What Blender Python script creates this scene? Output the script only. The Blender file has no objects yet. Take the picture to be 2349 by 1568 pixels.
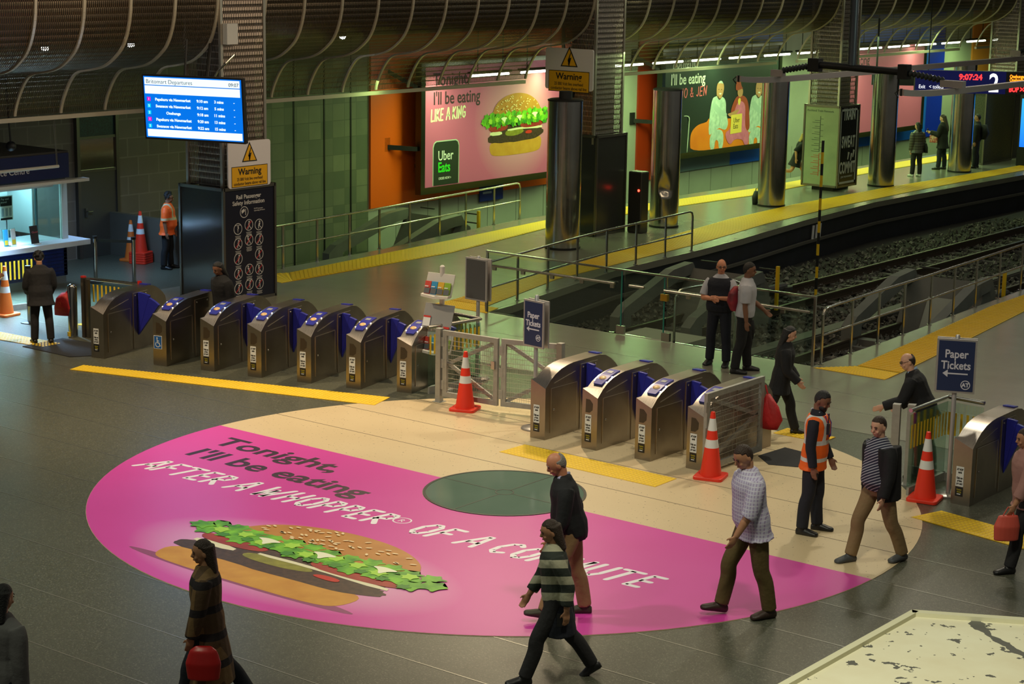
import bpy, bmesh, math, random
from mathutils import Vector, Matrix
random.seed(7)
SC = bpy.context.scene
COL = SC.collection
PI = math.pi

# ------------------------------------------------------------------ camera
cam_d = bpy.data.cameras.new('camera')
cam = bpy.data.objects.new('camera', cam_d)
COL.objects.link(cam)
FW = Vector((-0.6035265, 0.7711561, -0.2026675))
RT = Vector((0.7853019, 0.6188968, 0.0163595))
UPV = Vector((-0.1380460, 0.1492818, 0.9791110))
m = Matrix((RT, UPV, -FW)).transposed().to_4x4()
m.translation = Vector((14.854537, -18.879281, 6.95))
cam.matrix_world = m
cam_d.sensor_width = 36.0
cam_d.lens = 4460.70 * 36.0 / 2349.0
cam_d.clip_end = 300
SC.camera = cam

# ------------------------------------------------------------------ world, lights, exposure
SC.view_settings.view_transform = 'Standard'
SC.view_settings.look = 'None'
SC.view_settings.gamma = 1.0
SC.view_settings.use_curve_mapping = False
SC.view_settings.exposure = 0.35
SC.cycles.use_denoising = True
SC.cycles.max_bounces = 8
SC.cycles.transparent_max_bounces = 24
SC.cycles.sample_clamp_indirect = 4.0
w = bpy.data.worlds.new('world')
SC.world = w
w.use_nodes = True
w.node_tree.nodes['Background'].inputs[0].default_value = (0.62, 0.60, 0.50, 1)
w.node_tree.nodes['Background'].inputs[1].default_value = 0.10


def area(name, loc, target, sx, sy, power, color, spread=180):
    d = bpy.data.lights.new(name, 'AREA')
    d.shape = 'RECTANGLE'
    d.size, d.size_y = sx, sy
    d.energy = power
    d.color = color
    d.spread = math.radians(spread)
    o = bpy.data.objects.new(name, d)
    COL.objects.link(o)
    o.location = loc
    o.rotation_euler = (Vector(target) - Vector(loc)).to_track_quat('-Z', 'Y').to_euler()
    return o


def spot(name, loc, target, power, color, angle, blend=0.5, radius=0.15):
    d = bpy.data.lights.new(name, 'SPOT')
    d.energy = power
    d.color = color
    d.spot_size = math.radians(angle)
    d.spot_blend = blend
    d.shadow_soft_size = radius
    o = bpy.data.objects.new(name, d)
    COL.objects.link(o)
    o.location = loc
    o.rotation_euler = (Vector(target) - Vector(loc)).to_track_quat('-Z', 'Y').to_euler()
    return o


WARM = (1.0, 0.78, 0.50)
NEUT = (1.0, 0.93, 0.74)
GREEN = (0.62, 1.0, 0.33)
# downlights above the concourse and an added front fill
spot('concourse_downlight_and_fill', (-5.5, 7.2, 9.0), (-3.2, 1.4, 0), 2100, WARM, 62, 0.8, 0.2)
spot('concourse_downlight_and_fill', (1.5, 8.6, 9.5), (1.2, 1.6, 0), 1000, NEUT, 70, 0.9, 0.25)
spot('concourse_downlight_and_fill', (-2.5, -8.5, 10.5), (-1.5, -2.2, 0), 1800, (0.98, 0.98, 0.82), 80, 0.9, 0.5)  # front fill added for brightness, not a known lamp
spot('concourse_downlight_and_fill', (7.5, -5.5, 10.0), (4.5, -0.5, 0), 1100, (1.0, 0.95, 0.72), 80, 0.9, 0.5)
spot('concourse_downlight_and_fill', (-9.5, -3.0, 9.5), (-8.5, 1.0, 0), 2300, WARM, 76, 0.9, 0.3)
spot('concourse_downlight_and_fill', (9.6, -12.5, 10.0), (9.6, -8.6, 2.6), 2100, (1.0, 0.98, 0.75), 50, 0.8, 0.4)
spot('concourse_downlight_and_fill', (2.0, -13.0, 11.0), (1.0, -7.0, 0), 600, (0.9, 1.0, 0.72), 80, 0.9, 0.4)
# lights over the canopy, glinting on the metal mesh
area('canopy_wash_light', (-11.2, 2.0, 8.6), (-12.2, 2.0, 6.0), 0.3, 12.0, 120, WARM)
area('canopy_wash_light', (-11.2, 14.0, 8.6), (-12.2, 14.0, 6.0), 0.3, 10.0, 60, WARM)
area('canopy_wash_light', (-9.0, 3.0, 6.5), (-12.3, 3.0, 5.4), 0.5, 8.0, 12, WARM)
area('platform_entry_fill', (-7.0, 8.0, 6.5), (-7.5, 7.5, 0), 2.0, 5.0, 120, WARM)  # this and the next two: added warm fill for the floor behind the gates
area('platform_entry_fill', (3.0, 8.5, 6.5), (3.0, 7.5, 0), 4.0, 2.0, 75, WARM)
area('platform_entry_fill', (-2.0, 8.5, 6.5), (-2.0, 7.5, 0), 3.0, 2.0, 42, WARM)
# fluorescent row over the far track, then area lights over the platforms
for k in range(8):
    area('platform_tube_and_fill_light', (-15.5, 19.0 + 4.4 * k, 3.45), (-15.6, 19.0 + 4.4 * k, 0), 0.25, 3.6, 120, GREEN)
for k in range(4):
    area('platform_tube_and_fill_light', (-13.1, 20.0 + 6.6 * k, 4.3), (-12.9, 20.0 + 6.6 * k, 0), 0.3, 4.0, 85, (0.66, 1.0, 0.42))  # added green fill to brighten the platform floor, no lamp hangs here
    area('platform_tube_and_fill_light', (-10.2, 20.5 + 6.5 * k, 5.6), (-10.6, 20.5 + 6.5 * k, 0), 0.3, 3.0, 18, (0.95, 1.0, 0.6))
area('platform_tube_and_fill_light', (-13.6, 13.2, 3.5), (-15.5, 13.2, 0.4), 0.3, 5.0, 24, GREEN)
area('platform_tube_and_fill_light', (4.0, 17.0, 6.0), (1.5, 15.0, 0), 0.5, 6.0, 95, (0.85, 1.0, 0.80))
area('track_light', (-4.0, 22.0, 6.5), (-4.5, 20.0, -0.8), 0.5, 8.0, 60, (1.0, 0.93, 0.75))
# ticket office and its forecourt
area('office_light', (-17.1, 4.6, 2.08), (-17.1, 4.6, 1.0), 0.8, 2.4, 60, (0.45, 0.85, 1.0))
area('office_canopy_and_fill_light', (-15.4, 4.0, 2.06), (-14.9, 3.8, 0), 0.3, 3.6, 380, (0.42, 0.68, 1.0), 95)
area('office_canopy_and_fill_light', (-15.9, 7.0, 2.6), (-15.9, 7.6, 0), 0.8, 0.8, 38, (0.35, 0.62, 1.0), 140)  # added blue fill for the floor past the counter end

# ------------------------------------------------------------------ helpers
def lin(c):
    if isinstance(c, str):
        c = tuple(int(c[i:i + 2], 16) / 255 for i in (0, 2, 4))
        return tuple(v / 12.92 if v <= 0.04045 else ((v + 0.055) / 1.055) ** 2.4 for v in c)
    return c


MATS = {}


def mat(name, color, rough=0.5, metal=0.0, emit=0.0, noise=None, bump=None, spec=0.5, ecol=None):
    """plain principled; noise=(scale, amount, color2) mottles, bump=(scale, strength)"""
    if name in MATS:
        return MATS[name]
    M = bpy.data.materials.new(name)
    M.use_nodes = True
    nt = M.node_tree
    b = nt.nodes['Principled BSDF']
    c = lin(color)
    b.inputs['Base Color'].default_value = (*c, 1)
    b.inputs['Roughness'].default_value = rough
    b.inputs['Metallic'].default_value = metal
    b.inputs['Specular IOR Level'].default_value = spec
    if emit:
        b.inputs['Emission Color'].default_value = (*lin(ecol or color), 1)
        b.inputs['Emission Strength'].default_value = emit
    tc = None
    if noise or bump:
        tc = nt.nodes.new('ShaderNodeTexCoord')
    if noise:
        n = nt.nodes.new('ShaderNodeTexNoise')
        n.inputs['Scale'].default_value = noise[0]
        n.inputs['Detail'].default_value = 5
        nt.links.new(tc.outputs['Object'], n.inputs['Vector'])
        r = nt.nodes.new('ShaderNodeValToRGB')
        r.color_ramp.elements[0].position = 0.5 - noise[1] / 2
        r.color_ramp.elements[1].position = 0.5 + noise[1] / 2
        r.color_ramp.elements[0].color = (*lin(noise[2]), 1)
        r.color_ramp.elements[1].color = (*c, 1)
        nt.links.new(n.outputs['Fac'], r.inputs['Fac'])
        nt.links.new(r.outputs['Color'], b.inputs['Base Color'])
    if bump:
        n = nt.nodes.new('ShaderNodeTexNoise')
        n.inputs['Scale'].default_value = bump[0]
        n.inputs['Detail'].default_value = 4
        nt.links.new(tc.outputs['Object'], n.inputs['Vector'])
        bp = nt.nodes.new('ShaderNodeBump')
        bp.inputs['Strength'].default_value = bump[1]
        bp.inputs['Distance'].default_value = 0.02
        nt.links.new(n.outputs['Fac'], bp.inputs['Height'])
        nt.links.new(bp.outputs['Normal'], b.inputs['Normal'])
    MATS[name] = M
    return M


class N:
    """tiny node-graph helper"""
    def __init__(s, name):
        s.M = bpy.data.materials.new(name)
        s.M.use_nodes = True
        s.t = s.M.node_tree
        s.b = s.t.nodes['Principled BSDF']
        MATS[name] = s.M

    def new(s, kind, **kw):
        n = s.t.nodes.new('ShaderNode' + kind)
        for k, v in kw.items():
            setattr(n, k, v)
        return n

    def link(s, a, b):
        s.t.links.new(a, b)

    def val(s, inp, v):
        if hasattr(v, 'is_output') or isinstance(v, bpy.types.NodeSocket):
            s.link(v, inp)
        else:
            inp.default_value = v

    def math(s, op, a, b=0.0):
        n = s.new('Math', operation=op)
        s.val(n.inputs[0], a)
        s.val(n.inputs[1], b)
        return n.outputs[0]

    def mix(s, f, a, b):
        n = s.new('Mix', data_type='RGBA')
        s.val(n.inputs[0], f)
        s.val(n.inputs[6], (*lin(a), 1) if not isinstance(a, bpy.types.NodeSocket) else a)
        s.val(n.inputs[7], (*lin(b), 1) if not isinstance(b, bpy.types.NodeSocket) else b)
        return n.outputs[2]

    def coord(s, which='Object'):
        c = s.new('TexCoord')
        return c.outputs[which]

    def xyz(s, v):
        n = s.new('SeparateXYZ')
        s.link(v, n.inputs[0])
        return n.outputs

    def noise(s, vec, scale, detail=4, rough=0.5):
        n = s.new('TexNoise')
        s.link(vec, n.inputs['Vector'])
        n.inputs['Scale'].default_value = scale
        n.inputs['Detail'].default_value = detail
        n.inputs['Roughness'].default_value = rough
        return n.outputs['Fac']

    def ramp(s, f, stops):
        n = s.new('ValToRGB')
        e = n.color_ramp.elements
        while len(e) < len(stops):
            e.new(0.5)
        for k, (p, c) in enumerate(stops):
            e[k].position = p
            e[k].color = (*lin(c), 1)
        s.link(f, n.inputs[0])
        return n.outputs[0]

    def bump(s, h, strength=0.3, dist=0.01):
        n = s.new('Bump')
        n.inputs['Strength'].default_value = strength
        n.inputs['Distance'].default_value = dist
        s.link(h, n.inputs['Height'])
        s.link(n.outputs[0], s.b.inputs['Normal'])

    def base(s, c, rough=0.5, metal=0.0):
        s.val(s.b.inputs['Base Color'], c if isinstance(c, bpy.types.NodeSocket) else (*lin(c), 1))
        s.val(s.b.inputs['Roughness'], rough)
        s.val(s.b.inputs['Metallic'], metal)
        return s.M


def glass_mat(name, tint, gloss=0.12, rough=0.03):
    k = N(name)
    out = k.t.nodes['Material Output']
    tr = k.new('BsdfTransparent')
    tr.inputs[0].default_value = (*lin(tint), 1)
    gl = k.new('BsdfGlossy')
    gl.inputs['Roughness'].default_value = rough
    gl.inputs[0].default_value = (0.9, 1, 0.95, 1)
    lw = k.new('LayerWeight')
    lw.inputs[0].default_value = 0.25
    f = k.math('ADD', k.math('MULTIPLY', lw.outputs['Fresnel'], 0.6), gloss * 0.3)
    mx = k.new('MixShader')
    k.link(f, mx.inputs[0])
    k.link(tr.outputs[0], mx.inputs[1])
    k.link(gl.outputs[0], mx.inputs[2])
    k.link(mx.outputs[0], out.inputs[0])
    return k.M


def perforated(name, color, row, slot, open_=0.5, metal=0.85, rough=0.35):
    """expanded metal: UV in metres; slots in rows, see-through holes"""
    k = N(name)
    uv = k.new('UVMap')
    x, y, _ = k.xyz(uv.outputs[0])
    v = k.math('FRACT', k.math('DIVIDE', y, row))
    bar = k.math('LESS_THAN', v, 0.2)
    odd = k.math('MULTIPLY', k.math('FLOOR', k.math('DIVIDE', y, row)), 0.5)
    u = k.math('FRACT', k.math('ADD', k.math('DIVIDE', x, slot), odd))
    strip = k.math('LESS_THAN', u, 1 - open_)
    solid = k.math('MAXIMUM', bar, strip)
    k.base(k.mix(bar, color, tuple(min(1, c * 1.5) for c in lin(color))), rough, metal)
    k.link(solid, k.b.inputs['Alpha'])
    hgt = k.math('ADD', k.math('PINGPONG', u, 0.5), k.math('PINGPONG', v, 0.5))
    k.bump(hgt, 0.7, 0.03)
    return k.M


class MB:
    """collects simple solids into one mesh"""
    def __init__(s):
        s.v, s.f, s.mi, s.uv = [], [], [], {}
        s.cur = 0

    def _add(s, vs, fs):
        o = len(s.v)
        s.v += [tuple(p) for p in vs]
        for f in fs:
            s.f.append(tuple(i + o for i in f))
            s.mi.append(s.cur)
        return s

    def box(s, c, d, rz=0.0, M=None):
        x, y, z = d[0] / 2, d[1] / 2, d[2] / 2
        vs = [Vector(p) for p in ((-x, -y, -z), (x, -y, -z), (x, y, -z), (-x, y, -z), (-x, -y, z), (x, -y, z), (x, y, z), (-x, y, z))]
        R = Matrix.Rotation(rz, 3, 'Z') if M is None else M
        vs = [R @ p + Vector(c) for p in vs]
        return s._add(vs, [(3, 2, 1, 0), (4, 5, 6, 7), (0, 1, 5, 4), (1, 2, 6, 5), (2, 3, 7, 6), (3, 0, 4, 7)])

    def span(s, a, b):
        return s.box([(a[i] + b[i]) / 2 for i in range(3)], [abs(b[i] - a[i]) for i in range(3)])

    def quad(s, *p):
        return s._add(p, [tuple(range(len(p)))])

    def prism(s, pts, off):
        """pts: planar 3D polygon, extruded by vector off"""
        n = len(pts)
        a = [Vector(p) for p in pts]
        b = [p + Vector(off) for p in a]
        fs = [tuple(range(n - 1, -1, -1)), tuple(range(n, 2 * n))]
        fs += [(i, (i + 1) % n, n + (i + 1) % n, n + i) for i in range(n)]
        return s._add(a + b, fs)

    def plate(s, pts2, z0, z1):
        return s.prism([(x, y, z0) for x, y in pts2], (0, 0, z1 - z0))

    def tube(s, pts, r, n=8, cap=True, closed=False):
        P = [Vector(p) for p in pts]
        rs = r if isinstance(r, (list, tuple)) else [r] * len(P)
        rings, up = [], None
        L = len(P)
        for i, p in enumerate(P):
            a = P[i - 1] if (i or closed) else p
            b = P[(i + 1) % L] if (i < L - 1 or closed) else p
            t = (b - a)
            if t.length < 1e-9:
                t = Vector((0, 0, 1))
            t.normalize()
            if up is None:
                up = Vector((0, 0, 1)) if abs(t.z) < 0.9 else Vector((1, 0, 0))
            x = t.cross(up)
            if x.length < 1e-6:
                x = t.orthogonal()
            x.normalize()
            up = x.cross(t).normalized()
            rings.append([p + (x * math.cos(2 * PI * k / n) + up * math.sin(2 * PI * k / n)) * rs[i] for k in range(n)])
        vs = [q for R in rings for q in R]
        fs = []
        for i in range(L if closed else L - 1):
            j = (i + 1) % L
            for k in range(n):
                fs.append((i * n + k, i * n + (k + 1) % n, j * n + (k + 1) % n, j * n + k))
        if cap and not closed:
            fs.append(tuple(range(n - 1, -1, -1)))
            fs.append(tuple((L - 1) * n + k for k in range(n)))
        return s._add(vs, fs)

    def lathe(s, prof, c=(0, 0, 0), n=24):
        """prof: (r, z) bottom to top"""
        vs = [(c[0] + r * math.cos(2 * PI * k / n), c[1] + r * math.sin(2 * PI * k / n), c[2] + z) for r, z in prof for k in range(n)]
        fs = []
        for i in range(len(prof) - 1):
            for k in range(n):
                fs.append((i * n + k, i * n + (k + 1) % n, (i + 1) * n + (k + 1) % n, (i + 1) * n + k))
        fs.append(tuple(range(n - 1, -1, -1)))
        fs.append(tuple((len(prof) - 1) * n + k for k in range(n)))
        return s._add(vs, fs)

    def ell(s, c, r, n=12, m=8, M=None):
        vs, fs = [], []
        M = M or Matrix.Identity(3)
        for i in range(m + 1):
            t = PI * i / m
            for k in range(n):
                a = 2 * PI * k / n
                vs.append(M @ Vector((r[0] * math.sin(t) * math.cos(a), r[1] * math.sin(t) * math.sin(a), -r[2] * math.cos(t))) + Vector(c))
        for i in range(m):
            for k in range(n):
                fs.append((i * n + k, i * n + (k + 1) % n, (i + 1) * n + (k + 1) % n, (i + 1) * n + k))
        return s._add(vs, fs)

    def loft(s, rings):
        """rings: (centre, x axis vec*rx, y axis vec*ry)"""
        n = 16
        vs = []
        for c, ax, ay in rings:
            for k in range(n):
                a = 2 * PI * k / n
                vs.append(Vector(c) + Vector(ax) * math.cos(a) + Vector(ay) * math.sin(a))
        L = len(rings)
        fs = [(i * n + k, i * n + (k + 1) % n, (i + 1) * n + (k + 1) % n, (i + 1) * n + k) for i in range(L - 1) for k in range(n)]
        fs += [tuple(range(n - 1, -1, -1)), tuple((L - 1) * n + k for k in range(n))]
        return s._add(vs, fs)

    def mesh(s, name, mats, smooth=False, uvs=None):
        me = bpy.data.meshes.new(name)
        me.from_pydata(s.v, [], s.f)
        for mm in (mats if isinstance(mats, (list, tuple)) else [mats]):
            me.materials.append(mm)
        for p, i in zip(me.polygons, s.mi):
            p.material_index = i
        if uvs:
            l = me.uv_layers.new(name='UVMap')
            for lp in me.loops:
                l.data[lp.index].uv = uvs[lp.vertex_index]
        bm = bmesh.new()
        bm.from_mesh(me)
        bmesh.ops.recalc_face_normals(bm, faces=bm.faces)
        bm.to_mesh(me)
        bm.free()
        if smooth:
            me.shade_smooth()
            if smooth != 'all':
                me.set_sharp_from_angle(angle=math.radians(38))
        me.update()
        return me

    def build(s, name, mats, parent=None, smooth=False, bevel=0.0, uvs=None, loc=None):
        o = bpy.data.objects.new(name, s.mesh(name, mats, smooth, uvs))
        COL.objects.link(o)
        if parent:
            o.parent = parent
        if loc:
            o.location = loc
        if bevel:
            b = o.modifiers.new('bevel', 'BEVEL')
            b.width = bevel
            b.segments = 2
            b.limit_method = 'ANGLE'
            b.angle_limit = math.radians(40)
        return o


def tag(o, label=None, cat=None, group=None, kind=None):
    if label:
        o['label'] = label
    if cat:
        o['category'] = cat
    if group:
        o['group'] = group
    if kind:
        o['kind'] = kind
    return o


def thing(name, label, cat, loc=(0, 0, 0), rz=0.0, group=None):
    o = bpy.data.objects.new(name, None)
    o.empty_display_size = 0.2
    COL.objects.link(o)
    o.location = loc
    o.rotation_euler = (0, 0, rz)
    return tag(o, label, cat, group)


def struct(o):
    return tag(o, kind='structure')


def dup(root, loc, rz=None, label=None):
    r = root.copy()
    COL.objects.link(r)
    r.location = loc
    if rz is not None:
        r.rotation_euler = (0, 0, rz)
    if label:
        r['label'] = label
    for ch in root.children:
        c = ch.copy()
        COL.objects.link(c)
        c.parent = r
        for g in ch.children:
            d = g.copy()
            COL.objects.link(d)
            d.parent = c
    return r


TMP = bpy.data.scenes.new('scratch')


def bake(o):
    """evaluated mesh of an unlinked object, in a scratch scene"""
    TMP.collection.objects.link(o)
    vl = TMP.view_layers[0]
    vl.update()
    dg = vl.depsgraph
    me = bpy.data.meshes.new_from_object(o.evaluated_get(dg), preserve_all_data_layers=True, depsgraph=dg)
    TMP.collection.objects.unlink(o)
    bpy.data.objects.remove(o)
    return me


def text(name, string, size, m, origin, right, up, parent=None, align='LEFT', bold=0.0, depth=0.002, sx=1.0, shear=0.0, spacing=1.0, line=1.0):
    """flat raised lettering lying on the plane spanned by right/up"""
    cu = bpy.data.curves.new(name, 'FONT')
    cu.body = string
    cu.size = size
    cu.align_x = align
    cu.offset = bold
    cu.extrude = depth
    cu.shear = shear
    cu.space_character = spacing
    cu.space_line = line
    cu.resolution_u = 3
    me = bake(bpy.data.objects.new(name, cu))
    me.name = name
    r, u = Vector(right).normalized(), Vector(up).normalized()
    nrm = r.cross(u)
    for v in me.vertices:
        c = v.co.copy()
        v.co = Vector(origin) + r * c.x * sx + u * c.y + nrm * c.z
    me.materials.clear()
    me.materials.append(m)
    for p in me.polygons:
        p.material_index = 0
    o = bpy.data.objects.new(name, me)
    COL.objects.link(o)
    if parent:
        o.parent = parent
    return o


STROKES = {
    'A': [[(0, 0), (.42, 1), (.55, 1), (.75, 0)], [(.15, .35), (.7, .35)]],
    'F': [[(0, 0), (.15, 1), (.65, 1)], [(.08, .52), (.5, .52)]],
    'T': [[(.25, 0), (.35, 1)], [(0, 1), (.75, 1)]],
    'E': [[(.6, 1), (.15, 1), (0, 0), (.5, 0)], [(.08, .5), (.5, .5)]],
    'R': [[(0, 0), (.12, 1), (.5, .97), (.62, .78), (.5, .55), (.08, .48), (.6, 0)]],
    'W': [[(.05, 1), (.12, 0), (.42, .75), (.55, 0), (.95, 1)]],
    'H': [[(0, 0), (.12, 1)], [(.55, 0), (.67, 1)], [(.06, .5), (.61, .5)]],
    'O': [[(.3, 0), (.08, .2), (.05, .65), (.25, .98), (.45, 1), (.66, .8), (.66, .35), (.5, .04), (.3, 0)]],
    'P': [[(0, 0), (.12, 1), (.5, .97), (.62, .78), (.5, .52), (.08, .45)]],
    'C': [[(.65, .85), (.45, 1), (.2, .9), (.04, .5), (.1, .15), (.3, 0), (.58, .12)]],
    'M': [[(0, 0), (.12, 1), (.42, .35), (.75, 1), (.8, 0)]],
    'U': [[(.1, 1), (.03, .3), (.2, 0), (.45, .03), (.6, .3), (.68, 1)]],
    'L': [[(.1, 1), (.0, 0), (.5, .03)]],
    'I': [[(.05, 0), (.15, 1)]],
    'K': [[(0, 0), (.12, 1)], [(.6, 1), (.08, .45), (.6, 0)]],
    'N': [[(0, 0), (.12, 1), (.55, 0), (.68, 1)]],
    'G': [[(.62, .85), (.42, 1), (.18, .9), (.04, .5), (.1, .12), (.35, 0), (.6, .15), (.6, .45), (.38, .45)]],
    'J': [[(.55, 1), (.48, .2), (.3, 0), (.08, .12)]],
    '&': [[(.65, 0), (.15, .7), (.25, 1), (.45, .95), (.4, .65), (.05, .25), (.2, 0), (.45, .08), (.62, .4)]],
    '@': [[(.35 + .35 * math.cos(a * PI / 6), .75 + .3 * math.sin(a * PI / 6)) for a in range(13)], [(.22, .6), (.25, .9), (.42, .88), (.42, .76), (.25, .72), (.45, .58)]],
}


def handwriting(name, string, h, m, origin, right, up, parent, width=0.1, wx=0.62, gap=0.16, total=None, lift=0.002):
    """brush lettering from strokes"""
    adv = []
    x = 0.0
    for ch in string:
        adv.append(x)
        if ch == ' ':
            x += 0.42
        else:
            x += max(p[0] for s_ in STROKES[ch] for p in s_) + gap / wx
    k = (total / (x - gap / wx)) if total else h * wx
    r, u = Vector(right).normalized(), Vector(up).normalized()
    n = r.cross(u)
    b = MB()
    w_ = width * h / 2
    for ch, ax in zip(string, adv):
        if ch == ' ':
            continue
        for st in STROKES[ch]:
            P = [((ax + p[0]) * k, p[1] * h) for p in st]
            for (x0, y0), (x1, y1) in zip(P, P[1:]):
                dx, dy = x1 - x0, y1 - y0
                L = math.hypot(dx, dy) or 1e-6
                px, py = -dy / L * w_, dx / L * w_
                b.quad(*[Vector(origin) + r * X + u * Y + n * lift for X, Y in ((x0 - px, y0 - py), (x1 - px, y1 - py), (x1 + px, y1 + py), (x0 + px, y0 + py))])
            for X, Y in P:
                b.quad(*[Vector(origin) + r * (X + w_ * math.cos(a * PI / 5)) + u * (Y + w_ * math.sin(a * PI / 5)) + n * lift * 0.98 for a in range(10)])
    return b.build(name, m, parent)


def smooth_poly(pts, it=2, closed=True):
    for _ in range(it):
        q = []
        n = len(pts)
        for i in range(n if closed else n - 1):
            a, c = pts[i], pts[(i + 1) % n]
            q.append(tuple(a[j] * .75 + c[j] * .25 for j in range(len(a))))
            q.append(tuple(a[j] * .25 + c[j] * .75 for j in range(len(a))))
        pts = q
    return pts


def fill(pts3, m_name, mats, parent=None, thick=None):
    """possibly concave flat polygon, triangulated"""
    bm = bmesh.new()
    vs = [bm.verts.new(p) for p in pts3]
    f = bm.faces.new(vs)
    bmesh.ops.triangulate(bm, faces=[f])
    if thick:
        bm.normal_update()
        g = bmesh.ops.extrude_face_region(bm, geom=list(bm.faces))
        bmesh.ops.translate(bm, vec=Vector(thick), verts=[e for e in g['geom'] if isinstance(e, bmesh.types.BMVert)])
        bmesh.ops.recalc_face_normals(bm, faces=bm.faces)
    me = bpy.data.meshes.new(m_name)
    bm.to_mesh(me)
    bm.free()
    me.materials.append(mats)
    o = bpy.data.objects.new(m_name, me)
    COL.objects.link(o)
    if parent:
        o.parent = parent
    return o


# ------------------------------------------------------------------ materials


def brushed(name, color, rough, scale=(1, 1, 60), metal=1.0):
    k = N(name)
    c = k.coord()
    mp = k.new('Mapping')
    mp.inputs['Scale'].default_value = scale
    k.link(c, mp.inputs[0])
    n = k.noise(mp.outputs[0], 4, 3)
    n2 = k.noise(c, 3.0, 3)
    col = k.mix(n2, tuple(v * 0.72 for v in lin(color)), tuple(min(1, v * 1.15) for v in lin(color)))
    k.base(col, k.math('ADD', k.math('MULTIPLY', n, 0.18), rough - 0.09), metal)
    return k.M


STEEL = brushed('brushed_steel', (0.38, 0.335, 0.275), 0.33, (30, 30, .6))
STEEL_HOOD = brushed('hood_steel', (0.52, 0.48, 0.44), 0.30, (60, 1, 1))
CHROME = brushed('polished_steel', (0.50, 0.48, 0.45), 0.17, (30, 30, 1))
RAILM = mat('handrail_steel', (0.55, 0.53, 0.48), 0.22, 1.0)
GALV = mat('galvanised_steel', (0.42, 0.42, 0.39), 0.5, 0.6, noise=(14, .6, (0.33, 0.33, 0.31)))
BLACK = mat('black_plastic', (0.012, 0.012, 0.014), 0.4)
DARK = mat('dark_metal', (0.03, 0.03, 0.03), 0.45, 0.6)
WHITE = mat('white_print', (0.75, 0.75, 0.75), 0.5)
YELLOW = mat('yellow_paint', (0.80, 0.50, 0.01), 0.5)
NAVY = mat('navy_print', (0.012, 0.02, 0.09), 0.4)
BLUEP = mat('blue_plastic', (0.018, 0.022, 0.30), 0.38)
RED = mat('red_plastic', (0.55, 0.02, 0.012), 0.45)
MESH_U = perforated('expanded_mesh_dense', (0.115, 0.09, 0.066), 0.12, 0.045, 0.18, 0.9, 0.36)
MESH_M = perforated('expanded_mesh', (0.125, 0.10, 0.075), 0.12, 0.045, 0.55, 0.9, 0.38)
MESH_P = perforated('pillar_mesh', (0.30, 0.25, 0.22), 0.12, 0.045, 0.35, 0.9, 0.35)
GLASS = glass_mat('clear_glass', (0.84, 0.93, 0.88))
GLASSD = glass_mat('smoked_glass', (0.45, 0.50, 0.50), 0.2)


def m_terrazzo():
    k = N('terrazzo')
    c = k.coord()
    v = k.new('TexVoronoi')
    v.inputs['Scale'].default_value = 85
    k.link(c, v.inputs['Vector'])
    x, y, z = k.xyz(v.outputs['Color'])
    col = k.ramp(x, [(0.0, (0.048, 0.052, 0.040)), (0.5, (0.080, 0.086, 0.062)), (0.9, (0.115, 0.122, 0.088)), (1.0, (0.24, 0.235, 0.18))])
    big = k.noise(c, 0.35, 4)
    col = k.mix(k.math('MULTIPLY', big, 0.55), col, (0.095, 0.088, 0.06))
    k.base(col, k.math('ADD', k.math('MULTIPLY', big, 0.15), 0.24))
    return k.M


def m_concrete(name, c1, c2, rough, scale=1.2, joint=None):
    k = N(name)
    c = k.coord()
    n = k.noise(c, scale, 6, 0.6)
    f = k.noise(c, 30, 3)
    col = k.mix(k.math('ADD', k.math('MULTIPLY', n, 0.8), k.math('MULTIPLY', f, 0.2)), c1, c2)
    k.base(col, rough)
    return k.M


def m_beige():
    k = N('beige_inlay')
    c = k.coord()
    n = k.noise(c, 0.8, 5)
    col = k.mix(n, (0.60, 0.46, 0.27), (0.70, 0.56, 0.35))
    s = k.noise(c, 26, 2)
    col = k.mix(k.math('GREATER_THAN', s, 0.70), col, (0.22, 0.16, 0.09))
    k.base(col, 0.36)
    return k.M


TERRAZZO = m_terrazzo()
PLATC = m_concrete('platform_concrete', (0.16, 0.155, 0.12), (0.24, 0.23, 0.185), 0.24)
CONC = m_concrete('raw_concrete', (0.30, 0.31, 0.27), (0.42, 0.43, 0.38), 0.7)
BEIGE = m_beige()


def m_blocks(name, c1, c2, c3, w_, h_, axis, mortar=0.012):
    """square tiles or blocks with mixed tones; axis: 'x' wall facing X, 'y' wall facing Y"""
    k = N(name)
    x, y, z = k.xyz(k.coord())
    cb = k.new('CombineXYZ')
    k.link(y if axis == 'x' else x, cb.inputs[0])
    k.link(z, cb.inputs[1])
    b = k.new('TexBrick')
    b.offset = 0.0 if w_ == h_ else 0.5
    b.inputs['Scale'].default_value = 1
    b.inputs['Brick Width'].default_value = w_
    b.inputs['Row Height'].default_value = h_
    b.inputs['Mortar Size'].default_value = mortar
    b.inputs['Bias'].default_value = 0.0
    b.inputs['Color1'].default_value = (*c1, 1)
    b.inputs['Color2'].default_value = (*c2, 1)
    b.inputs['Mortar'].default_value = (*c3, 1)
    k.link(cb.outputs[0], b.inputs[0])
    n = k.noise(k.coord(), 2.2, 4)
    col = k.mix(k.math('MULTIPLY', n, 0.45), b.outputs[0], tuple(v * 0.6 for v in c1))
    k.base(col, 0.45)
    return k.M


TILES = m_blocks('wall_tiles', (0.12, 0.14, 0.10), (0.24, 0.25, 0.17), (0.13, 0.14, 0.10), 0.42, 0.42, 'x')
BLOCKS = m_blocks('wall_blocks', (0.13, 0.11, 0.085), (0.18, 0.155, 0.125), (0.23, 0.205, 0.17), 0.60, 0.42, 'x', 0.016)

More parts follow.
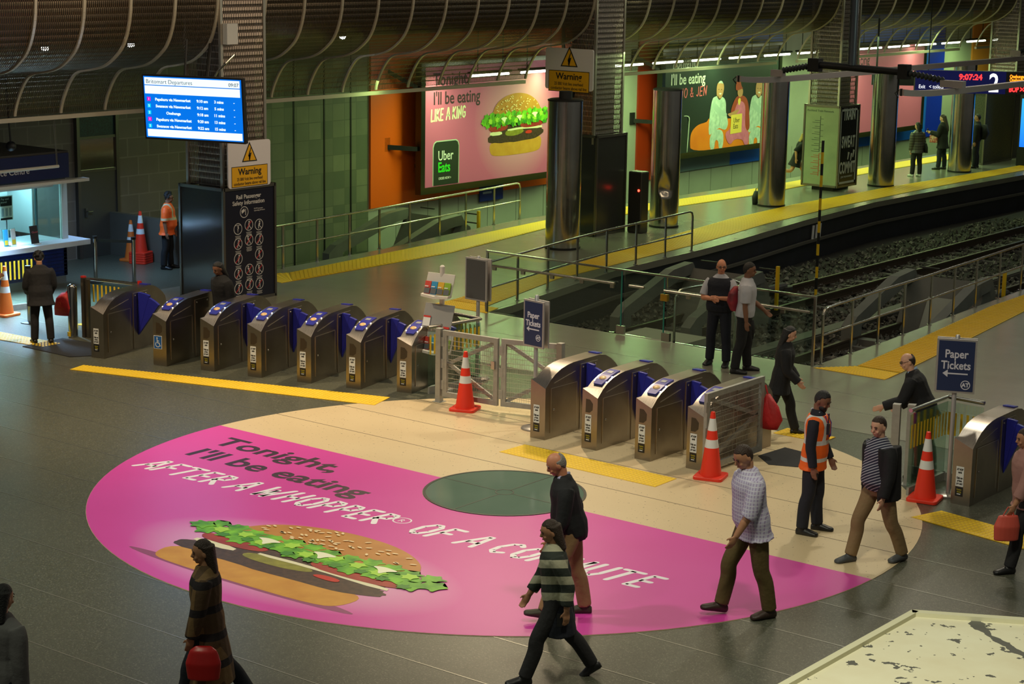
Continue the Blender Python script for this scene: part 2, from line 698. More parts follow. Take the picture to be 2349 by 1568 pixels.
# ------------------------------------------------------------------ setting: floors, pits, walls
EDGE_L = [(-14.25, 9.6), (-14.45, 13.7), (-14.8, 16.1), (-15.2, 19.8), (-15.0, 24.3), (-14.8, 30), (-14.85, 37), (-14.75, 45), (-14.7, 62)]
EDGE_R = [(-8.0, 9.42), (-8.1, 10.3), (-9.0, 15), (-9.25, 19), (-9.45, 21), (-9.95, 24.8), (-10.35, 29.4), (-10.3, 33), (-10.1, 39), (-10.0, 62)]
EDGE_T = [(-0.86, 9.42), (-0.95, 12.3), (-1.18, 16), (-1.34, 19), (-1.6, 30), (-1.6, 62)]


def slab(name, pts, z0, z1, m):
    return struct(fill([(x, y, z1) for x, y in pts], name, m, None, (0, 0, z0 - z1)))


slab('floor', [(-18.3, -24), (18, -24), (18, 9.42), (-18.3, 9.42)], -0.3, 0.0, TERRAZZO)
slab('floor', EDGE_L + EDGE_R[::-1] + [(-14.25, 9.42)], -1.2, 0.0, PLATC)
slab('floor', EDGE_T + [(14, 62), (14, 9.42)], -1.2, 0.0, PLATC)
# lighter polished apron between the ticket gates and the platforms
slab('floor', [(-14.2, 5.9), (12, 5.9), (12, 9.42), (-14.2, 9.42)], 0.0, 0.004, PLATC)
PIT = mat('pit_floor', (0.035, 0.032, 0.028), 0.9, noise=(3, .8, (0.02, 0.02, 0.018)))
slab('floor', [(-18.3, 9.0), (18, 9.0), (18, 62), (-18.3, 62)], -1.35, -1.12, PIT)
PITW = mat('pit_wall', (0.028, 0.032, 0.045), 0.55, noise=(2, .7, (0.02, 0.02, 0.02)))


def facing(name, edge, z0, z1, t, m):
    b = MB()
    for (x0, y0), (x1, y1) in zip(edge, edge[1:]):
        d = Vector((x1 - x0, y1 - y0, 0)).normalized()
        n = Vector((d.y, -d.x, 0)) * t
        b.prism([(x0, y0, z0), (x1, y1, z0), (x1, y1, z1), (x0, y0, z1)], n)
    return struct(b.build(name, m))


facing('wall_pit', EDGE_R, -1.12, -0.16, 0.02, PITW)
facing('trim_1', EDGE_R, -0.15, -0.002, 0.10, PLATC)
facing('wall_pit', EDGE_L, -1.12, -0.004, -0.02, PITW)
facing('wall_pit', EDGE_T, -1.12, -0.004, -0.02, PITW)
b = MB(); b.span((-8.0, 9.42, -1.12), (-0.86, 9.45, -0.004)); struct(b.build('wall_pit', PITW))

# beige inlay disc and its metal rim
def arc(r, n=120, a0=0.0, a1=2 * PI):
    return [(r * math.cos(a0 + (a1 - a0) * i / n), r * math.sin(a0 + (a1 - a0) * i / n)) for i in range(n)]


slab('floor', arc(5.25), 0.0, 0.006, BEIGE)
# thin metal joints in the terrazzo, dark joints in the inlay
JM = mat('joint_metal', (0.42, 0.42, 0.38), 0.3, 0.9)
JD = mat('joint_dark', (0.16, 0.12, 0.07), 0.7)
b = MB()
for k in range(-12, 6):
    y = 1.045 * k
    h = 27.6 if y < 0.5 else 0
    if abs(y) < 5.25:
        xx = math.sqrt(5.25 ** 2 - y * y)
        b.span((-18.2, y - .007, 0), (-xx, y + .007, .0025))
        if y < 1.2:
            b.span((xx, y - .007, 0), (14, y + .007, .0025))
    else:
        b.span((-18.2, y - .007, 0), (14, y + .007, .0025))
struct(b.build('trim_2', JM))
b = MB()
for k in range(1, 5):
    y = 1.045 * k
    xx = math.sqrt(5.25 ** 2 - y * y)
    b.span((-xx, y - .008, .004), (xx, y + .008, .0068))
struct(b.build('trim_3', JD))
b = MB()
for y in (7.0, 8.0):
    b.span((-8.0, y - .006, .003), (12, y + .006, .0055))
struct(b.build('trim_4', JM))

# glass disc let into the floor
g = thing('glass_floor_light', 'round green glass light let into the floor at the middle of the circle', 'floor light', (0, 0, 0))
FG = N('floor_glass')
FG.base(FG.mix(FG.noise(FG.coord(), 1.1, 3), (0.10, 0.165, 0.125), (0.14, 0.21, 0.165)), 0.12)
b = MB(); b.plate(arc(1.02, 64), 0.004, 0.012); b.build('glass_pane', MATS['floor_glass'], g)
b = MB()
for k in range(64):
    a, c = 2 * PI * k / 64, 2 * PI * (k + 1) / 64
    b.prism([(r * math.cos(t), r * math.sin(t), .004) for r, t in ((1.015, a), (1.05, a), (1.05, c), (1.015, c))], (0, 0, .011))
b.build('rim', mat('rim_dark', (0.03, 0.035, 0.03), 0.4, .5), g)
b = MB()
for k in range(4):
    a = k * PI / 2
    b.box((.565 * math.cos(a), .565 * math.sin(a), .0125), (.9, .014, .003), a)
for k in range(24):
    a = 2 * PI * k / 24
    b.box((.115 * math.cos(a), .115 * math.sin(a), .0125), (.014, .032, .003), a)
b.build('spokes', MATS['rim_dark'], g)

# walls
def wall(name, a, c, m):
    b_ = MB(); b_.span(a, c)
    return struct(b_.build(name, m))


wall('wall_left', (-18.6, -2, -1.2), (-18.3, 12.4, 5.8), BLOCKS)
wall('wall_left', (-18.6, 12.4, -1.2), (-18.1, 17.25, 5.8), TILES)
wall('wall_left', (-18.6, 17.25, -1.2), (-18.1, 62, 5.8), CONC)
b = MB()
for y in (12.45, 13.55, 14.6, 15.65, 16.6):
    b.span((-18.1, y - .02, -1.1), (-18.085, y + .02, 5.7))
struct(b.build('trim_5', BLACK))
b = MB()
for k in range(26):
    b.span((-18.1, 18.3 + 1.25 * k - .008, -1.1), (-18.095, 18.3 + 1.25 * k + .008, .3))
struct(b.build('trim_6', mat('wall_joint', (0.16, 0.17, 0.14), .8)))  # dark joint lines low on the concrete wall
wall('wall_end', (-18.6, 62, -1.2), (14, 62.3, 8), mat('end_wall', (0.05, 0.055, 0.05), .8))
wall('wall_parapet', (-18.3, 9.0, 0.0), (-14.3, 9.14, 0.95), mat('parapet_concrete', (0.12, 0.11, 0.085), .6, noise=(2, .8, (0.09, 0.085, 0.07))))
DARKC = mat('dark_ceiling', (0.035, 0.034, 0.03), .8, noise=(1.5, .7, (0.02, 0.02, 0.02)))
wall('ceiling', (-18.6, -2, 5.8), (-13.05, 62, 6.1), DARKC)
CEILB = mat('ceiling_slat', (0.06, 0.06, 0.055), .6)
b = MB()
for k in range(24):
    b.span((-18.3, 8.5 + 2.2 * k, 5.55), (-13.4, 8.62 + 2.2 * k, 5.8))
for x in (-17.2, -16.0, -14.6):
    b.span((x - .12, 8, 5.3), (x + .12, 61, 5.5))
struct(b.build('trim_7', CEILB))

# big coloured panels fixed along the far wall
PANELS = [('orange', (0.86, 0.12, 0.008), 17.27, 26.1, 0.22), ('dark red', (0.42, 0.035, 0.008), 29.05, 30.6, -0.1),
          ('slate blue', (0.16, 0.22, 0.27), 30.6, 34.3, 0.0), ('bright blue', (0.01, 0.12, 0.80), 34.3, 37.3, 0.0),
          ('bright blue', (0.015, 0.14, 0.85), 40.6, 48.0, -0.05), ('deep blue', (0.008, 0.03, 0.55), 48.0, 49.3, -0.05),
          ('pale orange', (0.80, 0.28, 0.06), 51.7, 53.6, 0.3), ('pink', (0.75, 0.24, 0.22), 53.6, 56.5, 0.3)]
for i, (cn, c, y0, y1, z0) in enumerate(PANELS):
    b = MB(); b.span((-18.1, y0, z0), (-18.04, y1, 4.9))
    where = ['behind the burger billboard', 'beside the dark green billboard', 'under the dark green billboard', 'under the dark green billboard by a round column',
             'behind the plain pink billboard', 'at the end of the plain pink billboard', 'behind the far steel column', 'beyond the far steel column'][i]
    tag(b.build('wall_panel', mat('panel_%d' % i, c, 0.35)), '%s wall panel on the far wall, %s' % (cn, where), 'wall panel', 'coloured panels along the far wall')

# ------------------------------------------------------------------ tactile paving
TACT = N('tactile_yellow')
TACT.base(TACT.mix(TACT.noise(TACT.coord(), 2.5, 4), (0.62, 0.36, 0.008), (0.78, 0.50, 0.012)), 0.5)
TACT = MATS['tactile_yellow']


def domes(name, label, c4, nu, nv, group):
    """strip between four ground corners with rows of raised studs"""
    A, B, C, D = [Vector((x, y, 0)) for x, y in c4]
    b_ = MB()
    b_.prism([A + Vector((0, 0, .002)), B + Vector((0, 0, .002)), C + Vector((0, 0, .002)), D + Vector((0, 0, .002))], (0, 0, .009))
    t_ = tag(b_.build(name, TACT), label, 'tactile strip', group)
    b_ = MB()
    for i in range(nu):
        for j in range(nv):
            u, v = (i + .5) / nu, (j + .5) / nv
            P = (A * (1 - u) + B * u) * (1 - v) + (D * (1 - u) + C * u) * v
            b_.lathe([(.026, 0), (.018, .006)], (P.x, P.y, .0108), 6)
    b_.build('studs', mat('tactile_studs', (0.86, 0.58, 0.015), .45), t_)
    return t_


domes('tactile_strip', 'long yellow studded strip in front of the first row of ticket gates', [(-9.74, .93), (-4.43, 2.41), (-4.60, 2.95), (-9.84, 1.28)], 84, 8, 'studded strips before the gates')
domes('tactile_strip', 'yellow studded strip on the beige circle before the second gate row', [(-1.31, 1.53), (1.31, 1.5), (1.30, 2.02), (-1.29, 2.08)], 44, 8, 'studded strips before the gates')
domes('tactile_strip', 'yellow studded strip on dark terrazzo by the edge of the beige circle', [(4.47, 2.49), (6.6, 2.1), (6.6, 2.62), (4.63, 3.0)], 30, 8, 'studded strips before the gates')
domes('tactile_strip', 'yellow studded strip near the standing woman before the ticket counter', [(-13.3, 1.55), (-11.45, 1.75), (-11.45, 2.15), (-13.3, 2.05)], 24, 6, 'studded strips before the gates')
domes('tactile_strip', 'small yellow strip behind the glass panel at the ticket counter end', [(-12.6, 3.4), (-10.7, 3.6), (-10.7, 4.05), (-12.6, 3.9)], 22, 6, 'studded strips before the gates')
domes('tactile_strip', 'yellow patch on the floor behind the open wire gate', [(1.0, 5.0), (1.8, 5.0), (1.8, 5.4), (1.0, 5.4)], 12, 6, 'studded strips before the gates')


def ribbed(name, label, lo, hi, group=None, lip=None):
    pts = lo + hi[::-1]
    o = fill([(x, y, .013) for x, y in pts], name, TACT, None, (0, 0, -.01))
    tag(o, label, 'platform edge strip', group)
    b_ = MB()
    n = len(lo)
    for (a, c), (d, e) in zip(zip(lo, lo[1:]), zip(hi, hi[1:])):
        L = math.dist(a, c)
        for k in range(max(1, int(L / .12))):
            u = (k + .5) / max(1, int(L / .12))
            p = (a[0] + (c[0] - a[0]) * u, a[1] + (c[1] - a[1]) * u)
            q_ = (d[0] + (e[0] - d[0]) * u, d[1] + (e[1] - d[1]) * u)
            ang = math.atan2(q_[1] - p[1], q_[0] - p[0])
            b_.box(((p[0] + q_[0]) / 2, (p[1] + q_[1]) / 2, .016), (math.dist(p, q_) * .92, .05, .008), ang)
    b_.build('ribs', mat('tactile_ribs', (0.74, 0.44, 0.008), .5), o)
    return o


ribbed('edge_strip', 'yellow ribbed strip along the far platform edge under the billboards',
       [(-12.96, 9.3), (-12.98, 14.4), (-13.74, 19), (-13.75, 23), (-13.4, 28), (-13.5, 31), (-13.7, 36), (-13.6, 43), (-13.6, 61)],
       [(-13.72, 10), (-14.19, 15.84), (-14.6, 20.1), (-14.6, 24), (-14.2, 29.4), (-14.3, 32.5), (-14.5, 37.4), (-14.4, 45), (-14.4, 61)], 'platform edge strips')
ribbed('edge_strip', 'yellow ribbed strip along the platform edge beside the ballasted tracks',
       [(-8.3, 9.9), (-9.15, 13.3), (-9.64, 19.4), (-10.2, 23.4), (-10.5, 27.3), (-10.6, 32.75), (-10.5, 40), (-10.4, 61)],
       [(-9.2, 9.9), (-9.75, 13.3), (-10.75, 19.6), (-11.35, 23.6), (-11.6, 27.3), (-11.55, 32.75), (-11.2, 40), (-11.1, 61)], 'platform edge strips')
ribbed('edge_strip', 'yellow ribbed strip along the near platform by the handrail',
       [(0.5, 9.95), (0.18, 12.8), (-.28, 16.64), (-.5, 22), (-.7, 40)],
       [(-.3, 9.95), (-.58, 12.8), (-1.0, 16.64), (-1.15, 22), (-1.3, 40)], 'platform edge strips')
domes('tactile_strip', 'yellow studded cross strip where the middle platform begins, beside the brochure stand', [(-9.2, 9.33), (-7.85, 9.33), (-8.0, 9.88), (-9.2, 9.88)], 22, 9, 'studded strips where platforms begin')
domes('tactile_strip', 'yellow studded cross strip where the near platform begins', [(-.78, 9.3), (.55, 9.3), (.5, 9.9), (-.3, 9.9)], 22, 9, 'studded strips where platforms begin')
domes('tactile_strip', 'yellow studded cross strip beside the safety notice pillar', [(-14.2, 9.2), (-12.96, 9.0), (-12.96, 9.3), (-13.72, 9.98)], 18, 7, 'studded strips where platforms begin')

# ------------------------------------------------------------------ tracks
RAILS = mat('rail_steel', (0.10, 0.075, 0.055), .5, .7)
TIMB = mat('sleeper_concrete', (0.09, 0.085, 0.075), .9)


def path_off(pts, d):
    out = []
    for i, (x, y) in enumerate(pts):
        a, c = pts[max(0, i - 1)], pts[min(len(pts) - 1, i + 1)]
        t = Vector((c[0] - a[0], c[1] - a[1])).normalized()
        out.append((x + t.y * d, y - t.x * d))
    return out


def beam(b_, pts, w_, z0, z1):
    L, R_ = path_off(pts, -w_ / 2), path_off(pts, w_ / 2)
    for i in range(len(pts) - 1):
        b_.prism([(*L[i], z0), (*L[i + 1], z0), (*R_[i + 1], z0), (*R_[i], z0)], (0, 0, z1 - z0))


TRK = {'far': [(-6.6, 10.5), (-6.75, 18), (-6.8, 26), (-6.9, 36), (-6.9, 61)], 'near': [(-2.6, 10.2), (-2.75, 15), (-2.9, 22), (-3.1, 36), (-3.1, 61)],
       'wall': [(-16.6, 12), (-16.8, 30), (-16.8, 61)]}
TN = {'far': 'middle platform', 'near': 'near platform', 'wall': 'billboard wall'}
for kk, pth in TRK.items():
    t = thing('railway_track', 'railway track on ballast running beside the ' + TN[kk], 'track', (0, 0, 0), 0, 'railway tracks')
    for s in (-1, 1):
        b = MB()
        pp = path_off(pth, s * .56)
        beam(b, pp, .14, -.93, -.91); beam(b, pp, .02, -.91, -.79); beam(b, pp, .07, -.79, -.75)
        b.build('rail', RAILS, t)
    b = MB()
    y = pth[0][1] + .4
    while y < 58:
        for (x0, y0), (x1, y1) in zip(pth, pth[1:]):
            if y0 <= y < y1:
                xx = x0 + (x1 - x0) * (y - y0) / (y1 - y0)
                b.box((xx, y, -.98), (2.1, .22, .1))
        y += .72
    o = b.build('sleepers', TIMB, t); tag(o, kind='stuff')
# ballast stones
BAL = N('ballast_stone')
oi = BAL.new('NewGeometry')
BAL.base(BAL.ramp(oi.outputs['Random Per Island'], [(0, (0.03, 0.028, 0.024)), (.6, (0.085, 0.08, 0.065)), (1, (0.20, 0.19, 0.165))]), .85)
b = MB()
rnd = random.Random(3)
for _ in range(9000):
    y = 9.6 + 26 * rnd.random() ** 1.3
    x = -9.2 + 8.2 * rnd.random()
    s = .035 + .045 * rnd.random()
    A = Matrix.Rotation(rnd.random() * 6, 3, 'Z') @ Matrix.Rotation(rnd.random() * 6, 3, 'X')
    b._add([A @ Vector(p) * s + Vector((x, y, -.97 + .06 * rnd.random())) for p in ((1, 0, 0), (-.9, .1, .1), (0, 1.1, 0), (.1, -.8, .2), (0, .1, .7), (.2, 0, -.8))],
           [(0, 2, 4), (2, 1, 4), (1, 3, 4), (3, 0, 4), (2, 0, 5), (1, 2, 5), (3, 1, 5), (0, 3, 5)])
tag(b.build('ballast', MATS['ballast_stone']), 'grey crushed stone ballast filling the track bed', 'ballast', kind='stuff')
bb = slab('floor', [(-9.0, 9.6), (-1.0, 9.6), (-1.2, 61), (-9.9, 61)], -1.1, -.985, mat('ballast_bed', (0.05, 0.047, 0.04), .95, noise=(9, .5, (0.025, 0.024, 0.02)), bump=(40, .8)))
# cable duct on the pit wall beside the middle platform, and one between the tracks
for nm, lab, pts, x in (('cable_duct', 'dark cable duct fixed low along the middle platform wall', path_off(EDGE_R, .12), 0), ('cable_duct', 'grey cable trough lying between the ballasted tracks', [(-4.3, 10), (-4.4, 18), (-4.7, 30), (-4.8, 58)], 1)):
    b = MB()
    if x == 0:
        beam(b, pts, .07, -.62, -.55)
    else:
        beam(b, pts, .42, -1.0, -.86); beam(b, path_off(pts, .03), .3, -.86, -.83)
    tag(b.build(nm, mat('duct', (0.10, 0.095, 0.08), .6)), lab, 'cable duct')
# white marks on the pit wall
b = MB()
for k in range(3):
    yy = 25.3 + .26 * k
    xx = -9.99 - (.045 * k)
    b.prism([(xx + .08, yy, -.62), (xx + .08, yy + .07, -.62), (xx + .075, yy + .12, -.2), (xx + .075, yy + .05, -.2)], (.03, 0, 0))
tag(b.build('wall_marking', WHITE), 'three white slanted bars painted on the dark pit wall', 'marking')

# ------------------------------------------------------------------ mesh clad pillars
TRIMM = mat('pillar_trim', (0.50, 0.46, 0.40), .35, .8)
PY = [(6.68, 7.80, 'safety notice panel'), (18.70, 19.84, 'dark cabinet'), (30.6, 31.6, 'network map cabinet'), (42.6, 43.7, 'far mesh cabinet')]


def mesh_plane(b, uvs, p, du, dv, L, H):
    """quad with uv in metres"""
    o = len(b.v)
    p, du, dv = Vector(p), Vector(du), Vector(dv)
    b.quad(p, p + du * L, p + du * L + dv * H, p + dv * H)
    uvs += [(0, 0), (L, 0), (L, H), (0, H)]


for i, (y0, y1, wh) in enumerate(PY):
    xf = -12.2
    t = thing('mesh_clad_pillar', 'tall square pillar clad in expanded metal mesh above the ' + wh, 'pillar', (xf, y0, 0), 0, 'mesh clad pillars')
    t['kind'] = 'thing'
    h = 7.6
    W_ = y1 - y0
    b = MB(); b.span((-.78, .12, 0), (-.14, W_ - .12, h)); b.build('core', mat('pillar_core', (0.05, 0.047, 0.043), .7), t)
    b, uv = MB(), []
    mesh_plane(b, uv, (0, 0.03, 2.25), (0, 1, 0), (0, 0, 1), W_ - .06, h - 2.25)
    b.build('mesh_panel', MESH_P, t, uvs=uv)
    b, uv = MB(), []
    mesh_plane(b, uv, (-.95, 0, 2.25), (1, 0, 0), (0, 0, 1), .95, h - 2.25)
    b.build('mesh_panel', MESH_P, t, uvs=uv)
    for yy in (0, W_):
        b = MB(); b.span((-.03, yy - .03, 2.2), (.03, yy + .03, h)); b.build('edge_trim', TRIMM, t)
    b = MB(); b.span((-.98, -.03, 2.2), (-.92, .03, h)); b.build('edge_trim', TRIMM, t)
    if i == 0:
        b = MB(); b.span((.03, .02, 4.93), (.16, .3, 5.32)); b.build('junction_box', mat('box_grey', (0.62, 0.62, 0.62), .5), t, bevel=.01)
# lower cabinets round the pillars
FRAME = mat('cabinet_frame', (0.20, 0.185, 0.165), .3, .85)


def cabinet(name, label, i, face_mat, side_mat, top=2.24, y_off=(-.12, .12), x_in=-1.06, x_out=.14, base=0.0):
    y0, y1, _ = PY[i]
    t = thing(name, label, 'cabinet', (-12.2, y0, base))
    a, c, d, e = x_in, x_out, y_off[0], y1 - y0 + y_off[1]
    H = top - base
    b = MB()
    for x in (a, c):
        for y in (d, e):
            b.span((x - .025, y - .025, 0), (x + .025, y + .025, H))
    for z in (.03, H - .03):
        for y in (d, e):
            b.span((a, y - .025, z - .03), (c, y + .025, z + .03))
        for x in (a, c):
            b.span((x - .025, d, z - .03), (x + .025, e, z + .03))
    b.build('frame', FRAME, t)
    b = MB(); b.span((c - .03, d + .03, .06), (c, e - .03, H - .06)); f = b.build('front_panel', face_mat, t)
    b = MB(); b.span((a + .03, d, .06), (c - .03, d + .03, H - .06)); s_ = b.build('side_panel', side_mat, t)
    return t, (c, d, e, H)


# --- safety notice panel on the first pillar
SIDE_G = mat('smoky_panel', (0.035, 0.038, 0.04), .12)
t, (cx, d, e, H) = cabinet('notice_cabinet', 'dark cabinet round a pillar carrying a tall navy safety notice with round pictograms', 0, mat('notice_navy', (0.012, 0.013, 0.028), .3), SIDE_G)
NO = (cx + .004, 0, 0)
RTX, UPX = (0, 1, 0), (0, 0, 1)
PRW = mat('notice_white', (0.62, 0.60, 0.60), .5)
PRR = mat('notice_red', (0.50, 0.02, 0.03), .5)
mid = (d + e) / 2 - .02
text('lettering', 'Rail Passenger\nSafety Information', .115, PRW, (cx + .002, mid, 2.0), RTX, UPX, t, 'CENTER', .002)
text('lettering', 'CCTV cameras\noperating 24 hours', .038, PRW, (cx + .002, mid + .14, 1.77), RTX, UPX, t)


def ring(b, y, z, r, w_, x=cx + .002, n=20):
    for k in range(n):
        a, c = 2 * PI * k / n, 2 * PI * (k + 1) / n
        b.quad(*[(x, y + q * math.cos(g_), z + q * math.sin(g_)) for q, g_ in ((r - w_, a), (r, a), (r, c), (r - w_, c))])


bw, br = MB(), MB()
cells = [(0, 1.74, 9)] + [(c, 1.46 - .29 * r_ + (.02 if c == 0 else 0) - (.03 if c == -.29 else 0), r_ * 3 + k) for r_ in range(5) for k, c in enumerate((-.29, 0, .27)) if not (r_ == 2 and c == 0)]
rp = random.Random(5)
for q, (yc, z, kk) in enumerate(cells):
    y = mid + yc - (.12 if q == 0 else 0)
    ring(bw, y, z, .112, .014)
    X = cx + .0025
    if q == 0:
        bw.quad((X, y - .06, z - .03), (X, y + .02, z + .02), (X, y - .0, z + .07), (X, y - .075, z + .03)); bw.quad((X, y + .03, z - .06), (X, y + .045, z - .06), (X, y + .045, z + .06), (X, y + .03, z + .06))
        continue
    if q == 1:
        bw.quad((X, y - .07, z + .065), (X, y + .07, z + .065), (X, y + .07, z + .075), (X, y - .07, z + .075))
        bw.quad((X, y - .02, z), (X, y + .01, z - .01), (X, y - .005, z - .08), (X, y - .01, z - .02)); bw.quad((X, y - .01, z + .06), (X, y + .015, z + .06), (X, y + .025, z), (X, y - .005, z))
    else:
        # small walking or seated figure
        k1, k2 = rp.uniform(-.03, .03), rp.uniform(-.04, .04)
        bw.quad(*[(X, y + k1 + .02 * math.cos(a * PI / 4), z + .06 + .02 * math.sin(a * PI / 4)) for a in range(8)])
        bw.quad((X, y + k1 - .022, z + .035), (X, y + k1 + .022, z + .035), (X, y + .02, z - .02), (X, y - .02, z - .02))
        bw.quad((X, y - .02, z - .02), (X, y, z - .02), (X, y - .04 + k2, z - .08), (X, y - .055 + k2, z - .075))
        bw.quad((X, y, z - .02), (X, y + .02, z - .02), (X, y + .05 + k2, z - .075), (X, y + .035 + k2, z - .08))
        if q != 3:
            c45 = .07
            br.quad((X + .001, y - c45 - .008, z - c45), (X + .001, y - c45 + .008, z - c45 - .01), (X + .001, y + c45 + .008, z + c45), (X + .001, y + c45 - .008, z + c45 + .01))
    for l_ in range(3 if yc else 4):
        wd = .075 - .012 * (l_ % 2)
        bw.quad((X, y - wd, z - .145 - .024 * l_), (X, y + wd, z - .145 - .024 * l_), (X, y + wd, z - .136 - .024 * l_), (X, y - wd, z - .136 - .024 * l_))
bw.build('pictogram_marking', PRW, t); br.build('prohibition_marking', PRR, t)


# --- warning signs
def rrect(w_, h_, r, n=5):
    out = []
    for cx_, cy_, a0 in ((w_ / 2 - r, h_ / 2 - r, 0), (-w_ / 2 + r, h_ / 2 - r, 90), (-w_ / 2 + r, -h_ / 2 + r, 180), (w_ / 2 - r, -h_ / 2 + r, 270)):
        out += [(cx_ + r * math.cos(math.radians(a0 + 90 * k / n)), cy_ + r * math.sin(math.radians(a0 + 90 * k / n))) for k in range(n + 1)]
    return out


SIGNW = mat('sign_white', (0.74, 0.70, 0.74), .45)
SIGNY = mat('sign_amber', (0.83, 0.43, 0.008), .45)


def warning(label, loc, rz, w_, h_):
    """face looks along local -y; local x is to the reader's side"""
    t_ = thing('warning_sign', label, 'sign', loc, rz, 'electrical warning signs')
    b_ = MB(); b_.prism([(x, 0, z) for x, z in rrect(w_, h_, .06)], (0, .03, 0)); b_.build('board', SIGNW, t_)
    k = w_ / 1.1
    tri = lambda s, zc: [(math.cos(a) * s, -.002, zc + math.sin(a) * s) for a in (PI / 2, PI * 7 / 6, PI * 11 / 6)]
    b_ = MB(); b_.quad(*[(p[0] * .92, -.002, p[2]) for p in tri(.25 * k, .17 * k)])
    z0, z1, hw = -.42 * k, -.03 * k, .47 * k
    b_.quad((-hw, -.002, z0), (hw, -.002, z0), (hw, -.002, z1), (-hw, -.002, z1)); b_.build('black_border_printing', BLACK, t_)
    b_ = MB(); b_.quad(*[(p[0] * .92, -.0035, p[2]) for p in tri(.205 * k, .168 * k)])
    m_ = .012 * k
    b_.quad((-hw + m_, -.0035, z0 + m_), (hw - m_, -.0035, z0 + m_), (hw - m_, -.0035, z1 - m_), (-hw + m_, -.0035, z1 - m_)); b_.build('amber_panel_printing', SIGNY, t_)
    b_ = MB()
    P = [(.03, .31), (-.035, .165), (.01, .175), (-.01, .1), (-.03, .105), (.002, .05), (.02, .12), (.012, .112), (.05, .215), (.01, .205), (.045, .31)]
    o_ = fill([(x * k, -.005, z * k) for x, z in P], 'lightning_bolt_printing', BLACK, t_)
    text('lettering', 'Warning', .17 * k, BLACK, (0, -.004, -.19 * k), (1, 0, 0), (0, 0, 1), t_, 'CENTER', .004)
    text('lettering', '25 000 Volt live overhead\nconductor beams above rail line', .082 * k, BLACK, (0, -.004, -.30 * k), (1, 0, 0), (0, 0, 1), t_, 'CENTER', .001, sx=.78)
    return t_


warning('white and amber electrical warning sign above the navy safety notice', (-12.03, 7.23, 2.66), PI / 2, 1.12, .88)
warning('white and amber electrical warning sign hanging before the pillar by the burger billboard', (-12.67, 18.3, 3.97), 0.0, 1.4, .97)
t = thing('sign_hanger', 'dark bracket post carrying the second warning sign above the first round column', 'bracket', (-12.67, 18.42, 3.3))
b = MB(); b.span((-.05, -.09, -.1), (.05, .06, 1.0)); b.span((-.1, .06, .9), (.1, .3, 1.0)); b.build('bracket_post', DARK, t)

# --- cabinet on the second pillar, litter bin beside
t, _ = cabinet('service_cabinet', 'dark glazed service cabinet round the pillar behind the first round column', 1, mat('cab_dark', (0.03, 0.03, 0.03), .25), SIDE_G, 2.42, (-.02, .05), -.5, .12)
t = thing('help_point', 'slim dark steel help point with a red light beside the service cabinet', 'help point', (-11.75, 20.0, 0))
b = MB(); b.span((-.2, -.16, 0), (.2, .16, 1.5)); b.build('housing', mat('help_housing', (0.10, 0.095, 0.09), .25, .8), t, bevel=.03)
b = MB(); b.ell((.12, -.17, 1.05), (.03, .015, .03)); b.build('indicator_light', mat('red_lamp', (0.9, 0.02, 0.01), .4, emit=14), t)

# --- network map cabinet on the third pillar
t, (cx, d, e, H) = cabinet('map_cabinet', 'tall cabinet with a pale network map and a black poster round the third pillar', 2, mat('poster_black', (0.012, 0.013, 0.016), .25), mat('map_paper', (0.30, 0.34, 0.22), .15, noise=(1.6, .6, (0.20, 0.23, 0.15))), 2.46, (-.1, .02), -1.02, .12, .12)
b = MB(); b.span((-.8, .1, -.12), (-.1, 1.0, 0)); b.build('plinth', DARK, t)
PG = mat('poster_grey', (0.42, 0.46, 0.50), .4)
for s_, z in (('TRAIN', 1.93), ('SWEAT', 1.14), ('COMMIT', .40)):
    text('lettering', s_, .46, PG, (cx + .002, (d + e) / 2, z), RTX, UPX, t, 'CENTER', .012, sx=.52 if len(s_) < 6 else .50)
b = MB()
for a, c in (((d + .05, .1), (e - .05, .16)), ((d + .05, H - .16), (e - .05, H - .1)), ((d + .05, .1), (d + .11, H - .1)), ((e - .11, .1), (e - .05, H - .1))):
    b.quad((cx + .002, a[0], a[1]), (cx + .002, c[0], a[1]), (cx + .002, c[0], c[1]), (cx + .002, a[0], c[1]))
for (y, z) in ((.45, .9), (.75, .95), (.62, .86)):
    b.quad((cx + .002, y, z - .12), (cx + .002, y + .05, z - .12), (cx + .002, y + .12, z + .08), (cx + .002, y + .02, z + .1))
b.build('poster_border_printing', PG, t)
text('lettering', 'JOIN THE MOVEMENT', .07, PG, (cx + .002, (d + e) / 2, .27), RTX, UPX, t, 'CENTER')
MG = mat('map_ink', (0.06, 0.07, 0.05), .5)
text('lettering', 'Auckland Train Network', .085, MG, (-.95, d - .002, H - .2), (1, 0, 0), UPX, t, 'LEFT', .001)
b, b2 = MB(), MB()
xm = -.5
b.span((xm - .012, d - .004, 1.0), (xm + .012, d - .001, H - .32))
b2.span((xm - .012, d - .004, .3), (xm + .012, d - .001, .95))
for k in range(30):
    z = H - .4 - k * .055
    tgt = b if z > .95 else b2
    if z > .3:
        s_ = -1 if k % 3 else 1
        tgt.span((xm, d - .004, z - .007), (xm + s_ * (.1 + .08 * ((k * 7) % 3)), d - .001, z + .007))
b.build('map_lines_printing', MG, t); b2.build('map_lines_printing', mat('map_red', (0.35, 0.07, 0.03), .5), t)

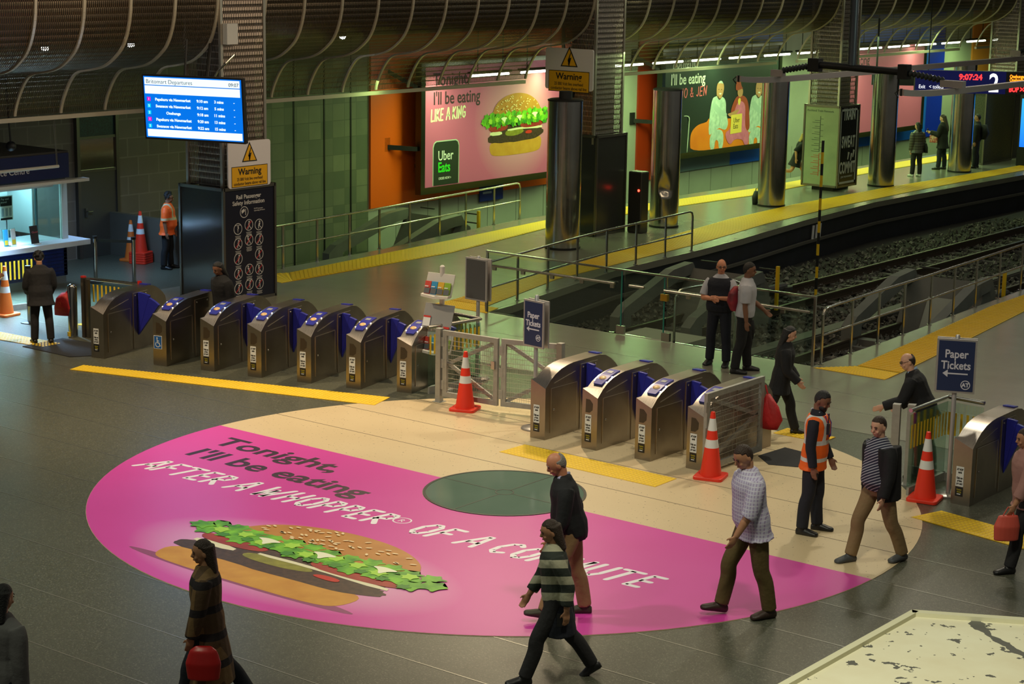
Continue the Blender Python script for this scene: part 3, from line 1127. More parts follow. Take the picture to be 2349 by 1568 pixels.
# --- far pillar cabinet and blue advertising screen
t, _ = cabinet('mesh_cabinet', 'far pillar cabinet with a pale frame and dark wire mesh face', 3, mat('mesh_dark', (0.07, 0.07, 0.04), .5, noise=(30, .3, (0.03, 0.03, 0.02))), mat('mesh_face', (0.085, 0.085, 0.05), .5, noise=(40, .3, (0.03, 0.03, 0.02))), 2.4, (-2.3, -1.2), -.95, .06)
t = thing('advertising_screen', 'tall black advertising screen showing a blue image at the picture edge', 'screen', (-11.3, 41.0, 0))
b = MB(); b.span((0, 0, 0), (.9, .2, 2.35)); b.build('housing', BLACK, t, bevel=.02)
SCRB = N('screen_blue'); _x, _y, zz = SCRB.xyz(SCRB.coord())
cc = SCRB.mix(SCRB.math('DIVIDE', zz, 2.2), (0.0, 0.06, 0.75), (0.03, 0.35, 0.85))
SCRB.base((0, 0, 0), .3); SCRB.link(cc, SCRB.b.inputs['Emission Color']); SCRB.b.inputs['Emission Strength'].default_value = 1.3
b = MB(); b.quad((.08, -.004, .62), (.82, -.004, .62), (.82, -.004, 2.18), (.08, -.004, 2.18)); b.build('display', MATS['screen_blue'], t)
LED_W = mat('led_white', (0.9, 0.95, 1.0), .5, emit=1.6)
text('lettering', '20', .42, LED_W, (.2, -.006, 1.45), (1, 0, 0), UPX, t)
text('lettering', 'minutes', .09, LED_W, (.25, -.006, 1.3), (1, 0, 0), UPX, t)
b = MB(); b.quad((.3, -.004, .45), (.4, -.004, .45), (.4, -.004, .52), (.3, -.004, .52)); b.build('indicator_light', mat('lamp_warm', (1, .75, .4), .5, emit=5), t)

# ------------------------------------------------------------------ round steel columns
COLS = [(-11.6, 16.75, .40, 3.38, 'tall polished round steel column before the dark service cabinet'), (-11.85, 21.3, .36, 3.38, 'round steel column with a dent, second along the platform'),
        (-11.95, 26.65, .37, 3.38, 'round steel column covering the end of the green billboard'), (-11.9, 32.85, .38, 3.38, 'round steel column just past the map cabinet'),
        (-11.85, 38.0, .36, 3.38, 'round steel column beside the woman with the red bag')]
for j, (x, y, r, h, lab) in enumerate(COLS):
    t = thing('round_column', lab, 'column', (x, y, 0), 0, 'round steel columns'); t['kind'] = 'thing'
    b = MB()
    prof = [(r, .05)] + [(r, .05 + (h - .05) * k / 40) for k in range(1, 41)]
    b.lathe(prof, n=48)
    if j == 1:
        for i, v in enumerate(b.v):
            a = math.atan2(v[1], v[0]) - math.radians(-58)
            f = max(0, 1 - (a / .5) ** 2) * max(0, 1 - abs((v[2] - .92) / (.5 if v[2] > .92 else .12)))
            b.v[i] = (v[0] * (1 - .22 * f), v[1] * (1 - .22 * f), v[2])
    b.build('shaft', CHROME, t, True)
    b = MB(); b.lathe([(r + .012, 0), (r + .012, .05)], n=48); b.build('base_ring', DARK, t, True)
    b = MB(); b.lathe([(r + .008, h), (r + .008, h + .03), (r - .04, h + .05)], n=48); b.build('top_cap', DARK, t, True)
    if j == 0:
        b = MB(); b.lathe([(.15, h + .05), (.15, h + .22)], n=20); b.build('neck', mat('neck_dark', (0.02, 0.02, 0.02), .7), t, True)

# ------------------------------------------------------------------ curved mesh canopy
PROF = smooth_poly([(.02, 7.4), (.02, 6.6), (0, 5.9), (-.05, 5.4), (-.22, 4.98), (-.46, 4.76), (-.76, 4.58), (-1.15, 4.50), (-1.55, 4.45), (-1.76, 4.25), (-1.93, 3.98), (-2.03, 3.76), (-2.06, 3.58)], 2, False)
SPANS = [(-6.0, 6.62, 'over the ticket office'), (7.86, 18.64, 'before the tiled wall and burger billboard'), (19.9, 30.5, 'before the dark green billboard'), (31.7, 42.5, 'before the plain pink billboard'), (43.8, 55, 'at the far end of the platform')]
RIBM = mat('canopy_rib', (0.58, 0.51, 0.40), .45, .4)
for si, (y0, y1, wh) in enumerate(SPANS):
    t = thing('mesh_canopy', 'curved expanded metal canopy with pale ribs ' + wh, 'canopy', (-12.2, y0, 0), 0, 'curved mesh canopies')
    t['kind'] = 'thing'
    L = y1 - y0
    acc = [0]
    for a, c in zip(PROF, PROF[1:]):
        acc.append(acc[-1] + math.dist(a, c))
    split = max(i for i, p in enumerate(PROF) if p[1] > 4.505)
    for nm, a, c in (('upper_mesh', 0, split + 1), ('lower_mesh', split, len(PROF))):
        b, uv = MB(), []
        for i in range(a, c):
            for yy in (0, L):
                b.v.append((PROF[i][0], yy, PROF[i][1])); uv.append((yy, acc[i]))
        for i in range(c - a - 1):
            b.f.append((2 * i, 2 * i + 1, 2 * i + 3, 2 * i + 2)); b.mi.append(0)
        b.build(nm, MESH_U if nm == 'upper_mesh' else MESH_M, t, 'all', uvs=uv)
    n = round(L / 1.09)
    for k in range(n + 1):
        yy = L * k / n
        b = MB()
        for (xa, za), (xb, zb) in zip(PROF, PROF[1:]):
            d_ = Vector((xb - xa, 0, zb - za)).normalized()
            nn = Vector((-d_.z, 0, d_.x)) * .035
            if nn.x < 0:
                nn = -nn
            b.prism([(xa, yy - .028, za), (xb, yy - .028, zb), (xb, yy + .028, zb), (xa, yy + .028, za)], nn)
        b.build('rib', RIBM, t)
    b = MB(); b.span((-2.10, 0, 3.53), (-2.02, L, 3.61)); b.build('bottom_rail', RIBM, t)
# service clutter seen behind the mesh
for k, (y, z) in enumerate(((3.78, 4.95), (5.79, 4.95), (11.62, 4.93))):
    t = thing('canopy_spotlight', 'small bright spotlight shining through the canopy mesh, ' + ['far from the departures screen', 'just above the departures screen', 'over the tiled wall'][k], 'spotlight', (-13.7, y, z - .06), 0, 'canopy spotlights')
    b = MB(); b.lathe([(.09, .02), (.09, .2), (.05, .26)], n=16); b.build('housing', DARK, t)
    b = MB(); b.ell((0, 0, .0), (.075, .075, .05)); b.build('lamp_lens', mat('spot_lens', (0.9, 0.97, 1.0), .3, emit=40), t)
for k, lab in enumerate(('dark ventilation duct running behind the canopy mesh over the track', 'slim cable tray behind the canopy mesh')):
    b = MB(); b.span((-15.2 - 1.4 * k, 9, 4.9 - .2 * k), (-14.6 - 1.6 * k, 58, 5.25 - .2 * k))
    tag(b.build('service_duct', mat('duct_%d' % k, (0.07, 0.07, 0.06), .4, .6)), lab, 'duct')
# fluorescent tubes
TUBE = mat('fluorescent_tube', (0.93, 1.0, 0.78), .5, emit=9)
ORD = 'first second third fourth fifth sixth seventh eighth ninth tenth eleventh twelfth thirteenth fourteenth fifteenth sixteenth'.split()
for k in range(16):
    y = 18.55 + 2.0 * k
    t = thing('fluorescent_fitting', 'glowing fluorescent lamp, %s from the tiled wall in the row above the billboards' % ORD[k], 'light fitting', (-15.9, y, 3.62), 0, 'row of fluorescent lamps over the far track')
    b = MB(); b.span((-.07, 0, .05), (.07, 1.6, .1)); b.build('housing', DARK, t)
    b = MB(); b.tube([(0, .06, 0), (0, 1.54, 0)], .032, 10); b.build('tube', TUBE, t, True)
    b = MB()
    for yy in (.3, 1.3):
        b.tube([(0, yy, .1), (0, yy, 2.18)], .012, 6)
    b.build('hanger', DARK, t)

# ------------------------------------------------------------------ billboards
def board(name, label, y0, y1, z0, z1, face_m, x=-17.5):
    t_ = thing(name, label, 'billboard', (x, y0, z0), 0, 'billboards on the far wall')
    w_, h_ = y1 - y0, z1 - z0
    b_ = MB(); b_.quad((0, 0, 0), (0, w_, 0), (0, w_, h_), (0, 0, h_)); b_.build('poster_face', face_m, t_)
    b_ = MB()
    for a, c in (((-.16, -.16, -.17), (.03, w_ + .16, -.0)), ((-.16, -.16, h_), (.03, w_ + .16, h_ + .12)), ((-.16, -.16, 0), (.03, 0, h_)), ((-.16, w_, 0), (.03, w_ + .16, h_))):
        b_.span(a, c)
    b_.span((-.14, -.02, -.02), (-.02, w_ + .02, h_ + .02))
    b_.build('frame', mat('board_frame', (0.05, 0.055, 0.04), .18, .8), t_)
    for yy in (.3, w_ - .3):
        for zz, dz in ((.45, 0), (h_ - .75, .35)):
            b_ = MB()
            b_.prism([(-.15, yy - .04, zz), (-.58, yy - .04, zz + dz), (-.58, yy - .04, zz + dz + .1), (-.15, yy - .04, zz + .1)], (0, .08, 0))
            b_.span((-.6, yy - .1, zz + dz - .12), (-.54, yy + .1, zz + dz + .25))
            b_.build('bracket', BLACK, t_)
    # side brackets that show past the end of the board
    for zz in (1.0, 2.55):
        b_ = MB(); b_.prism([(-.1, -.16, zz - .05), (-.58, -.75, zz + (.0 if zz < 2 else .35)), (-.58, -.75, zz + .12 + (.0 if zz < 2 else .35)), (-.1, -.16, zz + .06)], (.05, -.05, 0)); b_.span((-.6, -.9, zz - .05 + (.0 if zz < 2 else .3)), (-.54, -.7, zz + .3 + (.0 if zz < 2 else .3))); b_.build('bracket', BLACK, t_)
    return t_


def glow_face(name, base, glow, cy, cz, r):
    """printed poster: pale halo round the burger"""
    k = N(name)
    x, y, z = k.xyz(k.coord())
    d_ = k.math('SQRT', k.math('ADD', k.math('POWER', k.math('SUBTRACT', y, cy), 2.0), k.math('POWER', k.math('SUBTRACT', z, cz), 2.0)))
    f = k.math('MAXIMUM', k.math('SUBTRACT', 1.0, k.math('DIVIDE', d_, r)), 0.0)
    k.base(k.mix(k.math('MULTIPLY', k.math('POWER', f, .8), .85), base, glow), .35)
    return k.M


def art(parent, X, pts, m_, name, off, wob=0, seed=1):
    """flat printed shape on a board: pts are (y, z) in board space"""
    rr = random.Random(seed)
    P = smooth_poly(pts, 2) if not wob else [(a + rr.uniform(-wob, wob), c + rr.uniform(-wob, wob)) for a, c in smooth_poly(pts, 2)]
    return fill([(off, a, c) for a, c in P], name, m_, parent)


ART = dict(bun=mat('print_bun', (0.55, 0.24, 0.04), .45, noise=(3, .7, (0.40, 0.14, 0.015))), bunb=mat('print_bun_base', (0.68, 0.34, 0.05), .45, noise=(3, .7, (0.48, 0.18, 0.015))),
           lett=mat('print_lettuce', (0.20, 0.56, 0.015), .45, noise=(5, .35, (0.03, 0.22, 0.01))), lettd=mat('print_lettuce_dark', (0.035, 0.22, 0.012), .45), lett2=mat('print_lettuce_pale', (0.36, 0.66, 0.05), .45),
           pat=mat('print_patty', (0.075, 0.035, 0.022), .45, noise=(14, .4, (0.025, 0.010, 0.008))), tom=mat('print_tomato', (0.42, 0.035, 0.02), .45, noise=(4, .5, (0.25, 0.012, 0.012))),
           oni=mat('print_onion', (0.75, 0.70, 0.48), .45), pick=mat('print_pickle', (0.30, 0.28, 0.03), .45, noise=(8, .5, (0.16, 0.15, 0.015))), ses=mat('print_sesame', (0.82, 0.62, 0.35), .45),
           ket=mat('print_ketchup', (0.55, 0.03, 0.02), .35), may=mat('print_mayo', (0.86, 0.84, 0.62), .4))


def burger(parent, fr, off):
    """fr(u,v): burger space (-1..1, 0..1.2) -> (a,b) on the surface; off(n): layer lift -> 3D"""
    rr = random.Random(11)
    n_ = [0]

    def lay(pts, m_, nm, sm=2, wob=0, inc=1):
        n_[0] += inc
        P = smooth_poly(pts, sm)
        if wob:
            P = [(a + rr.uniform(-wob, wob), c + rr.uniform(-wob, wob)) for a, c in P]
        return fill([off(fr(a, c), n_[0]) for a, c in P], nm, m_, parent)
    lay([(-.88, .05), (-.92, .3), (-.6, .36), (0, .34), (.6, .36), (.9, .36), (.9, .1), (.75, 0), (0, -.02), (-.7, -.01)], ART['bunb'], 'bun_base_printing')
    lay([(-.95, .32), (-.98, .42), (-.85, .5), (-.4, .47), (0, .50), (.5, .49), (.85, .56), (.98, .5), (.95, .40), (.6, .30), (0, .28), (-.6, .28)], ART['pat'], 'patty_printing', 2, .012)
    lay([(-.85, .42), (-.85, .74), (.85, .78), (.88, .42)], ART['pat'], 'filling_printing', 1)
    lay([(-.9, .47), (-.9, .56), (-.5, .56), (-.48, .47)], ART['oni'], 'onion_printing', 1)
    lay([(-.4, .44), (-.35, .58), (.2, .58), (.3, .5), (0, .42)], ART['pick'], 'pickle_printing')
    lay([(-.3, .54), (-.3, .6), (.9, .62), (.93, .54), (.2, .57)], ART['oni'], 'onion_printing', 1)
    lay([(-.92, .56), (-.95, .72), (-.3, .72), (-.3, .6), (-.55, .55)], ART['tom'], 'tomato_printing')
    lay([(.15, .60), (.1, .75), (.95, .78), (.96, .62), (.5, .58)], ART['tom'], 'tomato_printing')
    lay([(.3, .45), (.35, .52), (.55, .52), (.55, .44)], ART['ket'], 'ketchup_printing')
    lay([(-.84, .86), (-.82, 1.0), (-.7, 1.2), (-.4, 1.36), (0, 1.42), (.4, 1.37), (.72, 1.2), (.86, 1.0), (.86, .86), (0, .75)], ART['bun'], 'bun_crown_printing')
    lay([(-1.0, .72), (-.98, .90), (-.5, .88), (0, .86), (.5, .9), (.98, .95), (1.0, .74), (.5, .72), (0, .72), (-.5, .70)], ART['lett'], 'lettuce_printing', 1)

    def clump(a, c, r, m_):
        """one ragged leaf edge"""
        n = 13
        lay([(a + r * (1.25 if q % 2 else .72) * rr.uniform(.8, 1.15) * math.cos(2 * PI * q / n) * 1.15, c + r * (1.25 if q % 2 else .72) * rr.uniform(.8, 1.1) * math.sin(2 * PI * q / n)) for q in range(n)], m_, 'lettuce_printing', 1, 0, .25)
    for q in range(12):
        clump(-.98 + .178 * q, .74 + .035 * math.sin(q * 2.1) + .003 * q, .10, ART['lett'])
        clump(-1.02 + .184 * q, .90 + .02 * math.sin(q * 1.7) + .006 * q, .085, ART['lett'])
    clump(-1.1, .8, .09, ART['lett']); clump(1.1, .84, .1, ART['lett'])
    for q in range(9):
        clump(-.9 + .22 * q, .80 + .05 * math.sin(q * 2.6) + .006 * q, .062, ART['lett2'])
        clump(-.8 + .22 * q, .72 + .03 * math.sin(q * 1.3), .05, ART['lettd'])
    for (a, c) in ((-.45, .84), (.08, .86), (.62, .9)):
        lay([(a - .12, c), (a - .03, c + .045), (a + .13, c + .02), (a + .05, c - .03), (a + .03, c - .12), (a - .03, c - .03)], ART['may'], 'mayonnaise_printing')
    n_[0] += 1
    b_ = MB()
    for _ in range(70):
        a, c = rr.uniform(-.75, .8), rr.uniform(.98, 1.38)
        if (a / .84) ** 2 + ((c - .9) / .5) ** 2 > .9:
            continue
        s_, an = .022, rr.uniform(-.9, .9)
        pts = [(a + s_ * 1.3 * math.cos(t_) * math.cos(an) - s_ * .55 * math.sin(t_) * math.sin(an), c + s_ * 1.3 * math.cos(t_) * math.sin(an) + s_ * .55 * math.sin(t_) * math.cos(an)) for t_ in [k * PI / 3 for k in range(6)]]
        b_.quad(*[off(fr(*p), n_[0]) for p in pts])
    b_.build('sesame_seed_marking', ART['ses'], parent)


INK = mat('print_ink', (0.045, 0.018, 0.035), .5)
CREAM = mat('print_cream', (0.85, 0.80, 0.62), .5)
t = board('billboard', 'pink billboard of a large burger with dark and cream lettering', 18.7, 24.6, .68, 3.75, glow_face('poster_pink', (0.56, 0.115, 0.275), (0.72, 0.42, 0.52), 3.75, 1.5, 1.75))
t['category'] = 'billboard'
burger(t, lambda a, c: (3.78 + a * 1.25, .6 + c * 1.16), lambda p, n: (.003 + .0012 * n, p[0], p[1]))
text('lettering', 'Tonight,', .46, INK, (.004, .33, 2.58), RTX, UPX, t, bold=.006, sx=.94)
text('lettering', "I'll be eating", .46, INK, (.004, .33, 2.10), RTX, UPX, t, bold=.006, sx=.86)
handwriting('lettering', 'LIKE A KING', .29, CREAM, (.002, .26, 1.68), (0, 1, .03), UPX, t, .15, total=1.36)
b = MB(); b.prism([(.003, y + .86, z) for y, z in [(-.53, .02), (.53, .02), (.53, 1.02), (.49, 1.12), (.40, 1.17), (-.40, 1.17), (-.49, 1.12), (-.53, 1.02)]], (.002, 0, 0)); b.build('badge_outline_printing', mat('print_grey', (0.45, 0.5, 0.45), .5), t)
b = MB(); b.prism([(.006, y + .86, z) for y, z in [(-.50, .02), (.50, .02), (.50, 1.0), (.46, 1.10), (.38, 1.14), (-.38, 1.14), (-.46, 1.10), (-.50, 1.0)]], (.002, 0, 0)); b.build('badge_printing', mat('print_dark', (0.012, 0.022, 0.014), .5), t)
text('lettering', 'Uber', .36, WHITE, (.010, .53, .66), RTX, UPX, t, bold=.002, sx=.82)
text('lettering', 'Eats', .36, mat('print_green', (0.03, 0.62, 0.02), .5), (.010, .53, .36), RTX, UPX, t, bold=.008, sx=.84)
text('lettering', 'ORDER NOW >', .095, WHITE, (.010, .56, .16), RTX, UPX, t, sx=.75)

# dark green billboard: three seated people on an orange sofa
DG = mat('poster_green', (0.018, 0.026, 0.026), .35)
t = board('billboard', 'dark green billboard of three smiling people on an orange sofa', 29.6, 36.2, .68, 3.75, DG)
text('lettering', 'Tonight,', .46, WHITE, (.004, .33, 2.58), RTX, UPX, t, bold=.006, sx=.94)
text('lettering', "I'll be eating", .46, WHITE, (.004, .33, 2.08), RTX, UPX, t, bold=.006, sx=.86)
handwriting('lettering', 'NONO & JEN', .27, mat('print_pink', (0.72, 0.12, 0.17), .5), (.002, .38, 1.66), (0, 1, .02), UPX, t, .13, total=1.95)
q = 1829 / 280.
_yc = lambda x: (x - 430) / (1640 - 430) * 4.72 + 1.11       # crop of the poster to metres along the board
_zc = lambda x, y: (1450 - (x - 430) * .124 - y) / 1190 * 2.43 - .02
Z = lambda pts: [(_yc(x), _zc(x, y)) for x, y in pts]
SUIT = mat('print_suit', (0.60, 0.70, 0.66), .5, noise=(7, .5, (0.30, 0.42, 0.40)))
SUITD = mat('print_suit_fold', (0.38, 0.50, 0.48), .5)
SKIN_P = mat('print_skin', (0.50, 0.24, 0.12), .5); HAIR_P = mat('print_hair', (0.05, 0.03, 0.02), .5)
SOFA = mat('print_sofa', (0.88, 0.25, 0.008), .5, noise=(1.2, .7, (0.70, 0.12, 0.004)))
ROSE = mat('print_rose', (0.75, 0.20, 0.36), .5, noise=(5, .5, (0.55, 0.10, 0.24)))
CAPE = mat('print_cape', (0.36, 0.045, 0.022), .5); BAGP = mat('print_bag', (0.82, 0.56, 0.10), .5)
art(t, 0, Z([(545, 1430), (525, 1270), (540, 1120), (640, 1010), (760, 985), (790, 920), (830, 905), (1000, 930), (1300, 900), (1400, 800), (1640, 820), (1640, 1310), (1200, 1350)]), SOFA, 'sofa_printing', .004)
art(t, 0, Z([(430, 885), (480, 880), (512, 905), (515, 950), (497, 1437), (483, 1437), (503, 950), (500, 915), (475, 893), (430, 898)]), mat('print_grey', (0.45, 0.5, 0.45), .5), 'phone_outline_printing', .004)
for dx, sk in ((0, 1), (595, 1)):
    S = lambda pts: Z([(x + dx, y - dx * .06) for x, y in pts])
    art(t, 0, S([(780, 1200), (815, 640), (880, 580), (990, 590), (1035, 660), (1035, 830), (1060, 900), (1080, 1000), (1050, 1100), (980, 1080), (945, 1060), (860, 1130)]), SUIT, 'suit_printing', .006)
    art(t, 0, S([(815, 1390), (810, 1160), (930, 1070), (1020, 1130), (1010, 1385), (950, 1390), (940, 1250), (890, 1250), (885, 1395)]), SUIT, 'trousers_printing', .007)
    art(t, 0, S([(820, 700), (870, 680), (960, 780), (1060, 840), (1045, 900), (940, 870), (860, 800)]), SUITD, 'sleeve_fold_printing', .008)
    art(t, 0, S([(890, 600), (885, 440), (910, 370), (970, 365), (1000, 430), (985, 560), (940, 640)]), SKIN_P, 'face_printing', .009)
    art(t, 0, S([(900, 560), (940, 640), (985, 560), (975, 590), (935, 650), (905, 610)]), HAIR_P, 'beard_printing', .010)
    art(t, 0, S([(905, 400), (925, 355), (960, 350), (985, 400), (945, 385)]), SUIT if dx == 0 else HAIR_P, 'cap_printing', .010)
    art(t, 0, S([(915, 540), (968, 535), (945, 568)]), WHITE, 'smile_printing', .011)
    art(t, 0, S([(935, 640), (950, 640), (965, 860), (955, 1050), (945, 1050), (950, 860)]), SUITD, 'lapel_printing', .0085)
    art(t, 0, S([(905, 1130), (920, 1130), (905, 1240), (895, 1240)]), SUITD, 'crease_printing', .0085)
    for ex in (918, 958):
        art(t, 0, S([(ex - 8, 478), (ex + 8, 478), (ex + 8, 488), (ex - 8, 488)]), HAIR_P, 'eye_printing', .011)
    art(t, 0, S([(810, 1390), (885, 1380), (885, 1400), (810, 1412)]), WHITE, 'shoes_printing', .0085)
art(t, 0, Z([(1100, 830), (1150, 650), (1200, 570), (1300, 560), (1370, 640), (1400, 900), (1410, 1100), (1350, 1090), (1300, 700), (1200, 700), (1150, 850)]), CAPE, 'cape_printing', .012)
art(t, 0, Z([(1150, 860), (1200, 680), (1260, 640), (1330, 700), (1330, 900), (1340, 1080), (1405, 1130), (1395, 1330), (1335, 1330), (1310, 1240), (1180, 1230), (1115, 1340), (1045, 1220), (1040, 1130), (1110, 1090)]), ROSE, 'suit_printing', .013)
art(t, 0, Z([(1205, 640), (1240, 590), (1260, 640), (1230, 740)]), BAGP, 'scarf_printing', .014)
art(t, 0, Z([(1200, 560), (1200, 470), (1240, 440), (1285, 470), (1280, 560), (1240, 600)]), SKIN_P, 'face_printing', .015)
art(t, 0, Z([(1165, 500), (1180, 310), (1230, 310), (1260, 440), (1290, 450), (1230, 480)]), CAPE, 'hat_printing', .016)
art(t, 0, Z([(1050, 850), (1120, 830), (1220, 770), (1235, 800), (1150, 900), (1100, 900)]), SKIN_P, 'hands_printing', .017)
fill([(.019, a, c) for a, c in Z([(1115, 870), (1280, 840), (1280, 1130), (1110, 1160)])], 'bag_printing', BAGP, t)
text('lettering', 'Uber\nEats', .22, BLACK, (.0195, _yc(1152), _zc(1152, 985)), RTX, (0, 0, 1), t, sx=.8, line=.85)
t = board('billboard', 'plain pink billboard partly hidden by the conductor beam', 41.0, 46.5, .56, 3.5, mat('poster_pink_plain', (0.56, 0.125, 0.28), .35))
text('lettering', 'eating', .46, INK, (.004, .25, 2.35), RTX, UPX, t, bold=.006)

# small blue notice under the burger billboard
t = thing('blue_notice', 'small blue notice with white writing under the burger billboard', 'sign', (-18.035, 21.6, .0))
b = MB(); b.span((0, 0, 0), (.03, 1.0, .5)); b.build('board', mat('notice_blue', (0.01, 0.025, 0.22), .4), t)
b = MB()
for k in range(2):
    b.quad((.032, .12, .3 - .1 * k), (.032, .7 - .2 * k, .3 - .1 * k), (.032, .7 - .2 * k, .36 - .1 * k), (.032, .12, .36 - .1 * k))
b.build('lines_printing', mat('notice_pale', (0.35, 0.42, 0.6), .5), t)

# ------------------------------------------------------------------ departures screen
t = thing('departures_screen', 'wide blue departures screen hanging before the first mesh pillar', 'screen', (-10.91, 4.78, 3.92), .316)
SW, SH = 1.95, 1.095
til = Matrix.Rotation(.074, 3, 'X')
TV = lambda x, y, z: til @ Vector((x, y, z))
sx_, su_ = til @ Vector((1, 0, 0)), til @ Vector((0, 0, 1))
b = MB(); b.box((0, .05, 0), (SW + .06, .1, SH + .06), M=til); b.build('housing', BLACK, t)
EM = lambda n, c, e: mat(n, (0.0, 0.0, 0.0), .3, emit=e, ecol=c)
SB, SWH = EM('screen_blue_field', (0.0, 0.17, 0.78), .85), EM('screen_white', (0.80, 0.95, 1.0), .95)


def scr(name, rects, m_, lift):
    b_ = MB()
    for x0, z0, x1, z1 in rects:
        b_.quad(*[TV(x, -lift, z) for x, z in ((x0, z0), (x1, z0), (x1, z1), (x0, z1))])
    return b_.build(name, m_, t)


hw, hh = SW / 2, SH / 2
scr('display', [(-hw, -hh, hw, hh)], SB, .003)
scr('white_bands_printing', [(-hw + .02, hh - .15, hw - .03, hh - .02), (-hw + .02, hh - .31, hw - .03, hh - .165), (-hw + .03, -hh + .02, hw - .02, -hh + .15)], SWH, .005)
SK = mat('screen_ink', (0.02, 0.03, 0.08), .5)
text('lettering', 'Britomart Departures', .105, SK, TV(-hw + .05, -.007, hh - .125), sx_, su_, t, bold=-.001)
text('lettering', '09:07', .09, SK, TV(hw - .25, -.007, hh - .125), sx_, su_, t)
rows = [('1', 'Papakura via Newmarket', '9:10 am', '3 mins', 1), ('5', 'Swanson via Newmarket', '9:12 am', '5 mins', 0), ('2', 'Onehunga', '9:18 am', '11 mins', 0), ('1', 'Papakura via Newmarket', '9:20 am', '13 mins', 1), ('5', 'Swanson via Newmarket', '9:22 am', '15 mins', 0)]
scr('line_badges_printing', [(-hw + .055, hh - .44 - .12 * i, -hw + .125, hh - .37 - .12 * i) for i in range(5) if rows[i][4]], EM('badge_magenta', (0.65, 0.0, 0.45), 1.0), .006)
scr('line_badges_printing', [(-hw + .055, hh - .44 - .12 * i, -hw + .125, hh - .37 - .12 * i) for i in range(5) if not rows[i][4]], EM('badge_cyan', (0.0, 0.5, 0.85), 1.0), .006)
for i, (n_, dest, tm, mn, _) in enumerate(rows):
    z = hh - .43 - .12 * i
    text('lettering', n_, .06, SWH, TV(-hw + .09, -.008, z + .005), sx_, su_, t, 'CENTER')
    text('lettering', dest, .07, SWH, TV(-.40, -.008, z), sx_, su_, t, 'CENTER', .002)
    text('lettering', tm, .07, SWH, TV(.19, -.008, z), sx_, su_, t, 'CENTER', .002)
    text('lettering', mn, .07, SWH, TV(.52, -.008, z), sx_, su_, t, 'CENTER', .002)
    text('lettering', '-', .07, SWH, TV(.82, -.008, z), sx_, su_, t, 'CENTER', .002)
b = MB(); b.tube([(.0, .12, .2), (.0, .5, .5), (-.85, 2.2, 1.0)], .035, 8); b.tube([(-.25, .12, .3), (-.25, .25, 1.2)], .02, 8); b.build('mount', DARK, t)
b = MB(); b.tube([(.28, .2, .5), (.36, .25, .66), (.5, .3, .8), (.62, .4, .95)], .018, 8); b.build('conduit', CHROME, t)
area('departures_screen_light', (-10.8, 4.45, 3.9), (-9.8, 1.5, 3.2), 1.9, 1.0, 9, (0.25, 0.55, 1.0))

# ------------------------------------------------------------------ handrails
def rail_run(name, label, posts, h, midh, r=.024, ends='', parent_group='platform handrails', bend=0.0):
    t_ = thing(name, label, 'handrail', (posts[0][0], posts[0][1], 0), 0, parent_group)
    ox, oy = posts[0]
    Q = [(x - ox, y - oy) for x, y in posts]
    top = [(x, y, h) for x, y in Q]
    for e in ends:
        if e == 'a':
            top = [(Q[0][0], Q[0][1], h - .12), (Q[0][0] + .0, Q[0][1] + .04, h - .03)] + [(Q[0][0], Q[0][1] + .14, h)] + top[1:]
        if e == 'b':
            top = top[:-1] + [(Q[-1][0], Q[-1][1] - .14, h), (Q[-1][0], Q[-1][1] - .04, h - .03), (Q[-1][0], Q[-1][1], h - .12)]
    b_ = MB(); b_.tube(top, r, 10); b_.build('top_rail', RAILM, t_, True)
    b_ = MB(); b_.tube([(x, y, midh) for x, y in Q], r * .8, 10); b_.build('mid_rail', RAILM, t_, True)
    for i, (x, y) in enumerate(Q):
        b_ = MB(); b_.span((x - .012, y - .028, 0), (x + .012, y + .028, h - .02 - (.1 if (i == 0 and 'a' in ends) or (i == len(Q) - 1 and 'b' in ends) else 0)))
        b_.lathe([(.05, 0), (.05, .012)], (x, y, 0), 12)
        b_.build('post', RAILM, t_)
    return t_


rail_run('handrail', 'steel handrail along the far track from the safety notice pillar past the buffer stop',
         [(-14.12, 9.2), (-14.22, 10.31), (-14.32, 11.46), (-14.42, 12.6), (-14.52, 13.7), (-14.66, 14.9), (-14.8, 16.14), (-14.95, 17.3), (-15.06, 18.53), (-15.2, 19.75)], .93, .48, ends='b')
rail_run('handrail', 'steel handrail along the edge of the middle platform beside the ballasted track',
         [(-8.05, 9.57), (-8.26, 10.8), (-8.5, 12.1), (-8.72, 13.4), (-8.9, 14.7), (-9.0, 15.95), (-9.1, 17.25), (-9.2, 18.5)], .92, .42, ends='b')
rail_run('handrail', 'steel handrail along the edge of the near platform above the broad buffer stop',
         [(-.84, 9.66), (-.90, 10.8), (-.96, 11.9), (-1.0, 12.95), (-1.06, 14.15), (-1.14, 15.3), (-1.2, 16.4), (-1.28, 17.65), (-1.36, 18.9), (-1.42, 20.1), (-1.48, 21.3)], .96, .50, ends='a')

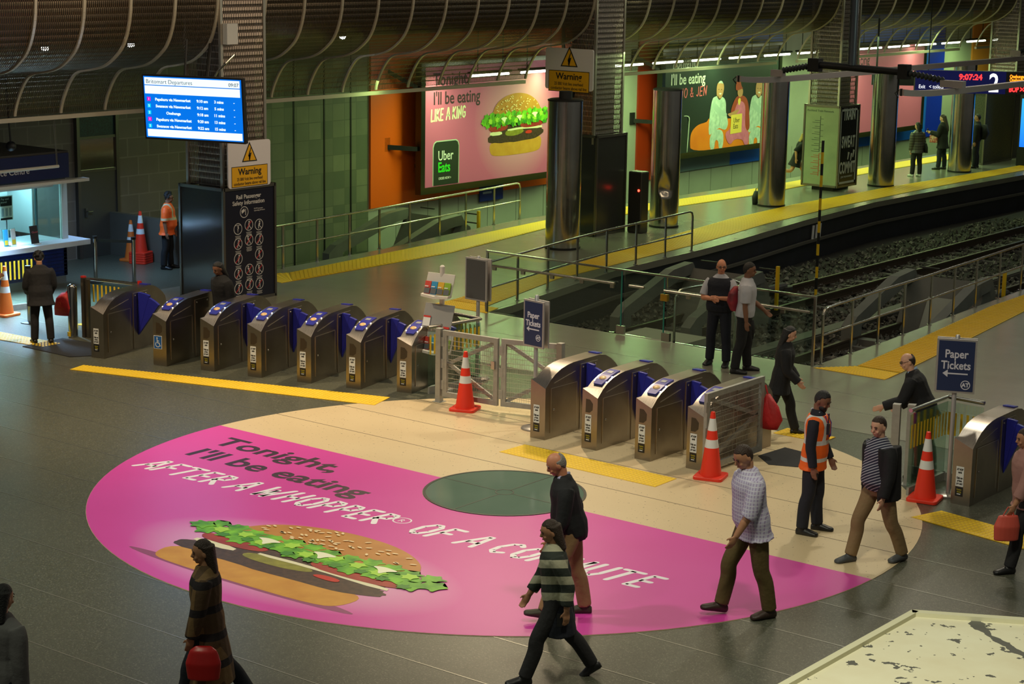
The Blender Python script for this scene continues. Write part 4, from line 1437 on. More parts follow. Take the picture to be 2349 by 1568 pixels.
# glass barrier across the track ends
t = thing('glass_barrier', 'clear glass barrier with steel rails across the ends of the two tracks', 'barrier', (-7.9, 9.4, 0))
for (x0, x1) in ((0, 3.1), (3.16, 4.02), (4.08, 7.02)):
    b = MB(); b.span((x0, -.008, .03), (x1, .008, 1.17)); b.build('glass_panel', GLASS, t)
GE = mat('glass_edge', (0.03, 0.22, 0.17), .2)
for x in (3.1, 4.02):
    b = MB(); b.span((x - .006, -.011, .03), (x + .012, .011, 1.17)); b.build('glass_edge', GE, t)
b = MB(); b.span((-.02, -.03, 1.17), (7.06, .03, 1.20)); b.build('top_rail', RAILM, t)
for (x0, x1) in ((.02, 2.98), (3.3, 3.62), (4.05, 6.98)):
    b = MB(); b.tube([(x0, -.05, .93), (x1, -.05, .93)], .026, 10); b.build('handrail', RAILM, t, True)
for x in (.15, .83, 1.51, 2.19, 2.87, 4.5, 5.3, 6.4):
    b = MB(); b.span((x, -.04, .84), (x + .08, .0, .92)); b.build('clamp', RAILM, t)
for x in (3.02, 4.0):
    b = MB(); b.span((x, -.03, .02), (x + .17, .03, .17)); b.build('base_plate', RAILM, t)
b = MB()
b.span((3.96, -.035, .74), (4.10, .035, .86))
b.build('hinge_plates', mat('hinge_amber', (0.55, 0.30, 0.03), .4, .6), t)
for x in (-.0, 7.04):
    b = MB(); b.span((x - .02, -.02, 0), (x + .02, .02, 1.17)); b.build('end_post', RAILM, t)
# service steps behind the barrier
t = thing('service_steps', 'pale concrete service steps down to the ballast behind the glass barrier', 'steps', (-5.2, 9.5, -1.1))
SC_ = mat('steps_concrete', (0.26, 0.25, 0.20), .7)
b = MB(); b.span((0, 0, 0), (1.4, 1.3, .98)); b.build('landing', SC_, t)
b = MB(); b.span((1.4, .1, 0), (1.75, 1.2, .66)); b.build('step', SC_, t)
t = thing('track_gate_rail', 'low bent steel rail guarding the service steps behind the glass barrier', 'handrail', (-3.75, 9.56, 0))
b = MB(); b.tube([(0, 0, -.02), (0, 0, .80), (.03, .1, .92), (.1, .3, .95), (.25, 1.5, .95), (.32, 1.6, .9), (.6, 2.3, .2)], .024, 10); b.build('rail', RAILM, t, True)
b = MB(); b.tube([(1.25, 0, -.02), (1.25, 0, .62), (1.2, .02, .72)], .024, 10); b.build('rail', RAILM, t, True)

# ------------------------------------------------------------------ buffer stops
BUFC = mat('buffer_paint', (0.15, 0.15, 0.135), .6, noise=(2, .7, (0.09, 0.09, 0.08)))
BUFD = mat('buffer_dark', (0.03, 0.03, 0.028), .6)


def buffer_stop(label, loc, rz, k=1.0, cat='buffer stop'):
    t_ = thing('buffer_stop', label, cat, loc, rz, 'buffer stops')
    for s in (-1, 1):
        b_ = MB()
        prof = [(0, 0), (0, .75), (.25, .98), (2.0, 1.72), (2.75, 1.80), (2.9, 1.5), (2.3, 1.42), (.45, .72), (.45, 0)]
        b_.prism([(s * .85 - .11, y * k, z * k * .74) for y, z in prof], (.22, 0, 0)); b_.build('side_beam', BUFC, t_)
        b_ = MB(); b_.tube([(s * .7, 3.2 * k, .8 * k), (s * .7, 4.1 * k, .8 * k)], .11, 12); b_.lathe([(.2, 0), (.2, .08)], (s * .7, 4.1 * k, .75 * k), 14); b_.build('buffer', BUFD, t_)
    b_ = MB(); b_.prism([(-.85, 2.0 * k, 0), (-.85, 3.4 * k, 0), (-.85, 3.2 * k, 1.0 * k), (-.85, 2.75 * k, 1.22 * k)], (1.7, 0, 0)); b_.build('sloping_face', BUFC, t_)
    b_ = MB(); b_.span((-.8, .3, .12), (.8, .55, .3)); b_.span((-.95, 0, 0), (.95, .12, .2)); b_.build('cross_beam', BUFC, t_)
    b_ = MB(); b_.prism([(-.3, 2.13 * k, .25 * k), (-.3, 2.5 * k, .85 * k), (.3, 2.5 * k, .85 * k), (.3, 2.13 * k, .25 * k)], (0, -.012, .012)); b_.build('data_plate', mat('plate_grey', (0.3, 0.32, 0.28), .5), t_)
    b_ = MB()
    b_.span((.92, 3.35 * k, .45), (.98, 3.42 * k, 1.36 * k))
    b_.build('marker_post', YELLOW, t_)
    b_ = MB()
    for z in (.55, .8, 1.05, 1.26):
        b_.span((-.95, 3.37 * k, z * k), (-.5, 3.41 * k, z * k + .03)); b_.span((.5, 3.37 * k, z * k), (.95, 3.41 * k, z * k + .03))
    b_.build('rungs', BUFD, t_)
    return t_


buffer_stop('grey sloping buffer stop in the far track bed below the burger billboard', (-16.3, 14.7, -1.1), 0, 1.06)
buffer_stop('grey buffer stop at the end of the track, partly behind the two talking men', (-6.6, 13.0, -1.1), .02, 1.02)
buffer_stop('broad dark buffer stop beside the near platform handrail', (-2.55, 15.3, -1.1), .03, 1.05)

# ------------------------------------------------------------------ overhead conductor beams, hanging pole, platform sign
BEAM = mat('beam_alloy', (0.50, 0.44, 0.42), .45, .5)
INSU = mat('insulator_dark', (0.035, 0.04, 0.038), .35)
for nm, x, y0, lab in (('a', -6.83, 16.4, 'long pale conductor beam with an upturned end over the track by the middle platform'), ('b', -2.7, 15.7, 'long pale conductor beam with an upturned end over the track by the near platform')):
    t = thing('conductor_beam', lab, 'conductor beam', (x, y0, 4.0), 0, 'overhead conductor beams')
    z = lambda y: .10 * math.exp(-y / .8)
    b = MB()
    ys = [0, .3, .7, 1.2, 2, 4, 10, 20, 32]
    for ya, yb in zip(ys, ys[1:]):
        b.prism([(-.06, ya, z(ya)), (-.06, yb, z(yb)), (-.06, yb, z(yb) + .12), (-.06, ya, z(ya) + .12)], (.12, 0, 0))
    b.build('beam', BEAM, t)
    b = MB()
    b.prism([(-.02, -.01, .09), (.02, -.01, .09), (.02, -.01, .23), (-.02, -.01, .23)], (0, .03, 0)); b.tube([(-.05, 0, .2), (-.12, -.02, .14), (-.05, 0, .05)], .012, 6); b.build('end_clip', DARK, t)
t = thing('insulator_arm', 'dark cross arm with ribbed insulators holding the two conductor beams', 'insulator', (-4.87, 18.0, 4.41))


def insulator(b_, a, c, n=9, r=.075):
    a, c = Vector(a), Vector(c)
    pts, rr = [], []
    for k in range(n * 2 + 1):
        pts.append(a + (c - a) * (k / (n * 2))); rr.append(r if k % 2 else r * .55)
    b_.tube(pts, rr, 12)


b = MB(); b.tube([(-1.0, 0, .03), (1.0, 0, -.02)], .075, 12); b.build('cross_tube', DARK, t, True)
b = MB(); insulator(b, (-1.15, 0, .0), (-1.85, 0, -.14)); b.build('insulator', INSU, t)
b = MB(); insulator(b, (1.15, 0, -.03), (1.95, 0, -.14)); b.build('insulator', INSU, t)
for c_, s_ in (((-1.05, 0, .02), (.26, .2, .28)), ((1.05, 0, -.01), (.22, .2, .3))):
    b = MB(); b.box(c_, s_); b.build('clamp', DARK, t)
for c_, s_ in (((2.15, 0, -.2), (.5, .16, .14)), ((-1.95, 0, -.2), (.3, .14, .14))):
    b = MB(); b.box(c_, s_); b.build('beam_clamp', BEAM, t)
t2 = dup(t, (-4.87, 30.3, 4.41), 0, 'far dark cross arm with ribbed insulators, over the tracks near the platform sign')
t['group'] = t2['group'] = 'insulator arms'
for k, (y, nm) in enumerate(((18.0, 'near'), (30.3, 'far'))):
    t = thing('arm_hanger', 'dark vertical hanger holding the ' + ['insulator arm beside the map cabinet', 'distant insulator arm'][k], 'hanger', (-5.05, y, 4.47), 0, 'arm hangers')
    b = MB(); b.lathe([(.09, 0), (.09, 3.6)], n=16); b.build('hanger_post', mat('pipe_grey', (0.12, 0.14, 0.16), .35, .7), t, True)
t = thing('height_pole', 'thin yellow and black banded pole hanging before the map cabinet', 'pole', (-6.75, 20.0, 0))
for k in range(14):
    b = MB(); b.lathe([(.032, -1.05 + .262 * k), (.032, -1.05 + .262 * (k + 1))], n=12); b.build('band', BLACK if k % 2 else YELLOW, t, True)

t = thing('platform_sign', 'hanging navy platform sign with a white 2 and glowing train times', 'sign', (-10.0, 31.0, 2.95), .62)
b = MB(); b.span((-.05, 0, 0), (3.6, .22, .62)); b.build('housing', mat('sign_case', (0.05, 0.05, 0.05), .4), t)
b = MB(); b.quad((-.05, -.003, 0), (2.45, -.003, 0), (2.45, -.003, .62), (-.05, -.003, .62)); b.build('navy_panel', mat('sign_navy_lit', (0.008, 0.012, 0.10), .4, emit=.25, ecol=(0.01, 0.012, 0.12)), t)
LW, LR, LO = mat('lit_white', (0.9, 0.9, 0.95), .5, emit=1.0), mat('lit_red', (0.2, 0.0, 0.0), .5, emit=3.0, ecol=(1, 0.02, 0.02)), mat('lit_amber', (0.2, 0.05, 0.0), .5, emit=2.5, ecol=(1, 0.22, 0.01))
text('lettering', '2', .72, LW, (1.98, -.006, .06), RTX[::-1] if 0 else (1, 0, 0), UPX, t, bold=.012, sx=.8)
text('lettering', '9:07:24', .22, LR, (1.15, -.006, .38), (1, 0, 0), UPX, t, bold=.006)
text('lettering', 'Onehunga/LS   0918  11\nOnehunga/LS   0948', .13, LO, (2.55, -.006, .45), (1, 0, 0), UPX, t, bold=.003, sx=.72, line=.75)
text('lettering', 'BOP >>>>', .2, LR, (2.55, -.006, .07), (1, 0, 0), UPX, t, bold=.008, sx=.7)
text('lettering', 'Exit   < toilets', .15, LW, (.05, -.006, .12), (1, 0, 0), UPX, t, sx=.8)
text('lettering', 'Britomart', .13, LW, (.05, -.006, .42), (1, 0, 0), UPX, t, sx=.8)
b = MB()
for x in (.3, 3.2):
    b.span((x, .09, .62), (x + .025, .115, 2.6))
b.build('hanger', DARK, t)
t = thing('train_indicator', 'small hanging dark indicator glowing with amber train times beside the map cabinet', 'sign', (-12.6, 33.3, 2.9), .62)
b = MB(); b.span((0, 0, 0), (1.5, .15, .4)); b.build('housing', BLACK, t)
text('lettering', 'Papakura/N  0910', .17, LO, (.08, -.004, .2), (1, 0, 0), UPX, t, bold=.003, sx=.8)
b = MB(); b.span((.1, .05, .4), (.15, .1, 1.95)); b.build('hanger', DARK, t)

# ------------------------------------------------------------------ ticket office
t = thing('ticket_office', 'glazed blue ticket office with a navy fascia and white counter by the picture edge', 'ticket office', (-16.1, 0, 0))
OW = mat('office_wall', (0.60, 0.66, 0.68), .6)
NB = mat('office_blue', (0.008, 0.025, 0.20), .3, noise=(6, .5, (0.005, 0.015, 0.12)))
b = MB(); b.span((-.12, -2, .16), (-.04, 6.1, .80)); b.span((-1.9, 6.02, .16), (-.04, 6.1, .80)); b.build('front_panel', NB, t)
b = MB()
for k in range(9):
    b.span((-.04, -2, .19 + .07 * k), (-.03, 6.1, .2 + .07 * k))
b.build('panel_grooves_printing', mat('groove', (0.004, 0.01, 0.06), .5), t)
b = MB(); b.span((-.1, -2, 0), (-.06, 6.08, .16)); b.build('kick_plate', mat('kick', (0.25, 0.28, 0.32), .3, .5), t)
b = MB(); b.span((-.9, -2, .80), (.37, 6.38, .91)); b.build('counter', mat('counter_white', (0.60, 0.62, 0.68), .35), t, bevel=.01)
b = MB(); b.span((-2.1, 6.0, .91), (-.1, 6.1, 2.12)); b.build('end_wall', mat('office_end', (0.07, 0.065, 0.055), .5), t)
b = MB(); b.span((-2.05, 6.0, .91), (-.95, 5.98, 2.1)); b.span((-2.1, -2, .91), (-2.0, 6, 2.5)); b.span((-1.35, 5.1, .91), (-.85, 5.3, 2.1)); b.build('inner_wall', OW, t)
b = MB(); b.span((-.06, 5.96, .91), (.02, 6.1, 2.12)); b.build('corner_post', mat('post_pale', (0.50, 0.52, 0.48), .4), t)
b = MB(); b.span((-.02, -2, .92), (-.005, 5.33, 2.12)); b.build('glass_pane', GLASS, t)
b = MB(); b.span((-.02, 5.37, .92), (-.005, 5.96, 2.12)); b.build('glass_pane', GLASS, t)
b = MB(); b.span((-.03, 5.33, .91), (.005, 5.37, 2.12)); b.build('glass_joint', mat('glass_joint', (0.06, 0.16, 0.18), .3), t)
b = MB(); b.span((-2.1, -2, 2.62), (.18, 6.02, 2.70)); b.span((-2.1, -2, 2.12), (.1, 6.0, 2.2)); b.build('roof', mat('office_roof', (0.055, 0.05, 0.045), .7), t)
b = MB(); b.span((.14, -2, 2.17), (.2, 6.02, 2.66)); b.build('fascia', NAVY, t)
text('lettering', 'Service Centre', .17, mat('fascia_white', (0.85, 0.85, 0.87), .5), (.203, 5.05, 2.32), RTX, UPX, t, 'RIGHT', sx=1.0)
b = MB(); b.span((.3, -2, 2.1), (.5, 6.28, 2.16)); b.build('awning_rail', mat('awning_pale', (0.62, 0.58, 0.52), .5), t)
b = MB(); b.span((.22, 3.9, 2.04), (.34, 5.5, 2.1)); b.build('light_strip', mat('strip_pale', (0.6, 0.62, 0.62), .5), t)
b = MB(); b.span((-1.98, 2.0, .95), (-1.95, 3.9, 1.5)); b.build('office_shelf', mat('office_dark', (0.02, 0.04, 0.06), .5), t)
t = thing('office_chair', 'dark office chair with a curved mesh back inside the ticket office window', 'chair', (-16.95, 4.75, 0.45))
b = MB(); b.prism([(-.22, .0, .4), (.22, 0, .4), (.24, .05, .7), (.18, .06, .98), (-.18, .06, .98), (-.24, .05, .7)], (0, .04, 0)); b.build('backrest', BLACK, t, bevel=.01)
b = MB(); b.box((0, -.2, .32), (.46, .44, .08)); b.build('seat', BLACK, t, bevel=.02)
b = MB(); b.tube([(-.25, .02, .4), (-.29, -.05, .7), (-.2, .03, 1.0), (.2, .03, 1.0), (.29, -.05, .7), (.25, .02, .4)], .016, 8); b.build('frame', mat('chair_frame', (0.3, 0.35, 0.4), .3, .7), t)
b = MB(); b.tube([(0, -.2, -.4), (0, -.2, .3)], .03, 8)
for k in range(5):
    a = 2 * PI * k / 5
    b.tube([(0, -.2, -.38), (.28 * math.cos(a), -.2 + .28 * math.sin(a), -.42)], .02, 6)
b.build('pedestal', BLACK, t)
t = thing('price_notice', 'white and black printed notice behind the ticket office glass', 'notice', (-16.13, 4.48, 1.42))
b = MB(); b.span((-.01, 0, 0), (0, .32, .48)); b.build('sheet', WHITE, t)
b = MB(); b.quad((.002, .02, .28), (.002, .30, .28), (.002, .30, .46), (.002, .02, .46)); b.quad((.002, .02, .01), (.002, .3, .01), (.002, .3, .05), (.002, .02, .05)); b.build('black_blocks_printing', BLACK, t)
text('lettering', 'Pay and\ntravel', .06, WHITE, (.003, .04, .40), RTX, UPX, t)
b = MB()
for k in range(3):
    b.quad((.002, .05 + .09 * k, .08), (.002, .11 + .09 * k, .08), (.002, .11 + .09 * k, .24), (.002, .05 + .09 * k, .24))
b.build('table_columns_printing', mat('print_palegrey', (0.35, 0.42, 0.5), .5), t)
b = MB(); b.tube([(0, .16, -.5), (0, .16, 0)], .012, 8); b.lathe([(.07, -.51), (.07, -.5)], (0, .16, 0)); b.build('stand', BLACK, t)
for k, (y, c, lab) in enumerate(((4.44, (0.03, 0.30, 0.55), 'bright blue leaflet in a clear stand on the ticket counter'), (4.62, (0.55, 0.55, 0.50), 'pale leaflet with a yellow corner in a clear stand on the ticket counter'))):
    t = thing('leaflet_holder', lab, 'leaflet holder', (-15.98, y, .91), .1, 'leaflet holders on the ticket counter')
    b = MB(); b.span((-.05, 0, 0), (.0, .14, .02)); b.prism([(-.02, 0, .02), (-.02, .14, .02), (-.05, .14, .36), (-.05, 0, .36)], (.012, 0, 0)); b.build('stand', GLASS, t)
    b = MB(); b.prism([(0, .01, .03), (0, .13, .03), (-.03, .13, .35), (-.03, .01, .35)], (.004, 0, 0)); b.build('leaflet', mat('leaflet_%d' % k, c, .5), t)
    b = MB(); b.prism([(.005, .03, .05), (.005, .11, .05), (-.003, .11, .14), (-.003, .03, .14)], (.003, 0, 0)); b.build('leaflet_picture_printing', mat('leaflet_y', (0.65, 0.45, 0.02), .5), t)
t = thing('counter_notice', 'small black and red notice standing on the ticket counter', 'notice', (-15.95, 5.08, .91), .1)
b = MB(); b.prism([(0, 0, .01), (0, .2, .01), (-.06, .2, .36), (-.06, 0, .36)], (.012, 0, 0)); b.build('card', mat('card_dark', (0.02, 0.015, 0.02), .4), t)
text('lettering', 'Closed', .055, mat('card_red', (0.45, 0.08, 0.08), .5), (.0, .02, .22), RTX, (-.17, 0, 1), t)
b = MB(); b.box((.0, .1, .006), (.12, .2, .012)); b.build('foot', WHITE, t)
t = thing('water_bottle', 'blue water bottle standing inside the ticket office window', 'bottle', (-16.35, 5.5, .91))
b = MB(); b.lathe([(.045, 0), (.05, .02), (.05, .2), (.025, .25)], n=16); b.build('body', mat('bottle_blue', (0.02, 0.07, 0.35), .3), t, True)
b = MB(); b.lathe([(.028, .25), (.028, .29), (.015, .3)], n=12); b.build('cap', BLACK, t, True)
# queue barrier posts with belt
for k, (x, y, h, lab) in enumerate(((-15.75, 6.5, .9, 'steel queue post at the end of the ticket counter'), (-15.09, 6.94, .9, 'steel queue post holding the loose end of the black belt'), (-13.35, 2.96, 1.0, 'steel post behind the standing woman by the ticket counter'))):
    t = thing('queue_post', lab, 'queue post', (x, y, 0), 0, 'steel queue posts')
    b = MB(); b.lathe([(.04, .01), (.04, h)], n=14); b.build('post', CHROME, t, True)
    b = MB(); b.lathe([(.05, h), (.05, h + .05)], n=14); b.build('cap', BLACK, t)
    b = MB(); b.lathe([(.16, 0), (.16, .015), (.05, .03)], n=20); b.build('base', DARK, t)
b = MB(); b.prism([(-15.73, 6.53, .83), (-15.11, 6.92, .83), (-15.11, 6.92, .89), (-15.73, 6.53, .89)], (.006, -.006, 0))
tag(b.build('queue_belt', BLACK), 'black belt stretched between the two steel queue posts', 'belt')
# hanging rod lamp and camera at the picture edge
t = thing('hanging_lamp_bar', 'slim pale bar hung on two thin rods before the ticket office sign', 'hanging lamp', (-14.6, 4.7, 2.6))
b = MB(); b.tube([(0, -2.2, 0), (0, .02, 0)], .03, 8); b.build('bar', mat('bar_pale', (0.55, 0.54, 0.50), .5), t, True)
b = MB(); b.tube([(0, -.02, 0), (0, -.15, 2.2)], .007, 6); b.build('rod', RAILM, t)
b = MB(); b.tube([(.0, .0, 0), (.05, -.14, 2.2)], .007, 6); b.build('rod', RAILM, t)
t = thing('dome_camera', 'small black round camera near the ticket office roof', 'camera', (-15.4, 4.25, 2.95))
b = MB(); b.ell((0, 0, 0), (.1, .1, .1)); b.build('dome', BLACK, t, True)
b = MB(); b.tube([(0, 0, .05), (0, -.1, 1.9)], .02, 8); b.build('stem', DARK, t)
# door in the block wall
b = MB()
for a, c in (((-18.3, 8.12, 0), (-18.2, 8.2, 3.1)), ((-18.3, 9.2, 0), (-18.2, 9.28, 3.1)), ((-18.3, 8.2, 1.86), (-18.22, 9.2, 1.92)), ((-18.3, 8.2, 2.58), (-18.22, 9.2, 2.64))):
    b.span(a, c)
dr = struct(b.build('door_1', mat('door_frame', (0.14, 0.13, 0.11), .3, .7)))
b = MB(); b.span((-18.28, 8.2, 0), (-18.24, 9.2, 1.86)); b.build('leaf', mat('door_leaf', (0.09, 0.085, 0.07), .35, .4), dr)
b = MB(); b.span((-18.28, 8.2, 1.92), (-18.25, 9.2, 2.58)); b.build('mirror_panel', mat('door_mirror', (0.5, 0.48, 0.4), .08, 1.0), dr)
b = MB(); b.span((-18.28, 8.2, 2.64), (-18.25, 9.2, 3.08)); b.build('mesh_panel', mat('door_mesh', (0.01, 0.05, 0.055), .4, noise=(25, .3, (0.005, 0.015, 0.03))), dr)
b = MB(); b.box((-18.2, 8.32, 1.0), (.04, .05, .2)); b.tube([(-18.18, 8.32, 1.02), (-18.15, 8.34, 1.02), (-18.15, 8.46, 1.02)], .015, 8); b.build('handle', CHROME, dr)

# bottom corner: top of a kiosk roof, cracked paint
KP = N('cracked_paint')
c = KP.coord()
n1 = KP.noise(c, 2.2, 6, .6)
v = KP.new('TexVoronoi', feature='DISTANCE_TO_EDGE'); v.inputs['Scale'].default_value = .45
mp = KP.new('Mapping'); KP.link(c, mp.inputs[0])
nz = KP.new('TexNoise'); nz.inputs['Scale'].default_value = 2.5; nz.inputs['Detail'].default_value = 5; KP.link(c, nz.inputs['Vector'])
add = KP.new('VectorMath', operation='MULTIPLY_ADD'); KP.link(nz.outputs['Color'], add.inputs[0]); add.inputs[1].default_value = (.5, .5, .5); KP.link(c, add.inputs[2])
KP.link(add.outputs[0], v.inputs['Vector'])
crack = KP.math('LESS_THAN', v.outputs['Distance'], KP.math('MULTIPLY', KP.noise(c, 2.6, 3), .034))
flake = KP.math('GREATER_THAN', KP.noise(c, 9, 3, .6), .63)
col = KP.mix(n1, (0.62, 0.55, 0.36), (0.78, 0.78, 0.60))
KP.base(KP.mix(KP.math('MAXIMUM', crack, flake), col, (0.11, 0.11, 0.095)), .55)
t = thing('kiosk', 'kiosk roof with cracked flaking cream paint at the bottom picture corner', 'kiosk', (9.38, -7.52, 0))
R2 = [(0, 0), (2.6, 1.42), (2.6, -5), (-.0, -5)]
b = MB(); b.plate(R2, 2.45, 2.6); b.build('roof', MATS['cracked_paint'], t)
b = MB()
b.prism([(0, 0, 2.6), (2.6, 1.42, 2.6), (2.6, 1.42, 2.63), (0, 0, 2.63)], (.03, -.05, 0))
b.prism([(0, 0, 2.6), (0, -5, 2.6), (0, -5, 2.63), (0, 0, 2.63)], (.05, 0, 0))
b.build('roof_edge', mat('kiosk_edge', (0.62, 0.60, 0.42), .5), t)
b = MB(); b.plate([(.12, -.1), (2.5, 1.2), (2.5, -4.9), (.12, -4.9)], 0, 2.45); b.build('body', mat('kiosk_wall', (0.25, 0.25, 0.22), .6), t)

# ------------------------------------------------------------------ ticket gates
BRASS = mat('reader_amber', (0.62, 0.30, 0.06), .35, noise=(40, .4, (0.75, 0.55, 0.30)))
LCD = mat('reader_lcd', (0.32, 0.33, 0.36), .2)
PAPER = mat('sticker_white', (0.68, 0.70, 0.70), .5)
SEAM = mat('seam_light', (0.62, 0.58, 0.52), .3, .9)
GW, GL = .26, 1.78


def gate_profile(lo):
    """side outline (y, z) of the hood side: lo = height where the front edge stops"""
    P = [(0, 0), (0, lo), (.12, .86), (.22, .925), (.36, .985), (.52, 1.02), (.66, 1.035), (1.30, 1.045), (1.44, 1.02), (1.58, .95), (1.69, .87), (1.76, .80), (1.78, .74), (1.78, 0)]
    return P


def gate(name, label, loc, rz, reader=True, sticker='list', paddle=1, slot=True, group='ticket gates'):
    t_ = thing(name, label, 'ticket gate', loc, rz, group)
    hwid = GW / 2
    L_, R_ = gate_profile(.86), gate_profile(.75)
    b_ = MB()
    n = len(L_)
    vs = [(-hwid, y, z) for y, z in L_] + [(hwid, y, z) for y, z in R_]
    fs = [tuple(range(n - 1, -1, -1)), tuple(range(n, 2 * n))]
    for i in range(n):
        j = (i + 1) % n
        b_.cur = 1 if 1 <= i <= 5 else 0
        if i == 1:
            # the small triangular facet under the hood
            pass
        fs_ = (i, j, n + j, n + i)
    b_.v = vs
    for f in fs:
        b_.f.append(f); b_.mi.append(0)
    for i in range(n):
        j = (i + 1) % n
        b_.f.append((i, j, n + j, n + i)); b_.mi.append(1 if i in (1, 2, 3, 4, 5) else 0)
    b_.build('body', [STEEL, STEEL_HOOD], t_, True)
    b_ = MB(); b_.span((-hwid + .015, .01, .0), (hwid - .015, GL - .01, .05)); b_.build('base_plinth', DARK, t_)
    # seams and doors on both long sides
    for s in (-1, 1):
        x = s * hwid
        b_ = MB(); b_.box((x + s * .003, .43, .41), (.008, .62, .64)); dd = b_.build('access_door', STEEL, t_)
        b_ = MB(); X = x + s * .0085
        b_.box((X, .125, .41), (.004, .006, .64)); b_.box((X, .74, .41), (.004, .006, .64))
        b_.prism([(X, .12, .735), (X, .12, .742), (X, .74, .742), (X, .74, .735)], (s * .003, 0, 0))
        b_.prism([(X - s * .006, .20, .80), (X - s * .006, .20, .807), (X - s * .006, .70, .90), (X - s * .006, .70, .893)], (s * .003, 0, 0))
        b_.build('door_outline', SEAM, dd)
        b_ = MB(); b_.ell((x + s * .01, .19, .42), (.012, .016, .016), 8, 6); b_.build('lock', CHROME, dd)
        b_ = MB(); b_.box((x + s * .003, 1.03, .5), (.008, .42, .96)); pn = b_.build('paddle_panel', STEEL, t_)
        b_ = MB()
        b_.box((x + s * .009, .83, .5), (.004, .006, .95)); b_.box((x + s * .009, 1.03, .975), (.004, .4, .006)); b_.build('panel_outline', SEAM, pn)
        b_ = MB()
        for yy in (.88, 1.18):
            b_.ell((x + s * .012, yy, .93), (.01, .014, .014), 8, 6)
        b_.build('screws', CHROME, pn)
    # paddles
    for s, ext in ((1, .56 if paddle == 2 else .30), (-1, .22)):
        if not paddle:
            continue
        x = s * (hwid + .008)
        for q, (a0, a1, sh) in enumerate(((0, .5, 0), (.5, 1, -.035))):
            amax = math.atan2(ext, .72)
            r = .74
            pts = [(x, .95, .24)]
            for k in range(6):
                a = amax * (a0 + (a1 - a0) * k / 5)
                pts.append((x + s * (r + sh) * math.sin(a), .95, .24 + (r + sh) * math.cos(a)))
            b_ = MB(); b_.prism(pts, (0, .05, 0)); b_.build('paddle', BLUEP, t_, bevel=.006)
    # hood furniture: card reader
    hood = [(y, z) for y, z in L_[2:7]]

    def on_hood(u):
        """point and normal along the hood curve, u 0..1"""
        acc_, tot = 0, sum(math.dist(a, c) for a, c in zip(hood, hood[1:]))
        for (ya, za), (yb, zb) in zip(hood, hood[1:]):
            d_ = math.dist((ya, za), (yb, zb))
            if acc_ + d_ >= u * tot - 1e-6:
                f = (u * tot - acc_) / d_
                nn = Vector((0, -(zb - za), (yb - ya))).normalized()
                return Vector((0, ya + (yb - ya) * f, za + (zb - za) * f)), nn
            acc_ += d_
    if reader:
        us = [.12, .3, .5, .7, .88]
        rows_ = []
        for u in us:
            p, nn = on_hood(u)
            w_ = .085 if u > .2 else .07
            rows_.append((p, nn, w_))
        b_ = MB()
        for lift in (.002, .02):
            for p, nn, w_ in rows_:
                q_ = p + nn * lift
                b_.v += [(-w_, q_.y, q_.z), (w_, q_.y, q_.z)]
        m_ = len(us)
        for i in range(m_ - 1):
            a = 2 * (m_ + i)
            b_.f.append((a, a + 1, a + 3, a + 2)); b_.mi.append(0)
            for c in (0, 1):
                b_.f.append((2 * i + c, 2 * i + 2 + c, a + 2 + c, a + c)); b_.mi.append(0)
        b_.f.append((0, 1, 2 * m_ + 1, 2 * m_)); b_.mi.append(0)
        b_.f.append((2 * m_ - 2, 2 * m_ - 1, 4 * m_ - 1, 4 * m_ - 2)); b_.mi.append(0)
        rd = b_.build('card_reader', BLUEP, t_)
        p, nn = on_hood(.36)
        q_ = p + nn * .022
        T = Matrix((Vector((1, 0, 0)), nn.cross(Vector((1, 0, 0))), nn)).transposed()
        b_ = MB(); b_.ell(q_, (.055, .045, .012), 16, 6, T); b_.build('reader_pad', BRASS, rd, True)
        p, nn = on_hood(.68)
        q_ = p + nn * .022
        T = Matrix((Vector((1, 0, 0)), nn.cross(Vector((1, 0, 0))), nn)).transposed()
        b_ = MB(); b_.box(q_, (.085, .07, .006), M=T); b_.build('reader_screen', LCD, rd)
        b_ = MB()
        for s in (-1, 1):
            for u in (.25, .5):
                p, nn = on_hood(u)
                q_ = p + nn * .006
                b_.ell(q_ + Vector((s * .1, 0, 0)), (.007, .02, .006), 8, 6)
        b_.build('status_lights', mat('lamp_pale', (1, .9, .7), .4, emit=2.5), rd)
    b_ = MB(); b_.span((-.07, 1.33, 1.03), (.07, 1.62, 1.05))
    b_ = MB(); b_.prism([(-.08, 1.30, 1.047), (-.08, 1.42, 1.035), (.08, 1.42, 1.035), (.08, 1.30, 1.047)], (0, .004, .014)); b_.build('exit_reader', BLUEP, t_)
    # front face furniture
    F = -.0035
    if slot:
        b_ = MB(); b_.prism([(-.07, F, .53), (-.065, F, .72), (.0, F, .715), (.05, F, .66), (.045, F, .57), (.0, F, .53)], (0, .003, 0)); b_.build('ticket_slot', mat('slot_dark', (0.05, 0.035, 0.02), .3), t_)
    if sticker == 'list':
        z1 = .50
        b_ = MB(); b_.span((-.075, F, .24), (.03, F + .003, z1)); sk = b_.build('info_sticker', PAPER, t_)
        text('lettering', 'AT HOP\ncards\n\nOnly one\nperson\nper card', .037, BLACK, (-.022, F - .001, z1 - .05), (1, 0, 0), (0, 0, 1), sk, 'CENTER', .002, .001, sx=.62)
        b_ = MB(); b_.span((-.075, F, .11), (.03, F + .003, .235)); sk = b_.build('warning_sticker', BLACK, t_)
        text('lettering', 'Caution\nclosing', .03, mat('sticker_yellow', (0.6, 0.5, 0.02), .5), (-.022, F - .001, .19), (1, 0, 0), (0, 0, 1), sk, 'CENTER', 0, .001, sx=.7)
        b_ = MB(); b_.span((-.05, F - .002, .135), (.0, F, .145)); b_.build('arrow_printing', WHITE, sk)
